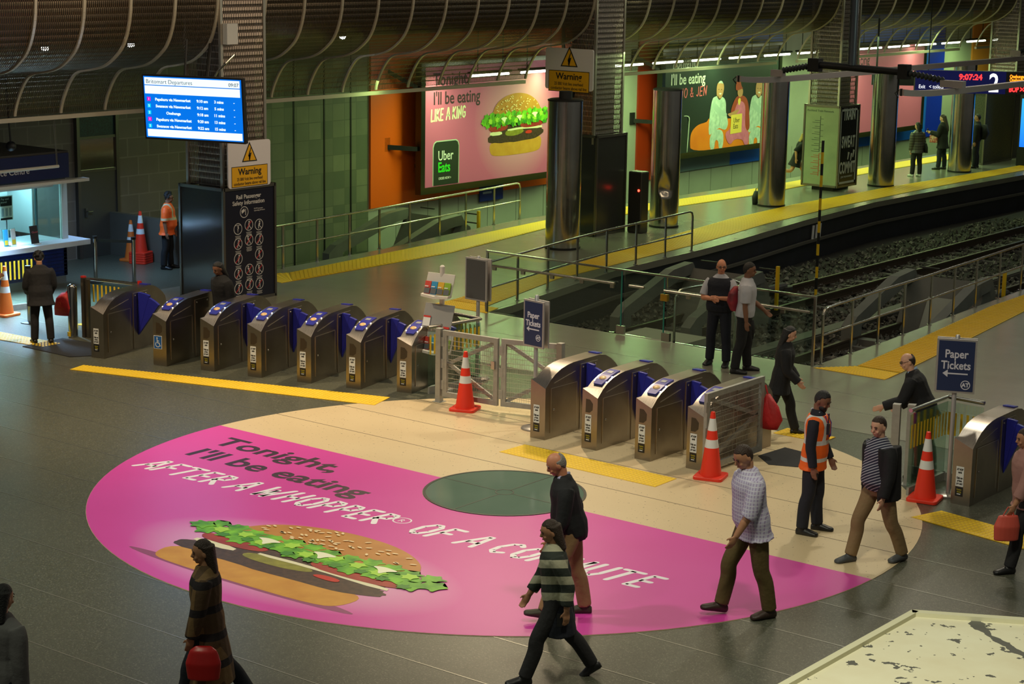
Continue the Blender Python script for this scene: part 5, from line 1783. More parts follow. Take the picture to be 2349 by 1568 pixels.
    if sticker == 'wheelchair':
        b_ = MB(); b_.span((-.115, F, .28), (.045, F + .003, .50)); sk = b_.build('wheelchair_sticker', WHITE, t_)
        b_ = MB(); b_.span((-.107, F - .002, .288), (.037, F, .492)); b_.build('blue_field_printing', mat('sticker_blue', (0.01, 0.10, 0.36), .45), sk)
        b_ = MB(); O = lambda x, z: (x - .035, F - .003, z + .39)
        wl = lambda p, q_, w_: (lambda d: b_.quad(*[O(*k) for k in ((p[0] - d[1], p[1] + d[0]), (p[0] + d[1], p[1] - d[0]), (q_[0] + d[1], q_[1] - d[0]), (q_[0] - d[1], q_[1] + d[0]))]))(((q_[0] - p[0]) / math.dist(p, q_) * w_, (q_[1] - p[1]) / math.dist(p, q_) * w_))
        b_.quad(*[O(-.012 + .013 * math.cos(k * PI / 5), .07 + .013 * math.sin(k * PI / 5)) for k in range(10)])
        C = [(.0 + .042 * math.cos(a), -.035 + .042 * math.sin(a)) for a in [math.radians(130 + 25 * k) for k in range(10)]]
        for p, q_ in zip(C, C[1:]):
            wl(p, q_, .006)
        for p, q_ in (((-.012, .055), (-.006, -.01)), ((-.006, -.008), (.03, -.01)), ((.03, -.01), (.045, -.06)), ((.045, -.06), (.06, -.052)), ((-.01, .025), (.025, .022))):
            wl(p, q_, .007)
        b_.build('wheelchair_symbol_printing', WHITE, sk)
    return t_


R13 = math.radians(13)
g1 = gate('ticket_gate', 'first steel ticket gate with a wide blue paddle, beside the glass side panel', (-10.11, 1.82, 0), R13, False, 'list', 2, False)
g2 = gate('ticket_gate', 'steel ticket gate with a blue and white wheelchair sticker', (-8.91, 2.12, 0), R13, True, 'wheelchair', 0, True)
g3 = gate('ticket_gate', 'steel ticket gate just past the wheelchair gate, before the safety notice', (-8.06, 2.38, 0), R13, True, 'list', 1, True)
ROW = [((-7.17, 2.57), R13, 'second steel ticket gate past the wheelchair gate'), ((-6.30, 2.81), R13, 'third steel ticket gate past the wheelchair gate, lit bright on top'),
       ((-5.44, 3.03), R13, 'fourth steel ticket gate past the wheelchair gate'), ((-4.67, 3.36), R13, 'steel ticket gate beside the leaflet stand and wire gates'),
       ((-.47, 2.48), 0, 'steel ticket gate with blue reader, second past the wire gates'), ((.42, 2.50), 0, 'steel ticket gate with blue reader, third past the wire gates')]
for (x, y), rz, lab in ROW:
    dup(g3, (x, y, 0), rz, lab)
g8 = gate('ticket_gate', 'plain topped steel ticket gate beside the first paper tickets sign', (-1.36, 2.46, 0), 0, False, 'list', 1, False)
gate('ticket_gate', 'steel ticket gate mostly hidden behind the open wire gate leaf', (1.22, 2.56, 0), 0, True, 'list', 0, True)
dup(g8, (4.68, 3.42, 0), 0, 'plain topped steel ticket gate cut by the picture edge, beside the second paper tickets sign')

# ------------------------------------------------------------------ wire mesh gates
WIRE = mat('wire_zinc', (0.45, 0.44, 0.40), .4, .8)


def leaf(name, label, loc, rz, w_, h_, z0, brace=1, dense=True, group='wire mesh gates', knee=False):
    """gate leaf in the local xz plane"""
    t_ = thing(name, label, 'gate', loc, rz, group)
    b_ = MB()
    fw_ = .075
    for a, c in (((0, -.025, z0), (fw_, .025, h_)), ((w_ - fw_, -.025, z0), (w_, .025, h_)), ((fw_, -.025, z0), (w_ - fw_, .025, z0 + fw_)), ((fw_, -.025, h_ - fw_), (w_ - fw_, .025, h_))):
        b_.span(a, c)
    b_.build('frame', GALV, t_)
    zm = (z0 + h_) / 2
    for (xa, za), (xb, zb) in (((fw_, h_ - fw_), (w_ - fw_, zm)), ((w_ - fw_, zm), (fw_, z0 + fw_)))[::1] if brace > 0 else (((w_ - fw_, h_ - fw_), (fw_, zm)), ((fw_, zm), (w_ - fw_, z0 + fw_))):
        d_ = Vector((xb - xa, 0, zb - za)).normalized()
        nn = Vector((-d_.z, 0, d_.x)) * .028
        P, Q = Vector((xa, .02, za)), Vector((xb, .02, zb))
        b_ = MB(); b_.prism([P - nn, Q - nn, Q + nn, P + nn], (0, .03, 0)); b_.build('brace', GALV, t_)
    b_ = MB()
    nh, nv = 12, int(w_ / .042)
    for k in range(1, nh):
        z = z0 + fw_ + (h_ - z0 - 2 * fw_) * k / nh
        b_.span((fw_, -.004, z - .0035), (w_ - fw_, .004, z + .0035))
    for k in range(1, nv):
        x = fw_ + (w_ - 2 * fw_) * k / nv
        b_.span((x - .0013, -.0015, z0 + fw_), (x + .0013, .0015, h_ - fw_))
    b_.build('wire_mesh', WIRE, t_)
    b_ = MB()
    for z in (z0 + .18, zm, h_ - .18):
        b_.span((-.03, -.03, z - .07), (.03, -.02, z + .07))
    b_.build('hinge', GALV, t_)
    return t_


aL = math.atan2(.07, 1.09)
lf = leaf('mesh_gate', 'closed wire mesh gate leaf with a latch, behind the orange traffic cone', (-3.80, 3.27, 0), aL, 1.02, 1.13, .10, -1)
b = MB(); b.tube([(.92, -.06, .72), (.86, -.06, .72)], .012, 8); b.box((.955, -.04, .72), (.06, .04, .12)); b.build('latch', CHROME, lf)
lf = leaf('mesh_gate', 'closed wire mesh gate leaf behind the first paper tickets sign', (-2.74, 3.36, 0), math.atan2(.27, .9), .95, 1.13, .10, 1)
for p, l in (((-3.87, 3.26), 'steel gate post beside the leaflet stand'), ((-1.84, 3.62), 'steel gate post behind the first paper tickets sign')):
    t = thing('gate_post', l, 'post', (*p, 0), .05, 'steel gate posts')
    b = MB(); b.span((-.045, -.045, 0), (.045, .045, 1.15)); b.build('post', GALV, t)
    b = MB(); b.span((-.08, -.08, 0), (.08, .08, .012)); b.build('foot_plate', GALV, t)
lf = leaf('mesh_gate', 'open wire mesh gate leaf standing beside an orange cone, folded back along a ticket gate', (1.47, 2.40, 0), PI / 2, 1.46, 1.12, .06, 1)
b = MB(); b.tube([(.16, -.05, .86), (.16, -.05, .70), (.10, -.05, .70), (.10, -.05, .86)], .01, 6); b.build('padlock', CHROME, lf)
for p, l in (((3.58, 3.72), 'grey square gate post beside the leaning man'), ((3.74, 3.83), 'second grey square gate post, next to a red strap')):
    t = thing('gate_post', l, 'post', (*p, 0), .3, 'steel gate posts')
    b = MB(); b.span((-.05, -.05, 0), (.05, .05, 1.09)); b.build('post', GALV, t)
    b = MB(); b.span((-.08, -.08, 0), (.08, .08, .012)); b.build('foot_plate', GALV, t)
b = MB(); b.tube([(3.82, 3.76, 1.0), (3.86, 3.74, .7), (3.89, 3.74, .3)], [.02, .035, .015], 8)
tag(b.build('red_strap', mat('strap_red', (0.30, 0.02, 0.03), .7), smooth=True), 'red fabric strap hanging from the second grey gate post', 'strap')
# red bags hung on posts
BAGR = mat('red_cloth', (0.45, 0.012, 0.015), .6, bump=(14, .6))
t = thing('red_bag', 'red cloth bag hanging on the steel bollard near the ticket counter', 'bag', (-11.92, 2.58, .38), .4, 'red cloth bags')
b = MB(); b.loft([((0, 0, 0), (.17, 0, 0), (0, .05, 0)), ((.01, 0, .15), (.18, 0, 0), (0, .08, 0)), ((0, 0, .3), (.13, 0, 0), (0, .07, 0)), ((.03, .02, .4), (.06, 0, 0), (0, .03, 0))]); b.build('pouch', BAGR, t, 'all')
b = MB(); b.tube([(.03, .02, .38), (.12, .08, .5)], .012, 6); b.build('strap', BAGR, t)
t = thing('red_bag', 'red cloth bag hanging on the far side of the open wire gate leaf', 'bag', (1.56, 3.92, .38), .0, 'red cloth bags')
b = MB(); b.loft([((0, 0, 0), (.13, 0, 0), (0, .08, 0)), ((.03, 0, .14), (.17, 0, 0), (0, .1, 0)), ((.0, 0, .32), (.13, 0, 0), (0, .08, 0)), ((-.04, 0, .48), (.03, 0, 0), (0, .03, 0))]); b.build('pouch', BAGR, t, 'all')
b = MB(); b.tube([(-.04, 0, .46), (-.09, 0, .6)], .012, 6); b.build('strap', BAGR, t)
# chrome bollard and glass side panel with stripes
t = thing('bollard', 'polished steel bollard with a domed top by the first ticket gate', 'bollard', (-11.79, 2.68, 0))
b = MB(); b.lathe([(.085, 0), (.085, .88), (.07, .92), (.03, .945)], n=20); b.build('post', CHROME, t, True)
b = MB(); b.box((.0, -.09, .06), (.07, .02, .08)); b.build('yellow_tag', YELLOW, t)


def stripe_panel(name, label, pts, h, stripes=10, group='striped glass panels', rail=True, z_str=(.62, .93)):
    t_ = thing(name, label, 'glass panel', (*pts[0], 0), 0, group)
    P = [(x - pts[0][0], y - pts[0][1]) for x, y in pts]
    for (x0, y0), (x1, y1) in zip(P, P[1:]):
        d_ = Vector((x1 - x0, y1 - y0, 0)); L = d_.length; d_.normalize(); nn = Vector((d_.y, -d_.x, 0)) * .006
        b_ = MB(); b_.prism([(x0, y0, .08), (x1, y1, .08), (x1, y1, h - .06), (x0, y0, h - .06)], nn); gp = b_.build('glass_pane', GLASS, t_)
        b_ = MB()
        ns = max(3, int(L / .085))
        for k in range(ns):
            a = Vector((x0, y0, 0)) + d_ * (L * (k + .3) / ns) + nn * 1.4
            z0_, z1_ = z_str
            b_.prism([a + Vector((0, 0, z0_)), a + d_ * .035 + Vector((0, 0, z0_)), a + d_ * .035 + Vector((0, 0, z1_)), a + Vector((0, 0, z1_))], nn * .3)
        b_.build('yellow_stripes_printing', mat('stripe_yellow', (0.82, 0.55, 0.02), .5), gp)
        b_ = MB(); b_.prism([(x0, y0, 0), (x1, y1, 0), (x1, y1, .11), (x0, y0, .11)], nn * 6); b_.build('base_channel', GALV, t_)
    if rail:
        b_ = MB(); b_.tube([(x, y, h) for x, y in P], .028, 10); b_.build('top_rail', RAILM, t_, True)
    return t_


sp = stripe_panel('striped_glass_panel', 'glass side panel with yellow stripes and a steel top rail beside the bollard', [(-11.75, 2.9), (-10.6, 3.15)], 1.02)
b = MB(); b.span((.10, -.14, 0), (.17, -.07, 1.06)); b.span((.20, -.12, .0), (.26, -.06, 1.04)); b.build('door_jamb', mat('jamb_dark', (0.12, 0.10, 0.08), .3, .7), sp)
b = MB(); b.span((.10, -.14, 1.06), (.17, -.07, 1.09)); b.box((1.2, .24, 1.05), (.05, .05, .07)); b.build('red_end_caps', RED, sp)
stripe_panel('striped_glass_panel', 'glass corner panel with yellow stripes behind the closed wire gates', [(-4.35, 3.55), (-4.2, 4.65), (-4.78, 4.7)], 1.05)
stripe_panel('striped_glass_panel', 'glass corner panel with yellow stripes beside the second paper tickets sign', [(3.96, 3.35), (3.97, 4.40), (4.5, 4.37)], 1.13)
stripe_panel('striped_glass_panel', 'blue front glass strip with yellow bars below the ticket counter', [(-14.62, 2.7), (-14.46, 3.95)], 1.0, rail=False, z_str=(.58, .93))

# ------------------------------------------------------------------ traffic cones
CONE_O = mat('cone_orange', (0.80, 0.035, 0.012), .45)
CONE_F = mat('cone_faded', (0.72, 0.16, 0.02), .5)
CONE_W = mat('cone_reflective', (0.72, 0.74, 0.74), .4)


def cone(label, loc, rz, main=CONE_O, h=.9, group='traffic cones', stack=0):
    t_ = thing('traffic_cone', label, 'traffic cone', loc, rz, group)
    for s_ in range(stack + 1):
        z = .05 * s_
        b_ = MB(); b_.plate(rrect(.40, .40, .05), z, z + .05); b_.build('base', main, t_, bevel=.012)
    z0 = .05 * stack + .05
    R = lambda f: .145 * (1 - f) + .028 * f
    k = h - .05
    cuts = [(0, .44), (.44, .57), (.57, .71), (.71, .90), (.90, 1.0)]
    nm = ['body', 'white_band', 'orange_band', 'white_band', 'tip']
    for (a, c), n_, mm in zip(cuts, nm, (main, CONE_W, main, CONE_W, main)):
        b_ = MB(); b_.lathe([(R(a), z0 + a * k), (R(c), z0 + c * k)] + ([(.015, z0 + k + .006)] if c == 1 else []), n=28); b_.build(n_, mm, t_, True)
    return t_


cone('orange traffic cone standing before the closed wire mesh gates', (-3.24, 3.12, 0), .35)
cone('orange traffic cone standing at the foot of the open wire gate leaf', (1.60, 2.38, 0), .3)
cone('orange traffic cone beside the second paper tickets sign on dark terrazzo', (4.24, 3.32, 0), .2)
cone('orange traffic cone almost hidden behind the first paper tickets sign', (-1.72, 3.2, 0), .1)
cone('faded orange traffic cone beside the stacked red cones by the low wall', (-17.3, 9.0 - .22, 0), .2, CONE_F, .88)
cone('red traffic cone topping a stack of red bases by the low wall', (-16.92, 8.72, 0), .35, CONE_O, .92, stack=4)
cone('faded orange traffic cone before the ticket counter by the picture edge', (-14.22, 3.10, 0), .1, CONE_F, .92)

# ------------------------------------------------------------------ signs and stands
SIGNN = mat('paper_sign_navy', (0.022, 0.035, 0.10), .35)
ALU = mat('sign_alu', (0.55, 0.53, 0.52), .35, .6)


def stand(name, label, loc, rz, face_m, w_=.46, h_=.66, zc=1.58, top=2.0, group='sign stands', back=True):
    t_ = thing(name, label, 'sign stand', loc, rz, group)
    b_ = MB(); b_.lathe([(.2, 0), (.2, .02), (.18, .035), (.03, .04)], n=28); b_.build('base', mat('stand_base', (0.35, 0.33, 0.31), .35, .7), t_, True)
    b_ = MB(); b_.lathe([(.03, .03), (.03, top), (.02, top + .015)], n=14); b_.build('pole', ALU, t_, True)
    for s in ((-1, 1) if back else (-1,)):
        y = s * .05
        b_ = MB(); b_.span((-w_ / 2, y - .012, zc - h_ / 2), (w_ / 2, y + .012, zc + h_ / 2)); fr = b_.build('frame', ALU, t_)
        b_ = MB(); b_.span((-w_ / 2 + .025, y + s * .012, zc - h_ / 2 + .025), (w_ / 2 - .025, y + s * .016, zc + h_ / 2 - .025)); b_.build('poster', face_m, fr)
    return t_


def paper_sign(label, loc, rz, w_, h_, zc, top):
    t_ = stand('paper_tickets_sign', label, loc, rz, SIGNN, w_, h_, zc, top, 'paper tickets signs')
    F = -.068
    k = w_ / .46
    text('lettering', 'Paper\nTickets', .135 * k, mat('sign_lilac', (0.62, 0.62, 0.72), .5), (0, F, zc + .10 * k), (1, 0, 0), (0, 0, 1), t_, 'CENTER', .003, sx=.86)
    b_ = MB()
    z = zc - .09 * k
    b_.prism([(-.15 * k, F, z), (-.09 * k, F, z + .045 * k), (-.09 * k, F, z - .045 * k)], (0, -.002, 0)); b_.span((-.09 * k, F - .002, z - .009), (.14 * k, F, z + .009))
    cx_, cz_ = .12 * k, zc - .22 * k
    for q in range(20):
        a, c = 2 * PI * q / 20, 2 * PI * (q + 1) / 20
        b_.quad(*[(cx_ + r * math.cos(g_), F - .001, cz_ + r * math.sin(g_)) for r, g_ in ((.046 * k, a), (.056 * k, a), (.056 * k, c), (.046 * k, c))])
    b_.build('arrow_and_ring_printing', MATS['sign_lilac'], t_)
    text('lettering', 'AT', .065 * k, MATS['sign_lilac'], (cx_, F, cz_ - .022 * k), (1, 0, 0), (0, 0, 1), t_, 'CENTER', .003)
    return t_


paper_sign('navy sign with white words and arrow before the closed wire mesh gates', (-1.75, 2.90, 0), -.12, .40, .68, 1.56, 1.96)
paper_sign('larger navy sign with white words and arrow beside the leaning person', (4.36, 3.74, 0), .42, .50, .70, 1.72, 2.10)
t = stand('poster_stand', 'grey blank poster stand behind the closed wire mesh gates', (-4.45, 4.89, 0), -.06, mat('poster_blank', (0.085, 0.085, 0.085), .2), .46, .68, 1.63, 1.99, 'poster stands')
# leaflet stand
t = thing('leaflet_stand', 'pale stand with racks of colourful leaflets beside the last slanted row gate', 'leaflet stand', (-4.42, 3.96, 0), .12)
b = MB(); b.lathe([(.2, 0), (.2, .02), (.18, .03), (.03, .04)], n=28); b.build('base', mat('stand_white', (0.60, 0.58, 0.54), .4), t, True)
b = MB(); b.lathe([(.04, .03), (.04, 1.95), (.02, 1.97)], n=16); b.build('pole', mat('pole_white', (0.62, 0.60, 0.56), .4), t, True)
RK = mat('rack_white', (0.62, 0.60, 0.55), .45)
LC = [(0.62, 0.05, 0.03), (0.02, 0.28, 0.55), (0.70, 0.42, 0.02), (0.25, 0.45, 0.02)]
for zc, ncol in ((1.66, 4), (.77, 4)):
    b = MB(); b.prism([(-.25, -.14, zc - .16), (.25, -.14, zc - .16), (.25, -.02, zc + .18), (-.25, -.02, zc + .18)], (0, .015, .0)); b.prism([(-.25, -.23, zc - .17), (0, -.25, zc - .19), (.25, -.23, zc - .17), (.25, -.12, zc - .16), (-.25, -.12, zc - .16)], (0, 0, .04)); rk = b.build('rack', RK, t)
    for k in range(ncol):
        x = -.235 + .12 * k
        b = MB(); b.prism([(x, -.165, zc - .13), (x + .11, -.165, zc - .13), (x + .11, -.10, zc + .06), (x, -.10, zc + .06)], (0, -.012, 0)); lf_ = b.build('leaflet', mat('leaf_%d' % k, LC[k], .45), rk)
        b = MB(); b.prism([(x + .005, -.180, zc - .12), (x + .105, -.180, zc - .12), (x + .105, -.150, zc - .04), (x + .005, -.150, zc - .04)], (0, -.002, 0)); b.build('photo_strip_printing', mat('leaf_photo', (0.10, 0.11, 0.12), .45), lf_)
        b = MB(); b.prism([(x + .015, -.1555, zc - .022), (x + .08, -.1555, zc - .022), (x + .08, -.15, zc - .008), (x + .015, -.15, zc - .008)], (0, -.002, 0)); b.build('title_printing', WHITE, lf_)
b = MB(); b.prism([(-.27, -.17, 1.0), (.27, -.17, 1.0), (.27, -.05, 1.36), (-.27, -.05, 1.36)], (0, .012, 0)); b.build('grey_board', mat('stand_grey', (0.28, 0.28, 0.28), .5), t)
b = MB(); b.prism([(-.25, -.175, 1.02), (-.12, -.175, 1.02), (-.12, -.13, 1.16), (-.25, -.13, 1.16)], (0, -.006, 0)); b.build('white_card', WHITE, t)
b = MB(); b.prism([(-.25, -.137, 1.15), (-.12, -.137, 1.15), (-.12, -.128, 1.175), (-.25, -.128, 1.175)], (0, -.006, 0)); b.prism([(.14, -.18, 1.01), (.25, -.18, 1.01), (.25, -.17, 1.04), (.14, -.17, 1.04)], (0, -.006, 0)); b.build('red_strip', RED, t)

# floor mats
MATM = mat('floor_mat', (0.022, 0.022, 0.024), .9, bump=(80, .5))
for pts, lab in (([(-11.75, 1.55), (-10.5, 1.55), (-10.3, 1.85), (-10.6, 2.6), (-11.8, 2.45)], 'dark floor mat under the glass side panel by the first ticket gate'), ([(1.5, 3.75), (1.85, 3.45), (2.22, 3.6), (2.2, 4.3), (1.55, 4.4)], 'dark floor mat lying beside the open wire gate leaf')):
    b = MB(); b.plate(pts, .0, .012); tag(b.build('floor_mat', MATM), lab, 'mat', 'dark floor mats')
t = thing('black_bag', 'small black bag left on the platform at the foot of a round steel column', 'bag', (-12.38, 26.62, 0))
b = MB(); b.loft([((0, 0, 0), (.1, 0, 0), (0, .16, 0)), ((0, 0, .2), (.12, 0, 0), (0, .17, 0)), ((0, 0, .36), (.07, 0, 0), (0, .1, 0))]); b.build('body', mat('bag_black', (0.012, 0.012, 0.012), .6), t, 'all')
b = MB(); b.tube([(0, -.08, .34), (0, -.06, .44), (0, .06, .44), (0, .08, .34)], .012, 6); b.build('handle', BLACK, t)

# ------------------------------------------------------------------ people
def remesh(b_, voxel, smooth=3, name='body'):
    me = bpy.data.meshes.new(name)
    me.from_pydata([tuple(v) for v in b_.v], [], b_.f)
    bm = bmesh.new(); bm.from_mesh(me)
    bmesh.ops.recalc_face_normals(bm, faces=bm.faces)
    bm.to_mesh(me); bm.free()
    o = bpy.data.objects.new(name, me)
    r = o.modifiers.new('r', 'REMESH'); r.mode = 'VOXEL'; r.voxel_size = voxel; r.use_smooth_shade = True
    s = o.modifiers.new('s', 'SMOOTH'); s.factor = .5; s.iterations = smooth
    out = bake(o)
    out.shade_smooth()
    return out


def curve_pts(P, R, sub=5):
    """rounded joints: interpolate a polyline and its radii"""
    out, rr = [], []
    n = len(P)
    for i in range(n - 1):
        p0, p1, p2, p3 = P[max(0, i - 1)], P[i], P[i + 1], P[min(n - 1, i + 2)]
        for k in range(sub):
            t = k / sub
            out.append(.5 * ((2 * p1) + (p2 - p0) * t + (2 * p0 - 5 * p1 + 4 * p2 - p3) * t * t + (3 * p1 - p0 - 3 * p2 + p3) * t ** 3) * 1.0)
            rr.append(R[i] * (1 - t) + R[i + 1] * t)
    out.append(P[-1]); rr.append(R[-1])
    return out, rr


TORSO = [(-.12, .11, .095), (-.05, .165, .118), (.05, .168, .122), (.17, .148, .108), (.29, .165, .118), (.39, .182, .116), (.455, .165, .095), (.50, .10, .072), (.545, .056, .058), (.62, .052, .056)]


class Rig:
    def __init__(s, h=1.75, lean=0, side=0, twist=0, legs=((0, 0, 0), (0, 0, 0)), arms=None, head=(0, 0, 0), wide=1.0, curl=.6):
        s.k = h / 1.75
        s.wide = wide
        s.S = Matrix.Rotation(math.radians(twist), 3, 'Z') @ Matrix.Rotation(math.radians(side), 3, 'Y') @ Matrix.Rotation(math.radians(-lean), 3, 'X')
        s.hip = Vector((0, 0, .95))
        s.curl = curl
        s.legs = []
        for sd, (fl, kn, out) in zip((-1, 1), legs):
            j0 = s.hip + Vector((sd * .09, 0, -.03))
            a = math.radians(fl)
            o_ = math.radians(out) * sd
            d1 = Vector((math.sin(o_), math.sin(a), -math.cos(a))).normalized()
            k_ = j0 + d1 * .43
            a2 = math.radians(fl - kn)
            d2 = Vector((math.sin(o_) * .5, math.sin(a2), -math.cos(a2))).normalized()
            an = k_ + d2 * .415
            s.legs.append((j0, k_, an, a2))
        low = min(l[2].z for l in s.legs) - .085
        sh = Vector((0, 0, -low))
        s.hip = s.hip + sh
        s.legs = [(a + sh, b_ + sh, c + sh, d) for a, b_, c, d in s.legs]
        arms = arms or (((-.08, 0, -1), (-.02, .12, -1)), ((.08, 0, -1), (.02, .12, -1)))
        s.arms = []
        for sd, (u, f) in zip((-1, 1), arms):
            sh_ = s.T(sd * .18 * wide, 0, .435)
            e = sh_ + (s.S @ Vector(u)).normalized() * .285
            w_ = e + (s.S @ Vector(f)).normalized() * .255
            s.arms.append((sh_, e, w_))
        hp, hy, hr = head
        s.H = s.S @ Matrix.Rotation(math.radians(hy), 3, 'Z') @ Matrix.Rotation(math.radians(hr), 3, 'Y') @ Matrix.Rotation(math.radians(-hp), 3, 'X')
        s.neck = s.T(0, .0, .59)

    def T(s, x, y, z):
        return s.hip + s.S @ Vector((x, y, z))

    def head(s, x, y, z):
        """head space: origin at the top of the neck"""
        return s.neck + s.H @ Vector((x, y, z))

    def torso(s, b_, lo=-.12, hi=.62, e=0.0, flare=None, belly=0.0):
        rings = []
        secs = [t for t in TORSO if lo - 1e-6 <= t[0] <= hi + 1e-6]
        if lo < -.12:
            n = 5
            for i in range(n):
                z = lo + (-.10 - lo) * i / n
                f = 1 - i / n
                rings.append((z, .165 + (flare or 0) * f, .118 + (flare or 0) * f * .8))
            secs = [t for t in secs if t[0] > -.06]
        for z, w_, d_ in secs:
            rings.append((z, w_, d_))
        b_.loft([(s.T(0, .012 * math.sin(z * 6) + (belly if .0 < z < .25 else 0) * .5, z), s.S @ Vector(((w_ + e) * s.wide, 0, 0)), s.S @ Vector((0, d_ + e + (belly if .0 < z < .25 else 0), 0))) for z, w_, d_ in rings])

    def leg(s, b_, i, R=(.092, .075, .058, .056, .042), e=0.0, to=1.0):
        j0, k_, an, _ = s.legs[i]
        back = Vector((0, -.012, 0))
        P = [j0 + Vector((0, 0, .04)), j0.lerp(k_, .5), k_ + Vector((0, .008, 0)), k_.lerp(an, .35) + back, k_.lerp(an, to)]
        P, R = curve_pts(P, [r + e for r in R])
        b_.tube(P, R, 14)

    def arm(s, b_, i, R=(.055, .05, .041, .042, .029), e=0.0, to=1.0):
        sh_, el, wr = s.arms[i]
        P = [sh_ + (s.T(0, 0, .44) - sh_) * .18, sh_.lerp(el, .3), el, el.lerp(wr, .4), wr]
        P, R = curve_pts(P, [r + e for r in R])
        n = max(3, int(len(P) * to))
        b_.tube(P[:n], R[:n], 14)

    def hand(s, b_, i):
        sh_, el, wr = s.arms[i]
        sd = (-1, 1)[i]
        d = (wr - el).normalized()
        nrm = (s.S @ Vector((-sd, .25, 0)))
        nrm = (nrm - d * nrm.dot(d)).normalized()
        x = d.cross(nrm).normalized()            # across the palm
        if x.dot(s.S @ Vector((0, 1, 0))) < 0:
            x = -x
        c = wr + d * .05
        b_.loft([(wr - d * .01, x * .027, nrm * .021), (wr + d * .03, x * .036, nrm * .018), (wr + d * .07, x * .041, nrm * .016), (wr + d * .092, x * .036, nrm * .012)])
        for q, (off, L) in enumerate(((.028, .068), (.010, .076), (-.009, .071), (-.027, .055))):
            p = wr + d * .085 + x * off
            pts, a = [p - d * .015], 0
            dd = d.copy()
            for seg in range(3):
                a = s.curl * (.35 + .3 * seg) * (1 + .1 * q)
                dd = (d * math.cos(a) + nrm * math.sin(a)).normalized()
                p = p + dd * L * (.45, .32, .23)[seg]
                pts.append(p)
            b_.tube(pts, [.0095, .0092, .0085, .007], 8)
        p = wr + d * .025 + x * .03
        t1 = (d * .7 + x * .65 + nrm * .3).normalized()
        t2 = (d * .9 + x * .2 + nrm * .45).normalized()
        b_.tube([p - t1 * .012, p + t1 * .035, p + t1 * .035 + t2 * .03], [.012, .0105, .008], 8)

    def skull(s, b_):
        R = s.H
        b_.ell(s.head(0, .012, .105), (.074, .094, .105), 18, 14, R)
        b_.ell(s.head(0, .040, .045), (.055, .058, .062), 16, 10, R)
        b_.ell(s.head(0, .072, .010), (.026, .022, .020), 10, 8, R)
        b_.tube([s.head(0, .098, .105), s.head(0, .118, .066), s.head(0, .104, .060)], [.009, .015, .012], 8)
        for sd in (-1, 1):
            b_.ell(s.head(sd * .076, .0, .078), (.010, .021, .031), 10, 8, R)
            b_.ell(s.head(sd * .036, .085, .055), (.022, .014, .018), 8, 6, R)
        b_.ell(s.head(0, .098, .032), (.024, .010, .009), 10, 6, R)
        b_.tube([s.T(0, -.005, .50), s.neck + s.S @ Vector((0, 0, .0)), s.head(0, -.01, .06)], [.058, .054, .052], 14)

    def foot(s, b_, i, e=0.0, L=.26):
        _, _, an, a2 = s.legs[i]
        sd = (-1, 1)[i]
        air = an.z > .11
        p = a2 * .8 if air else 0.0
        f = Vector((sd * .10, math.cos(p), math.sin(p))).normalized() if not air else Vector((sd * .08, math.cos(a2), math.sin(a2) * 1.0)).normalized()
        u = Vector((0, -f.z, f.y)).normalized()
        x = f.cross(u).normalized()
        base = an - u * .085
        b_.loft([(base + f * q * L + u * hz, x * (w_ + e), u * (h_ + e * .6)) for q, hz, w_, h_ in ((-.27, .035, .020, .03), (-.2, .04, .036, .04), (0, .045, .040, .045), (.25, .042, .044, .040), (.5, .03, .047, .029), (.66, .024, .040, .023), (.73, .02, .02, .014))])
        if not e == 0 or True:
            b_.tube([an + u * .05, an - u * .04], [.042 + e, .046 + e], 12)


SKINS = {n: mat('skin_' + n, c, .5, bump=(60, .08)) for n, c in (('tan', (0.46, 0.22, 0.12)), ('pale', (0.60, 0.33, 0.22)), ('brown', (0.20, 0.09, 0.05)), ('ruddy', (0.55, 0.22, 0.12)))}
HAIRM = {n: mat('hair_' + n, c, .55, bump=(90, .6)) for n, c in (('black', (0.008, 0.007, 0.007)), ('brown', (0.035, 0.018, 0.010)), ('grey', (0.22, 0.20, 0.18)), ('fair', (0.50, 0.33, 0.08)))}


def fab(name, c, bump=.35, scale=16):
    return mat('cloth_' + name, c, .85, noise=(5, .9, tuple(v * .72 for v in lin(c))), bump=(scale, bump))


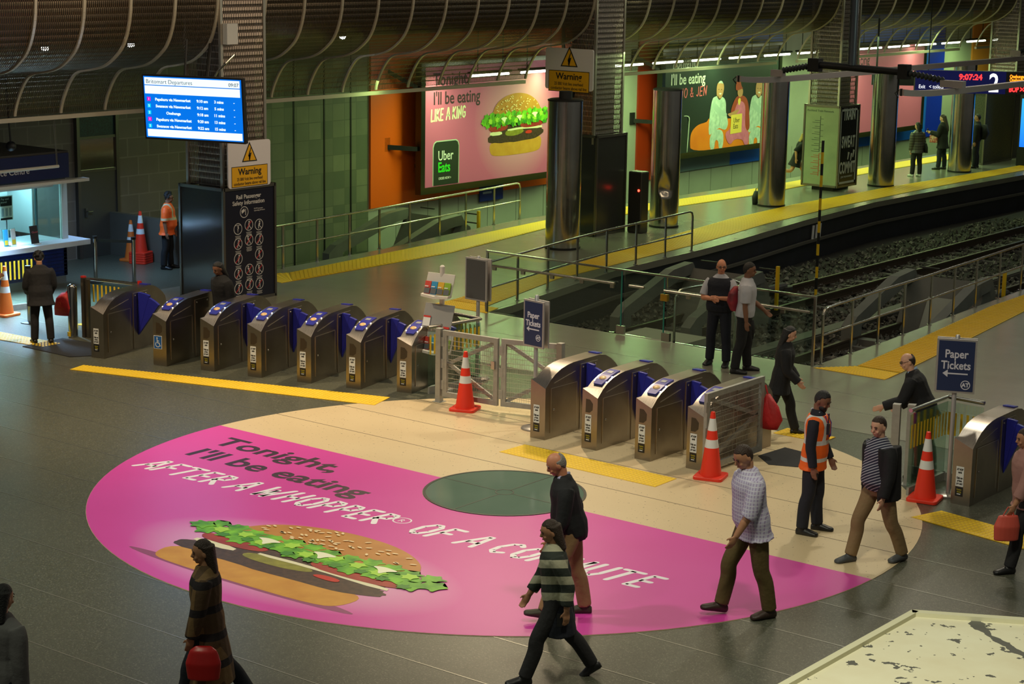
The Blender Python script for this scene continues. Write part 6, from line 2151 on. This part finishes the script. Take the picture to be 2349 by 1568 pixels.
def hair(rig, style, m_, root):
    R = rig.H
    b_ = MB()
    n0 = len(b_.v)
    b_.ell((0, 0, 0), (1, 1, 1), 22, 16)
    rad = Vector((.081, .100, .111))
    for i, v in enumerate(b_.v):
        p = Vector(v)
        q_ = Vector((p.x * rad.x, p.y * rad.y, p.z * rad.z)) + Vector((0, .004, .108))
        front = q_.y > .030 and q_.z < .160 - max(0, abs(q_.x) - .045) * .9
        low = q_.z < (.0 if q_.y < -.035 else .055)
        side = q_.y > -.005 and q_.z < .085
        bald = style == 'bald' and q_.z > .135 and q_.y > -.06
        if front or low or side or bald:
            q_ = Vector((p.x * .055, p.y * .07, p.z * .08)) + Vector((0, .0, .105))
        b_.v[i] = tuple(rig.head(*q_))
    if style in ('long', 'bob'):
        L = .32 if style == 'long' else .12
        b_.loft([(rig.head(0, -.02, .15), R @ Vector((.085, 0, 0)), R @ Vector((0, .09, 0))), (rig.head(0, -.04, .06), R @ Vector((.092, 0, 0)), R @ Vector((0, .07, 0))),
                 (rig.head(0, -.055, -.03), R @ Vector((.096, 0, 0)), R @ Vector((0, .055, 0))), (rig.head(0, -.065, -.03 - L * .6), R @ Vector((.10, 0, 0)), R @ Vector((0, .045, 0))), (rig.head(0, -.06, -.03 - L), R @ Vector((.06, 0, 0)), R @ Vector((0, .025, 0)))])
    if style == 'bun':
        b_.ell(rig.head(0, -.11, .12), (.045, .045, .045), 12, 8, R)
    if style == 'curly':
        rr = random.Random(2)
        for _ in range(40):
            a, c = rr.uniform(0, 2 * PI), rr.uniform(-.1, 1.2)
            q_ = Vector((math.cos(a) * math.cos(c) * .088, math.sin(a) * math.cos(c) * .10 - .012, math.sin(c) * .11 + .112))
            if q_.y > .04 and q_.z < .16:
                continue
            b_.ell(rig.head(*q_), (.028, .028, .026), 8, 6, R)
    me = remesh(b_, .008 if style in ('long', 'bob', 'curly') else .007, 2, 'hair')
    me.materials.append(m_)
    o = bpy.data.objects.new('hair', me); COL.objects.link(o); o.parent = root
    return o


def place_mesh(me, name, m_, root):
    me.materials.clear(); me.materials.append(m_)
    for p in me.polygons:
        p.material_index = 0
    o = bpy.data.objects.new(name, me); COL.objects.link(o); o.parent = root
    return o


def person(label, loc, rz, rig, skin='tan', hr=('short', 'black'), top=None, sleeves=1.0, hem=-.06, flare=.0, over=None, trousers=None, leg_to=1.0, skirt=None, shoes=None, face=True, vox=.008, beard=None, glasses=False, loose=.014, belly=0.0, group=None):
    root = thing('person', label, 'person', loc, math.radians(rz), group)
    k = rig.k
    root.scale = (k, k, k)
    b_ = MB()
    rig.torso(b_, e=-.004, belly=belly * .6)
    for i in (0, 1):
        rig.leg(b_, i); rig.arm(b_, i); rig.hand(b_, i); rig.foot(b_, i)
    rig.skull(b_)
    body = place_mesh(remesh(b_, vox, 2), 'body', SKINS[skin], root)
    if hr:
        hair(rig, hr[0], HAIRM[hr[1]], root)
    if face:
        EYE = mat('eye_dark', (0.012, 0.010, 0.010), .2)
        for sd in (-1, 1):
            q_ = MB(); q_.ell(rig.head(sd * .031, .098, .098), (.0125, .006, .0065), 10, 6, rig.H); q_.build('eye', EYE, root, 'all')
            q_ = MB(); q_.tube([rig.head(sd * .014, .104, .115), rig.head(sd * .034, .102, .121), rig.head(sd * .05, .091, .116)], [.004, .005, .003], 6); q_.build('eyebrow', HAIRM[hr[1] if hr else 'brown'], root)
        q_ = MB(); q_.ell(rig.head(0, .106, .032), (.021, .005, .0045), 10, 6, rig.H); q_.build('mouth', mat('lips', (0.26, 0.07, 0.05), .5), root, 'all')
    if beard:
        q_ = MB(); q_.ell(rig.head(0, .052, .022), (.060, .056, .050), 14, 10, rig.H); q_.ell(rig.head(0, .078, .0), (.036, .034, .034), 10, 8, rig.H)
        place_mesh(remesh(q_, .008, 1, 'beard'), 'beard', HAIRM[beard], root)
    if glasses:
        q_ = MB()
        for sd in (-1, 1):
            q_.tube([rig.head(sd * .033 + .022 * math.cos(a * PI / 5), .112, .098 + .016 * math.sin(a * PI / 5)) for a in range(10)], .003, 5, closed=True)
            q_.tube([rig.head(sd * .055, .110, .102), rig.head(sd * .079, .01, .10)], .0028, 5)
        q_.tube([rig.head(-.011, .113, .100), rig.head(.011, .113, .100)], .003, 5); q_.build('glasses', BLACK, root)
    cv = max(.011, vox)
    if trousers:
        q_ = MB(); rig.torso(q_, -.12, .10, .014, belly=belly * .7)
        for i in (0, 1):
            rig.leg(q_, i, (.098, .084, .070, .068, .062), .010, leg_to)
        place_mesh(remesh(q_, cv, 3, 'trousers'), 'trousers', trousers, root)
    if skirt:
        q_ = MB(); rig.torso(q_, skirt[1], .10, .022, skirt[2])
        place_mesh(remesh(q_, cv, 3, 'skirt'), 'skirt', skirt[0], root)
    if top:
        q_ = MB(); rig.torso(q_, hem, .545, loose + .006, flare, belly)
        for i in (0, 1):
            rig.arm(q_, i, (.066, .062, .054, .050, .042), loose - .004, sleeves)
        q_.tube([rig.T(0, -.004, .46), rig.T(0, -.004, .56)], [.10, .070], 14)
        place_mesh(remesh(q_, cv, 3, 'top'), 'top', top, root)
    if over:
        m_, kind, hm, slv, fl = over
        q_ = MB(); rig.torso(q_, hm, .50 if kind != 'coat' else .545, loose + .022, fl, belly)
        if slv:
            for i in (0, 1):
                rig.arm(q_, i, (.070, .066, .058, .054, .046), loose + .004, slv)
        place_mesh(remesh(q_, cv, 3, kind), kind, m_, root)
    if shoes:
        for i in (0, 1):
            q_ = MB(); rig.foot(q_, i, .009, .275)
            place_mesh(remesh(q_, .011, 2, 'shoe'), 'shoe', shoes, root)
    return root


def pattern(name, fn, rough=.85):
    k = N(name)
    x, y, z = k.xyz(k.coord())
    k.base(fn(k, x, y, z), rough)
    n = k.noise(k.coord(), 18, 3)
    k.bump(n, .35, .02)
    return k.M


def stripes(k, e, period, duty):
    return k.math('LESS_THAN', k.math('FRACT', k.math('DIVIDE', e, period)), duty)


# fabrics
VEST = None


def vest_fn(k, x, y, z):
    band = k.math('LESS_THAN', k.math('ABSOLUTE', k.math('SUBTRACT', z, 1.14)), .028)
    band = k.math('MAXIMUM', band, k.math('LESS_THAN', k.math('ABSOLUTE', k.math('SUBTRACT', z, .93)), .024))
    ax = k.math('ABSOLUTE', x)
    st = k.math('MULTIPLY', k.math('LESS_THAN', k.math('ABSOLUTE', k.math('SUBTRACT', ax, .115)), .026), k.math('GREATER_THAN', z, 1.12))
    f = k.math('MAXIMUM', band, st)
    return k.mix(f, (0.86, 0.13, 0.008), (0.62, 0.64, 0.62))


VEST = pattern('hi_vis_vest', vest_fn, .6)
HIVIS = pattern('hi_vis_shirt', lambda k, x, y, z: k.mix(k.math('MAXIMUM', k.math('LESS_THAN', k.math('ABSOLUTE', k.math('SUBTRACT', z, 1.17)), .028), k.math('MULTIPLY', k.math('LESS_THAN', k.math('ABSOLUTE', k.math('SUBTRACT', k.math('ABSOLUTE', x), .10)), .024), k.math('GREATER_THAN', z, 1.17))), (0.90, 0.11, 0.008), (0.55, 0.45, 0.28)), .6)
PLAID = pattern('plaid_shirt', lambda k, x, y, z: k.mix(stripes(k, z, .035, .3), k.mix(stripes(k, k.math('ADD', x, y), .04, .3), (0.52, 0.50, 0.66), (0.34, 0.27, 0.45)), (0.62, 0.60, 0.72)))
STRIPE = pattern('diagonal_stripe', lambda k, x, y, z: k.mix(stripes(k, k.math('ADD', z, k.math('MULTIPLY', x, .55)), .034, .30), (0.018, 0.020, 0.045), (0.42, 0.42, 0.48)))
WIDE = pattern('wide_stripe', lambda k, x, y, z: k.mix(stripes(k, k.math('ADD', z, k.math('MULTIPLY', x, .3)), .17, .5), (0.022, 0.028, 0.022), (0.42, 0.40, 0.28)))
COATB = pattern('brown_check', lambda k, x, y, z: k.mix(stripes(k, z, .26, .28), k.mix(stripes(k, k.math('ADD', x, y), .19, .45), (0.10, 0.055, 0.025), (0.20, 0.115, 0.045)), (0.018, 0.012, 0.014)))
PUFF = pattern('puffer', lambda k, x, y, z: k.mix(stripes(k, z, .085, .22), (0.055, 0.052, 0.045), (0.13, 0.125, 0.105)), .4)
BLK, NVY = fab('black', (0.008, 0.008, 0.010)), fab('navy', (0.010, 0.012, 0.022))
SHB = mat('shoe_black', (0.010, 0.010, 0.011), .4)
KHAKI, OLIVE = fab('khaki', (0.25, 0.165, 0.075)), fab('olive', (0.115, 0.080, 0.022))
CHAR = fab('charcoal', (0.018, 0.017, 0.019)); WHT = fab('white', (0.50, 0.50, 0.56)); ROSEF = fab('rose', (0.42, 0.22, 0.19)); GREYF = fab('grey', (0.20, 0.19, 0.19))
TANF = fab('tan', (0.36, 0.22, 0.10))

WALK = ((22, 6, 2), (-20, 14, 2))
# security worker in orange vest
rg = Rig(1.77, 2, legs=((4, 2, 3), (-4, 2, 5)), arms=(((-.12, .10, -1), (.10, .45, -.8)), ((.13, -.02, -1), (.04, .20, -1))), head=(22, -12, 0))
p = person('person standing on the beige circle in an orange reflective vest over navy clothes, looking down', (3.83, 1.12, 0), -74, rg, 'brown', ('short', 'black'), NVY, 1.0, -.05, over=(VEST, 'vest', -.16, 0, .02), trousers=NVY, shoes=SHB, beard='black')
q = MB(); q.box(rg.T(.13, .165, .37), (.055, .03, .13)); q.tube([rg.T(.15, .165, .43), rg.T(.15, .165, .56)], .007, 6); q.build('radio', BLACK, p)
q = MB(); q.tube([rg.T(-.06, .10, .50), rg.T(-.07, .15, .40), rg.T(-.02, .165, .25), rg.T(.03, .165, .25), rg.T(.07, .15, .40), rg.T(.06, .10, .50)], .008, 6); q.build('lanyard', mat('lanyard', (0.03, 0.015, 0.25), .6), p)
q = MB(); q.tube([rg.T(-.065, .03, .53), rg.T(-.03, .10, .46), rg.T(.03, .10, .46), rg.T(.065, .03, .53), rg.T(.0, -.075, .55)], .016, 8, closed=True); q.build('collar', WHT, p)
# man in plaid shirt striding
rg = Rig(1.90, 8, legs=((-9, 4, 2), (24, 14, 2)), arms=(((-.10, .45, -1), (.1, .6, -.8)), ((.12, -.45, -1), (.05, .0, -1))), head=(18, 10, 0), wide=1.08)
person('person in a pale plaid shirt and olive trousers striding over the pink floor decal', (4.82, -1.92, 0), 146, rg, 'tan', ('short', 'brown'), PLAID, .62, -.14, .03, trousers=OLIVE, shoes=mat('shoe_brown', (0.035, 0.018, 0.012), .5), loose=.03, belly=.02)
# grey haired man in black jacket
rg = Rig(1.82, 12, legs=((24, 10, 2), (-9, 4, 2)), arms=(((-.12, .35, -1), (.05, .6, -.7)), ((.13, -.35, -1), (.05, .1, -1))), head=(14, 0, 0))
p = person('person in a black jacket and tan trousers walking past the glass floor light', (3.42, -3.2, 0), 134, rg, 'ruddy', ('bald', 'grey'), BLK, 1.0, -.12, .03, trousers=TANF, shoes=mat('shoe_olive', (0.045, 0.038, 0.022), .6), loose=.026, belly=.03)
q = MB(); q.tube([rg.T(-.06, .04, .545), rg.T(0, .08, .50), rg.T(.06, .04, .545), rg.T(.0, -.07, .56)], .018, 8, closed=True); q.build('collar', mat('collar_lilac', (0.42, 0.42, 0.62), .8), p)
# woman with wide stripes at the bottom
rg = Rig(1.66, 4, legs=((26, 8, 2), (-22, 12, 2)), arms=(((-.16, -.35, -1), (-.10, .1, -1)), ((.12, .4, -1), (-.1, .6, -.8))), head=(10, 5, 0))
p = person('person in a cream and dark striped top and dark skirt, walking on the terrazzo', (4.36, -4.72, 0), 134, rg, 'tan', ('bob', 'brown'), WIDE, .95, -.10, .02, trousers=CHAR, skirt=(NVY, -.38, .05), shoes=SHB, loose=.022)
q = MB()
q.loft([(rg.T(.06, -.06, -.30), rg.S @ Vector((.15, 0, 0)), rg.S @ Vector((0, .13, 0))), (rg.T(.07, -.05, 0), rg.S @ Vector((.145, 0, 0)), rg.S @ Vector((0, .125, 0))), (rg.T(.06, -.05, .25), rg.S @ Vector((.14, 0, 0)), rg.S @ Vector((0, .12, 0))), (rg.T(.07, -.04, .43), rg.S @ Vector((.115, 0, 0)), rg.S @ Vector((0, .09, 0)))])
place_mesh(remesh(q, .012, 3, 'coat'), 'coat', BLK, p)
wr = rg.arms[0][2]
q = MB(); q.box(wr + Vector((0, .06, -.09)), (.012, .07, .13)); q.build('phone', BLACK, p)
# person in brown checked coat
rg = Rig(1.68, 2, legs=WALK, arms=(((-.1, .2, -1), (.0, .3, -1)), ((.16, -.05, -1), (.05, .15, -1))), head=(5, 15, 0))
p = person('person in a long brown checked coat carrying a red bag, at the bottom picture edge', (2.44, -7.40, 0), 128, rg, 'tan', ('bob', 'brown'), COATB, 1.0, -.58, .10, trousers=NVY, shoes=SHB, loose=.03)
q = MB(); q.loft([((-.33, .0, .46), (.06, 0, 0), (0, .15, 0)), ((-.33, .0, .62), (.07, 0, 0), (0, .17, 0)), ((-.32, .0, .74), (.05, 0, 0), (0, .13, 0)), ((-.31, .0, .78), (.02, 0, 0), (0, .08, 0))]); place_mesh(remesh(q, .012, 3, 'red_bag'), 'red_bag', mat('bag_red', (0.55, 0.015, 0.015), .35), p)
# person cut by the picture edge
rg = Rig(1.70, 3, legs=WALK, head=(6, 0, 0))
person('person in a grey coat with black hair at the bottom corner of the picture', (2.13, -9.44, 0), 10, rg, 'tan', ('bob', 'black'), GREYF, 1.0, -.45, .06, trousers=NVY, shoes=SHB, loose=.026)
# man in striped shirt and dark jacket
rg = Rig(1.77, 3, legs=((-16, 8, 3), (24, 12, 3)), arms=(((-.14, .2, -1), (-.02, .35, -1)), ((.16, -.2, -1), (.06, .15, -1))), head=(8, 10, 0), wide=1.05)
p = person('person in a dark open jacket over a striped shirt, walking on the beige circle', (4.96, .62, 0), 158, rg, 'pale', ('short', 'brown'), STRIPE, 1.0, -.10, .01, trousers=KHAKI, shoes=mat('shoe_grey', (0.06, 0.065, 0.07), .6), loose=.020, belly=.04)
for sd in (-1, 1):
    q = MB()
    S_ = rg.S
    q.loft([(rg.T(sd * .135, -.03, z), S_ @ Vector((.075 + f, 0, 0)), S_ @ Vector((0, .16, 0))) for z, f in ((-.16, .02), (.0, .015), (.2, .01), (.38, .015), (.46, -.01))])
    rg.arm(q, (0, 1)[sd > 0], (.072, .068, .06, .056, .048), .014, 1.0)
    place_mesh(remesh(q, .011, 3, 'jacket_half'), 'jacket_half', BLK, p)
# woman in pink at the right edge
rg = Rig(1.68, 4, legs=((16, 6, 2), (-18, 10, 2)), arms=(((-.15, .4, -1), (-.0, .5, -.9)), ((.14, -.2, -1), (.05, .1, -1))), head=(5, 0, 0))
p = person('person in a dusty pink jacket carrying a coral bag, cut by the picture edge', (6.38, 1.44, 0), 136, rg, 'tan', ('long', 'brown'), ROSEF, .9, -.14, .05, trousers=GREYF if 0 else CHAR, shoes=SHB, loose=.03)
wr = rg.arms[0][2]
q = MB(); q.loft([(wr + Vector((0, .08, -.42)), (.07, 0, 0), (0, .15, 0)), (wr + Vector((0, .08, -.25)), (.08, 0, 0), (0, .16, 0)), (wr + Vector((0, .07, -.12)), (.04, 0, 0), (0, .12, 0))]); place_mesh(remesh(q, .012, 2, 'coral_bag'), 'coral_bag', mat('bag_coral', (0.62, 0.09, 0.06), .5), p)
q = MB(); q.tube([wr + Vector((0, .0, -.13)), wr + Vector((0, .03, -.03)), wr + Vector((0, .08, -.02)), wr + Vector((0, .14, -.13))], .008, 6); q.build('bag_handle', MATS['bag_coral'], p)
# man with glasses leaning on the gate posts
rg = Rig(1.72, 24, legs=((4, 4, 3), (-6, 2, 4)), arms=(((-.35, .75, -.75), (-.25, 1, .05)), ((.15, .45, -1), (-.15, .9, -.2))), head=(-6, 25, 0), wide=1.1)
p = person('person with glasses in a dark suit leaning forward by the grey gate posts', (3.72, 4.28, 0), 105, rg, 'pale', ('bald', 'brown'), BLK, 1.0, -.14, .02, trousers=BLK, shoes=SHB, glasses=True, loose=.028, belly=.03)
q = MB(); q.tube([rg.T(-.06, .03, .54), rg.T(0, .09, .49), rg.T(.06, .03, .54), rg.T(.0, -.075, .57)], .02, 8, closed=True); q.build('collar', mat('collar_blue', (0.30, 0.42, 0.60), .8), p)
# two men talking by the barrier
rg = Rig(1.80, 0, legs=((2, 2, 5), (-2, 2, 6)), arms=(((-.25, .35, -1), (.95, .65, .12)), ((.25, .35, -1), (-.95, .72, .02))), head=(4, 25, 0), wide=1.08)
p = person('person with folded arms in a dark waistcoat and white shirt by the glass barrier', (-2.10, 8.40, 0), -165, rg, 'ruddy', ('bald', 'grey'), WHT, .5, -.05, .0, over=(NVY, 'waistcoat', -.10, 0, .0), trousers=NVY, shoes=SHB, glasses=True, loose=.02, belly=.03)
q = MB(); q.tube([rg.T(-.06, .04, .545), rg.T(-.02, .12, .42), rg.T(0, .135, .36), rg.T(.02, .12, .42), rg.T(.06, .04, .545), rg.T(.0, -.07, .565)], .018, 8, closed=True); q.build('collar', WHT, p)
rg = Rig(1.84, 2, legs=((6, 4, 5), (-6, 4, 5)), arms=(((-.15, .35, -1), (.2, .7, -.5)), ((.12, .02, -1), (.04, .15, -1))), head=(6, -5, 0), wide=1.1)
p = person('person in a white short sleeved shirt with a red backpack, talking by the glass barrier', (-1.5, 8.22, 0), -62, rg, 'brown', ('short', 'black'), WHT, .52, -.08, .0, trousers=BLK, shoes=SHB, loose=.026)
q = MB(); q.loft([(rg.T(-.02, -.17, .02), (.11, 0, 0), (0, .06, 0)), (rg.T(-.02, -.20, .15), (.14, 0, 0), (0, .10, 0)), (rg.T(-.02, -.19, .30), (.13, 0, 0), (0, .09, 0)), (rg.T(-.02, -.16, .40), (.08, 0, 0), (0, .05, 0))]); place_mesh(remesh(q, .012, 2, 'backpack'), 'backpack', mat('pack_red', (0.36, 0.012, 0.03), .5, noise=(5, .4, (0.05, 0.01, 0.015))), p)
q = MB(); q.tube([rg.T(.10, -.12, .36), rg.T(.11, -.02, .475), rg.T(.11, .10, .40), rg.T(.12, .10, .25), rg.T(.13, -.08, .12)], .014, 8); q.build('backpack_strap', BLACK, p)
q = MB(); q.loft([(( -.12, .02, .52), (.05, 0, 0), (0, .12, 0)), ((-.12, .02, .66), (.06, 0, 0), (0, .14, 0)), ((-.12, .02, .82), (.05, 0, 0), (0, .12, 0))]); q.build('black_bag', BLK, p, 'all')
# woman in black hurrying
rg = Rig(1.64, 6, legs=((20, 6, 2), (-22, 16, 2)), arms=(((-.12, .3, -1), (.1, .6, -.7)), ((.12, .2, -1), (-.05, .7, -.6))), head=(10, 0, 0))
person('person in black with long dark hair hurrying past the open wire gate', (1.10, 4.99, 0), -58, rg, 'pale', ('long', 'black'), BLK, 1.0, -.25, .04, trousers=BLK, shoes=SHB, loose=.026, face=True)
# far platform
rg = Rig(1.66, 0, legs=((2, 1, 3), (-2, 1, 3)), head=(4, 20, 0))
p = person('person in a grey quilted jacket with a black shoulder bag on the far platform', (-12.23, 35.74, 0), 60, rg, 'pale', ('long', 'black'), PUFF, 1.0, -.18, .04, trousers=CHAR, shoes=mat('shoe_white', (0.65, 0.65, 0.62), .5), loose=.04, vox=.012, face=False)
q = MB(); q.loft([((.27, -.05, .78), (.05, 0, 0), (0, .16, 0)), ((.27, -.05, .95), (.05, 0, 0), (0, .15, 0)), ((.26, -.05, 1.08), (.03, 0, 0), (0, .10, 0))]); q.build('shoulder_bag', BLK, p, 'all')
q = MB(); q.tube([(.26, -.12, 1.06), (.2, -.05, 1.42), (.26, .03, 1.06)], .01, 6); q.build('bag_strap', BLK, p)
rg = Rig(1.74, 0, legs=((6, 4, 3), (-3, 1, 3)), arms=(((-.15, .3, -1), (-.1, 1, .25)), ((.12, .0, -1), (.03, .2, -1))), head=(16, 5, 0))
p = person('person in a black coat with a red bag and phone on the far platform', (-12.55, 38.15, 0), 95, rg, 'pale', ('long', 'brown'), BLK, 1.0, -.28, .05, trousers=NVY, shoes=SHB, loose=.035, vox=.012, face=False)
wr = rg.arms[0][2]
q = MB(); q.box(wr + Vector((0, .1, .05)), (.07, .012, .13)); q.build('phone', BLACK, p)
q = MB(); q.box((-.22, .22, .98), (.10, .26, .24)); q.build('red_bag', mat('bag_tartan', (0.30, 0.03, 0.03), .5, noise=(14, .2, (0.55, 0.35, 0.25))), p, bevel=.02)
rg = Rig(1.72, 0, legs=((2, 1, 3), (-2, 1, 3)))
p = person('person with a black backpack mostly hidden behind the last steel column', (-11.95, 39.35, 0), 110, rg, 'tan', ('short', 'black'), BLK, 1.0, -.08, .0, trousers=NVY, shoes=SHB, loose=.03, vox=.014, face=False)
q = MB(); q.loft([((0, -.22, .95), (.13, 0, 0), (0, .08, 0)), ((0, -.26, 1.15), (.16, 0, 0), (0, .13, 0)), ((0, -.22, 1.42), (.12, 0, 0), (0, .08, 0))]); q.build('backpack', BLK, p, 'all')
rg = Rig(1.64, 16, legs=((28, 10, 2), (-30, 55, 2)), arms=(((-.15, .5, -.8), (.1, 1, .1)), ((.15, -.5, -.8), (.1, .3, -1))), head=(5, 0, 0))
person('person in a dark dress with fair hair running behind the network map cabinet', (-13.74, 31.08, 0), -48, rg, 'tan', ('bob', 'fair'), BLK, .6, -.30, .06, shoes=SHB, loose=.03, vox=.012, face=False)
# ticket counter and side passage
rg = Rig(1.58, 5, legs=((3, 2, 4), (-3, 2, 6)), arms=(((-.16, .25, -1), (.2, .8, -.5)), ((.16, .2, -1), (-.1, .7, -.6))), head=(18, 0, 0), wide=1.12)
person('person with short black hair in a dark trouser suit standing before the ticket counter', (-11.75, 1.97, 0), 62, rg, 'tan', ('curly', 'black'), CHAR, 1.0, -.22, .04, trousers=CHAR, shoes=SHB, loose=.034, face=False, belly=.03)
rg = Rig(1.62, 2, legs=((3, 2, 4), (-3, 2, 4)), arms=(((-.14, .1, -1), (.05, .3, -1)), ((.14, .0, -1), (.03, .2, -1))), head=(10, 0, 0), wide=1.1)
p = person('person in an orange high visibility shirt and black trousers beside the dark notice cabinet', (-15.95, 8.62, 0), -58, rg, 'brown', ('curly', 'black'), HIVIS, .55, -.16, .05, trousers=BLK, shoes=SHB, loose=.03, belly=.04)
rg = Rig(1.66, 10, legs=WALK, head=(15, 0, 0))
person('person all in black passing between ticket gates before the safety notice', (-8.76, 3.45, 0), 175, rg, 'brown', ('bob', 'black'), BLK, 1.0, -.35, .05, trousers=BLK, shoes=SHB, loose=.03)
rg = Rig(1.70, 4, legs=((4, 2, 4), (-4, 2, 4)), arms=(((-.1, .6, -.8), (.05, 1, .35)), ((.1, .5, -.9), (-.05, 1, -.05))), head=(12, 0, 0))
p = person('person at the picture edge holding out a newspaper near the ticket counter', (-12.42, 1.0, 0), -52, rg, 'tan', ('short', 'black'), BLK, 1.0, -.08, .0, trousers=NVY, shoes=SHB, loose=.024)
wr = rg.arms[1][2]
NEWS = mat('newsprint', (0.50, 0.46, 0.48), .7, noise=(22, .15, (0.22, 0.20, 0.22)))
q = MB(); q.prism([wr + Vector((-.12, -.02, -.1)), wr + Vector((.12, -.02, -.1)), wr + Vector((.12, .22, .14)), wr + Vector((-.12, .22, .14))], (0, -.008, .01)); q.build('newspaper', NEWS, p)

# ------------------------------------------------------------------ pink floor decal
PK = N('decal_pink')
x, y, z = PK.xyz(PK.coord())
d_ = PK.math('SQRT', PK.math('ADD', PK.math('POWER', PK.math('DIVIDE', PK.math('SUBTRACT', x, -.05), 2.35), 2.0), PK.math('POWER', PK.math('DIVIDE', PK.math('SUBTRACT', y, -3.85), 1.25), 2.0)))
f = PK.math('MAXIMUM', PK.math('SUBTRACT', 1.0, d_), 0.0)
f = PK.math('MULTIPLY', PK.math('POWER', f, .9), 1.1)
f = PK.math('MINIMUM', f, .85)
PK.base(PK.mix(f, PK.mix(PK.noise(PK.coord(), .7, 2), (0.62, 0.048, 0.33), (0.70, 0.07, 0.41)), (0.80, 0.60, 0.72)), .33)
t = thing('floor_decal', 'large pink half circle floor decal with a burger picture and slogan', 'floor decal', (0, 0, 0))
hf = [(5.245 * math.cos(a), 5.245 * math.sin(a)) for a in [PI + PI * k / 90 for k in range(91)]]
gl = [(1.055 * math.cos(a), 1.055 * math.sin(a)) for a in [2 * PI - PI * k / 40 for k in range(41)]]
fill([(x_, y_, .0085) for x_, y_ in hf + [(1.2, 0)] + gl + [(-1.2, 0)]][:], 'pink_film', MATS['decal_pink'], t)
DI = mat('decal_ink', (0.030, 0.008, 0.022), .45)
DW = mat('decal_white', (0.82, 0.78, 0.84), .45)
Rx, Uy = (1, 0, 0), (0, 1, 0)
text('lettering', 'Tonight,', .58, DI, (-4.62, -.78, .0095), Rx, Uy, t, bold=.014, sx=1.2, depth=.0004)
text('lettering', "I'll be eating", .58, DI, (-4.47, -1.42, .0095), Rx, Uy, t, bold=.014, sx=1.15, depth=.0004)
handwriting('lettering', 'AFTER A WHOPPER   OF A COMMUTE', .44, DW, (-4.50, -2.27, .009), (1, .040, 0), (.12, 1, 0), t, .16, total=7.95, lift=.001)
rb = MB()
for q in range(24):
    a, c = 2 * PI * q / 24, 2 * PI * (q + 1) / 24
    rb.quad(*[(-.17 + r * math.cos(g_), -1.79 + r * .95 * math.sin(g_), .0098) for r, g_ in ((.105, a), (.125, a), (.125, c), (.105, c))])
rb.build('registered_ring_printing', DW, t)
text('lettering', 'R', .14, DW, (-.215, -1.84, .0095), Rx, Uy, t, depth=.0004)
fl = lambda a, c: (-.06 + a * 1.62, -4.70 + c * 1.50)
ob = fill([(p[0], p[1], .0095) for p in smooth_poly([(-2.06, -4.62), (-1.2, -4.55), (0, -4.6), (1.2, -4.55), (1.8, -4.64), (1.2, -4.74), (0, -4.78), (-1.3, -4.74)], 2)], 'printed_shade', mat('decal_shade', (0.28, 0.06, 0.16), .45), t)
burger(t, fl, lambda p, n: (p[0], p[1], .0098 + .0006 * n))
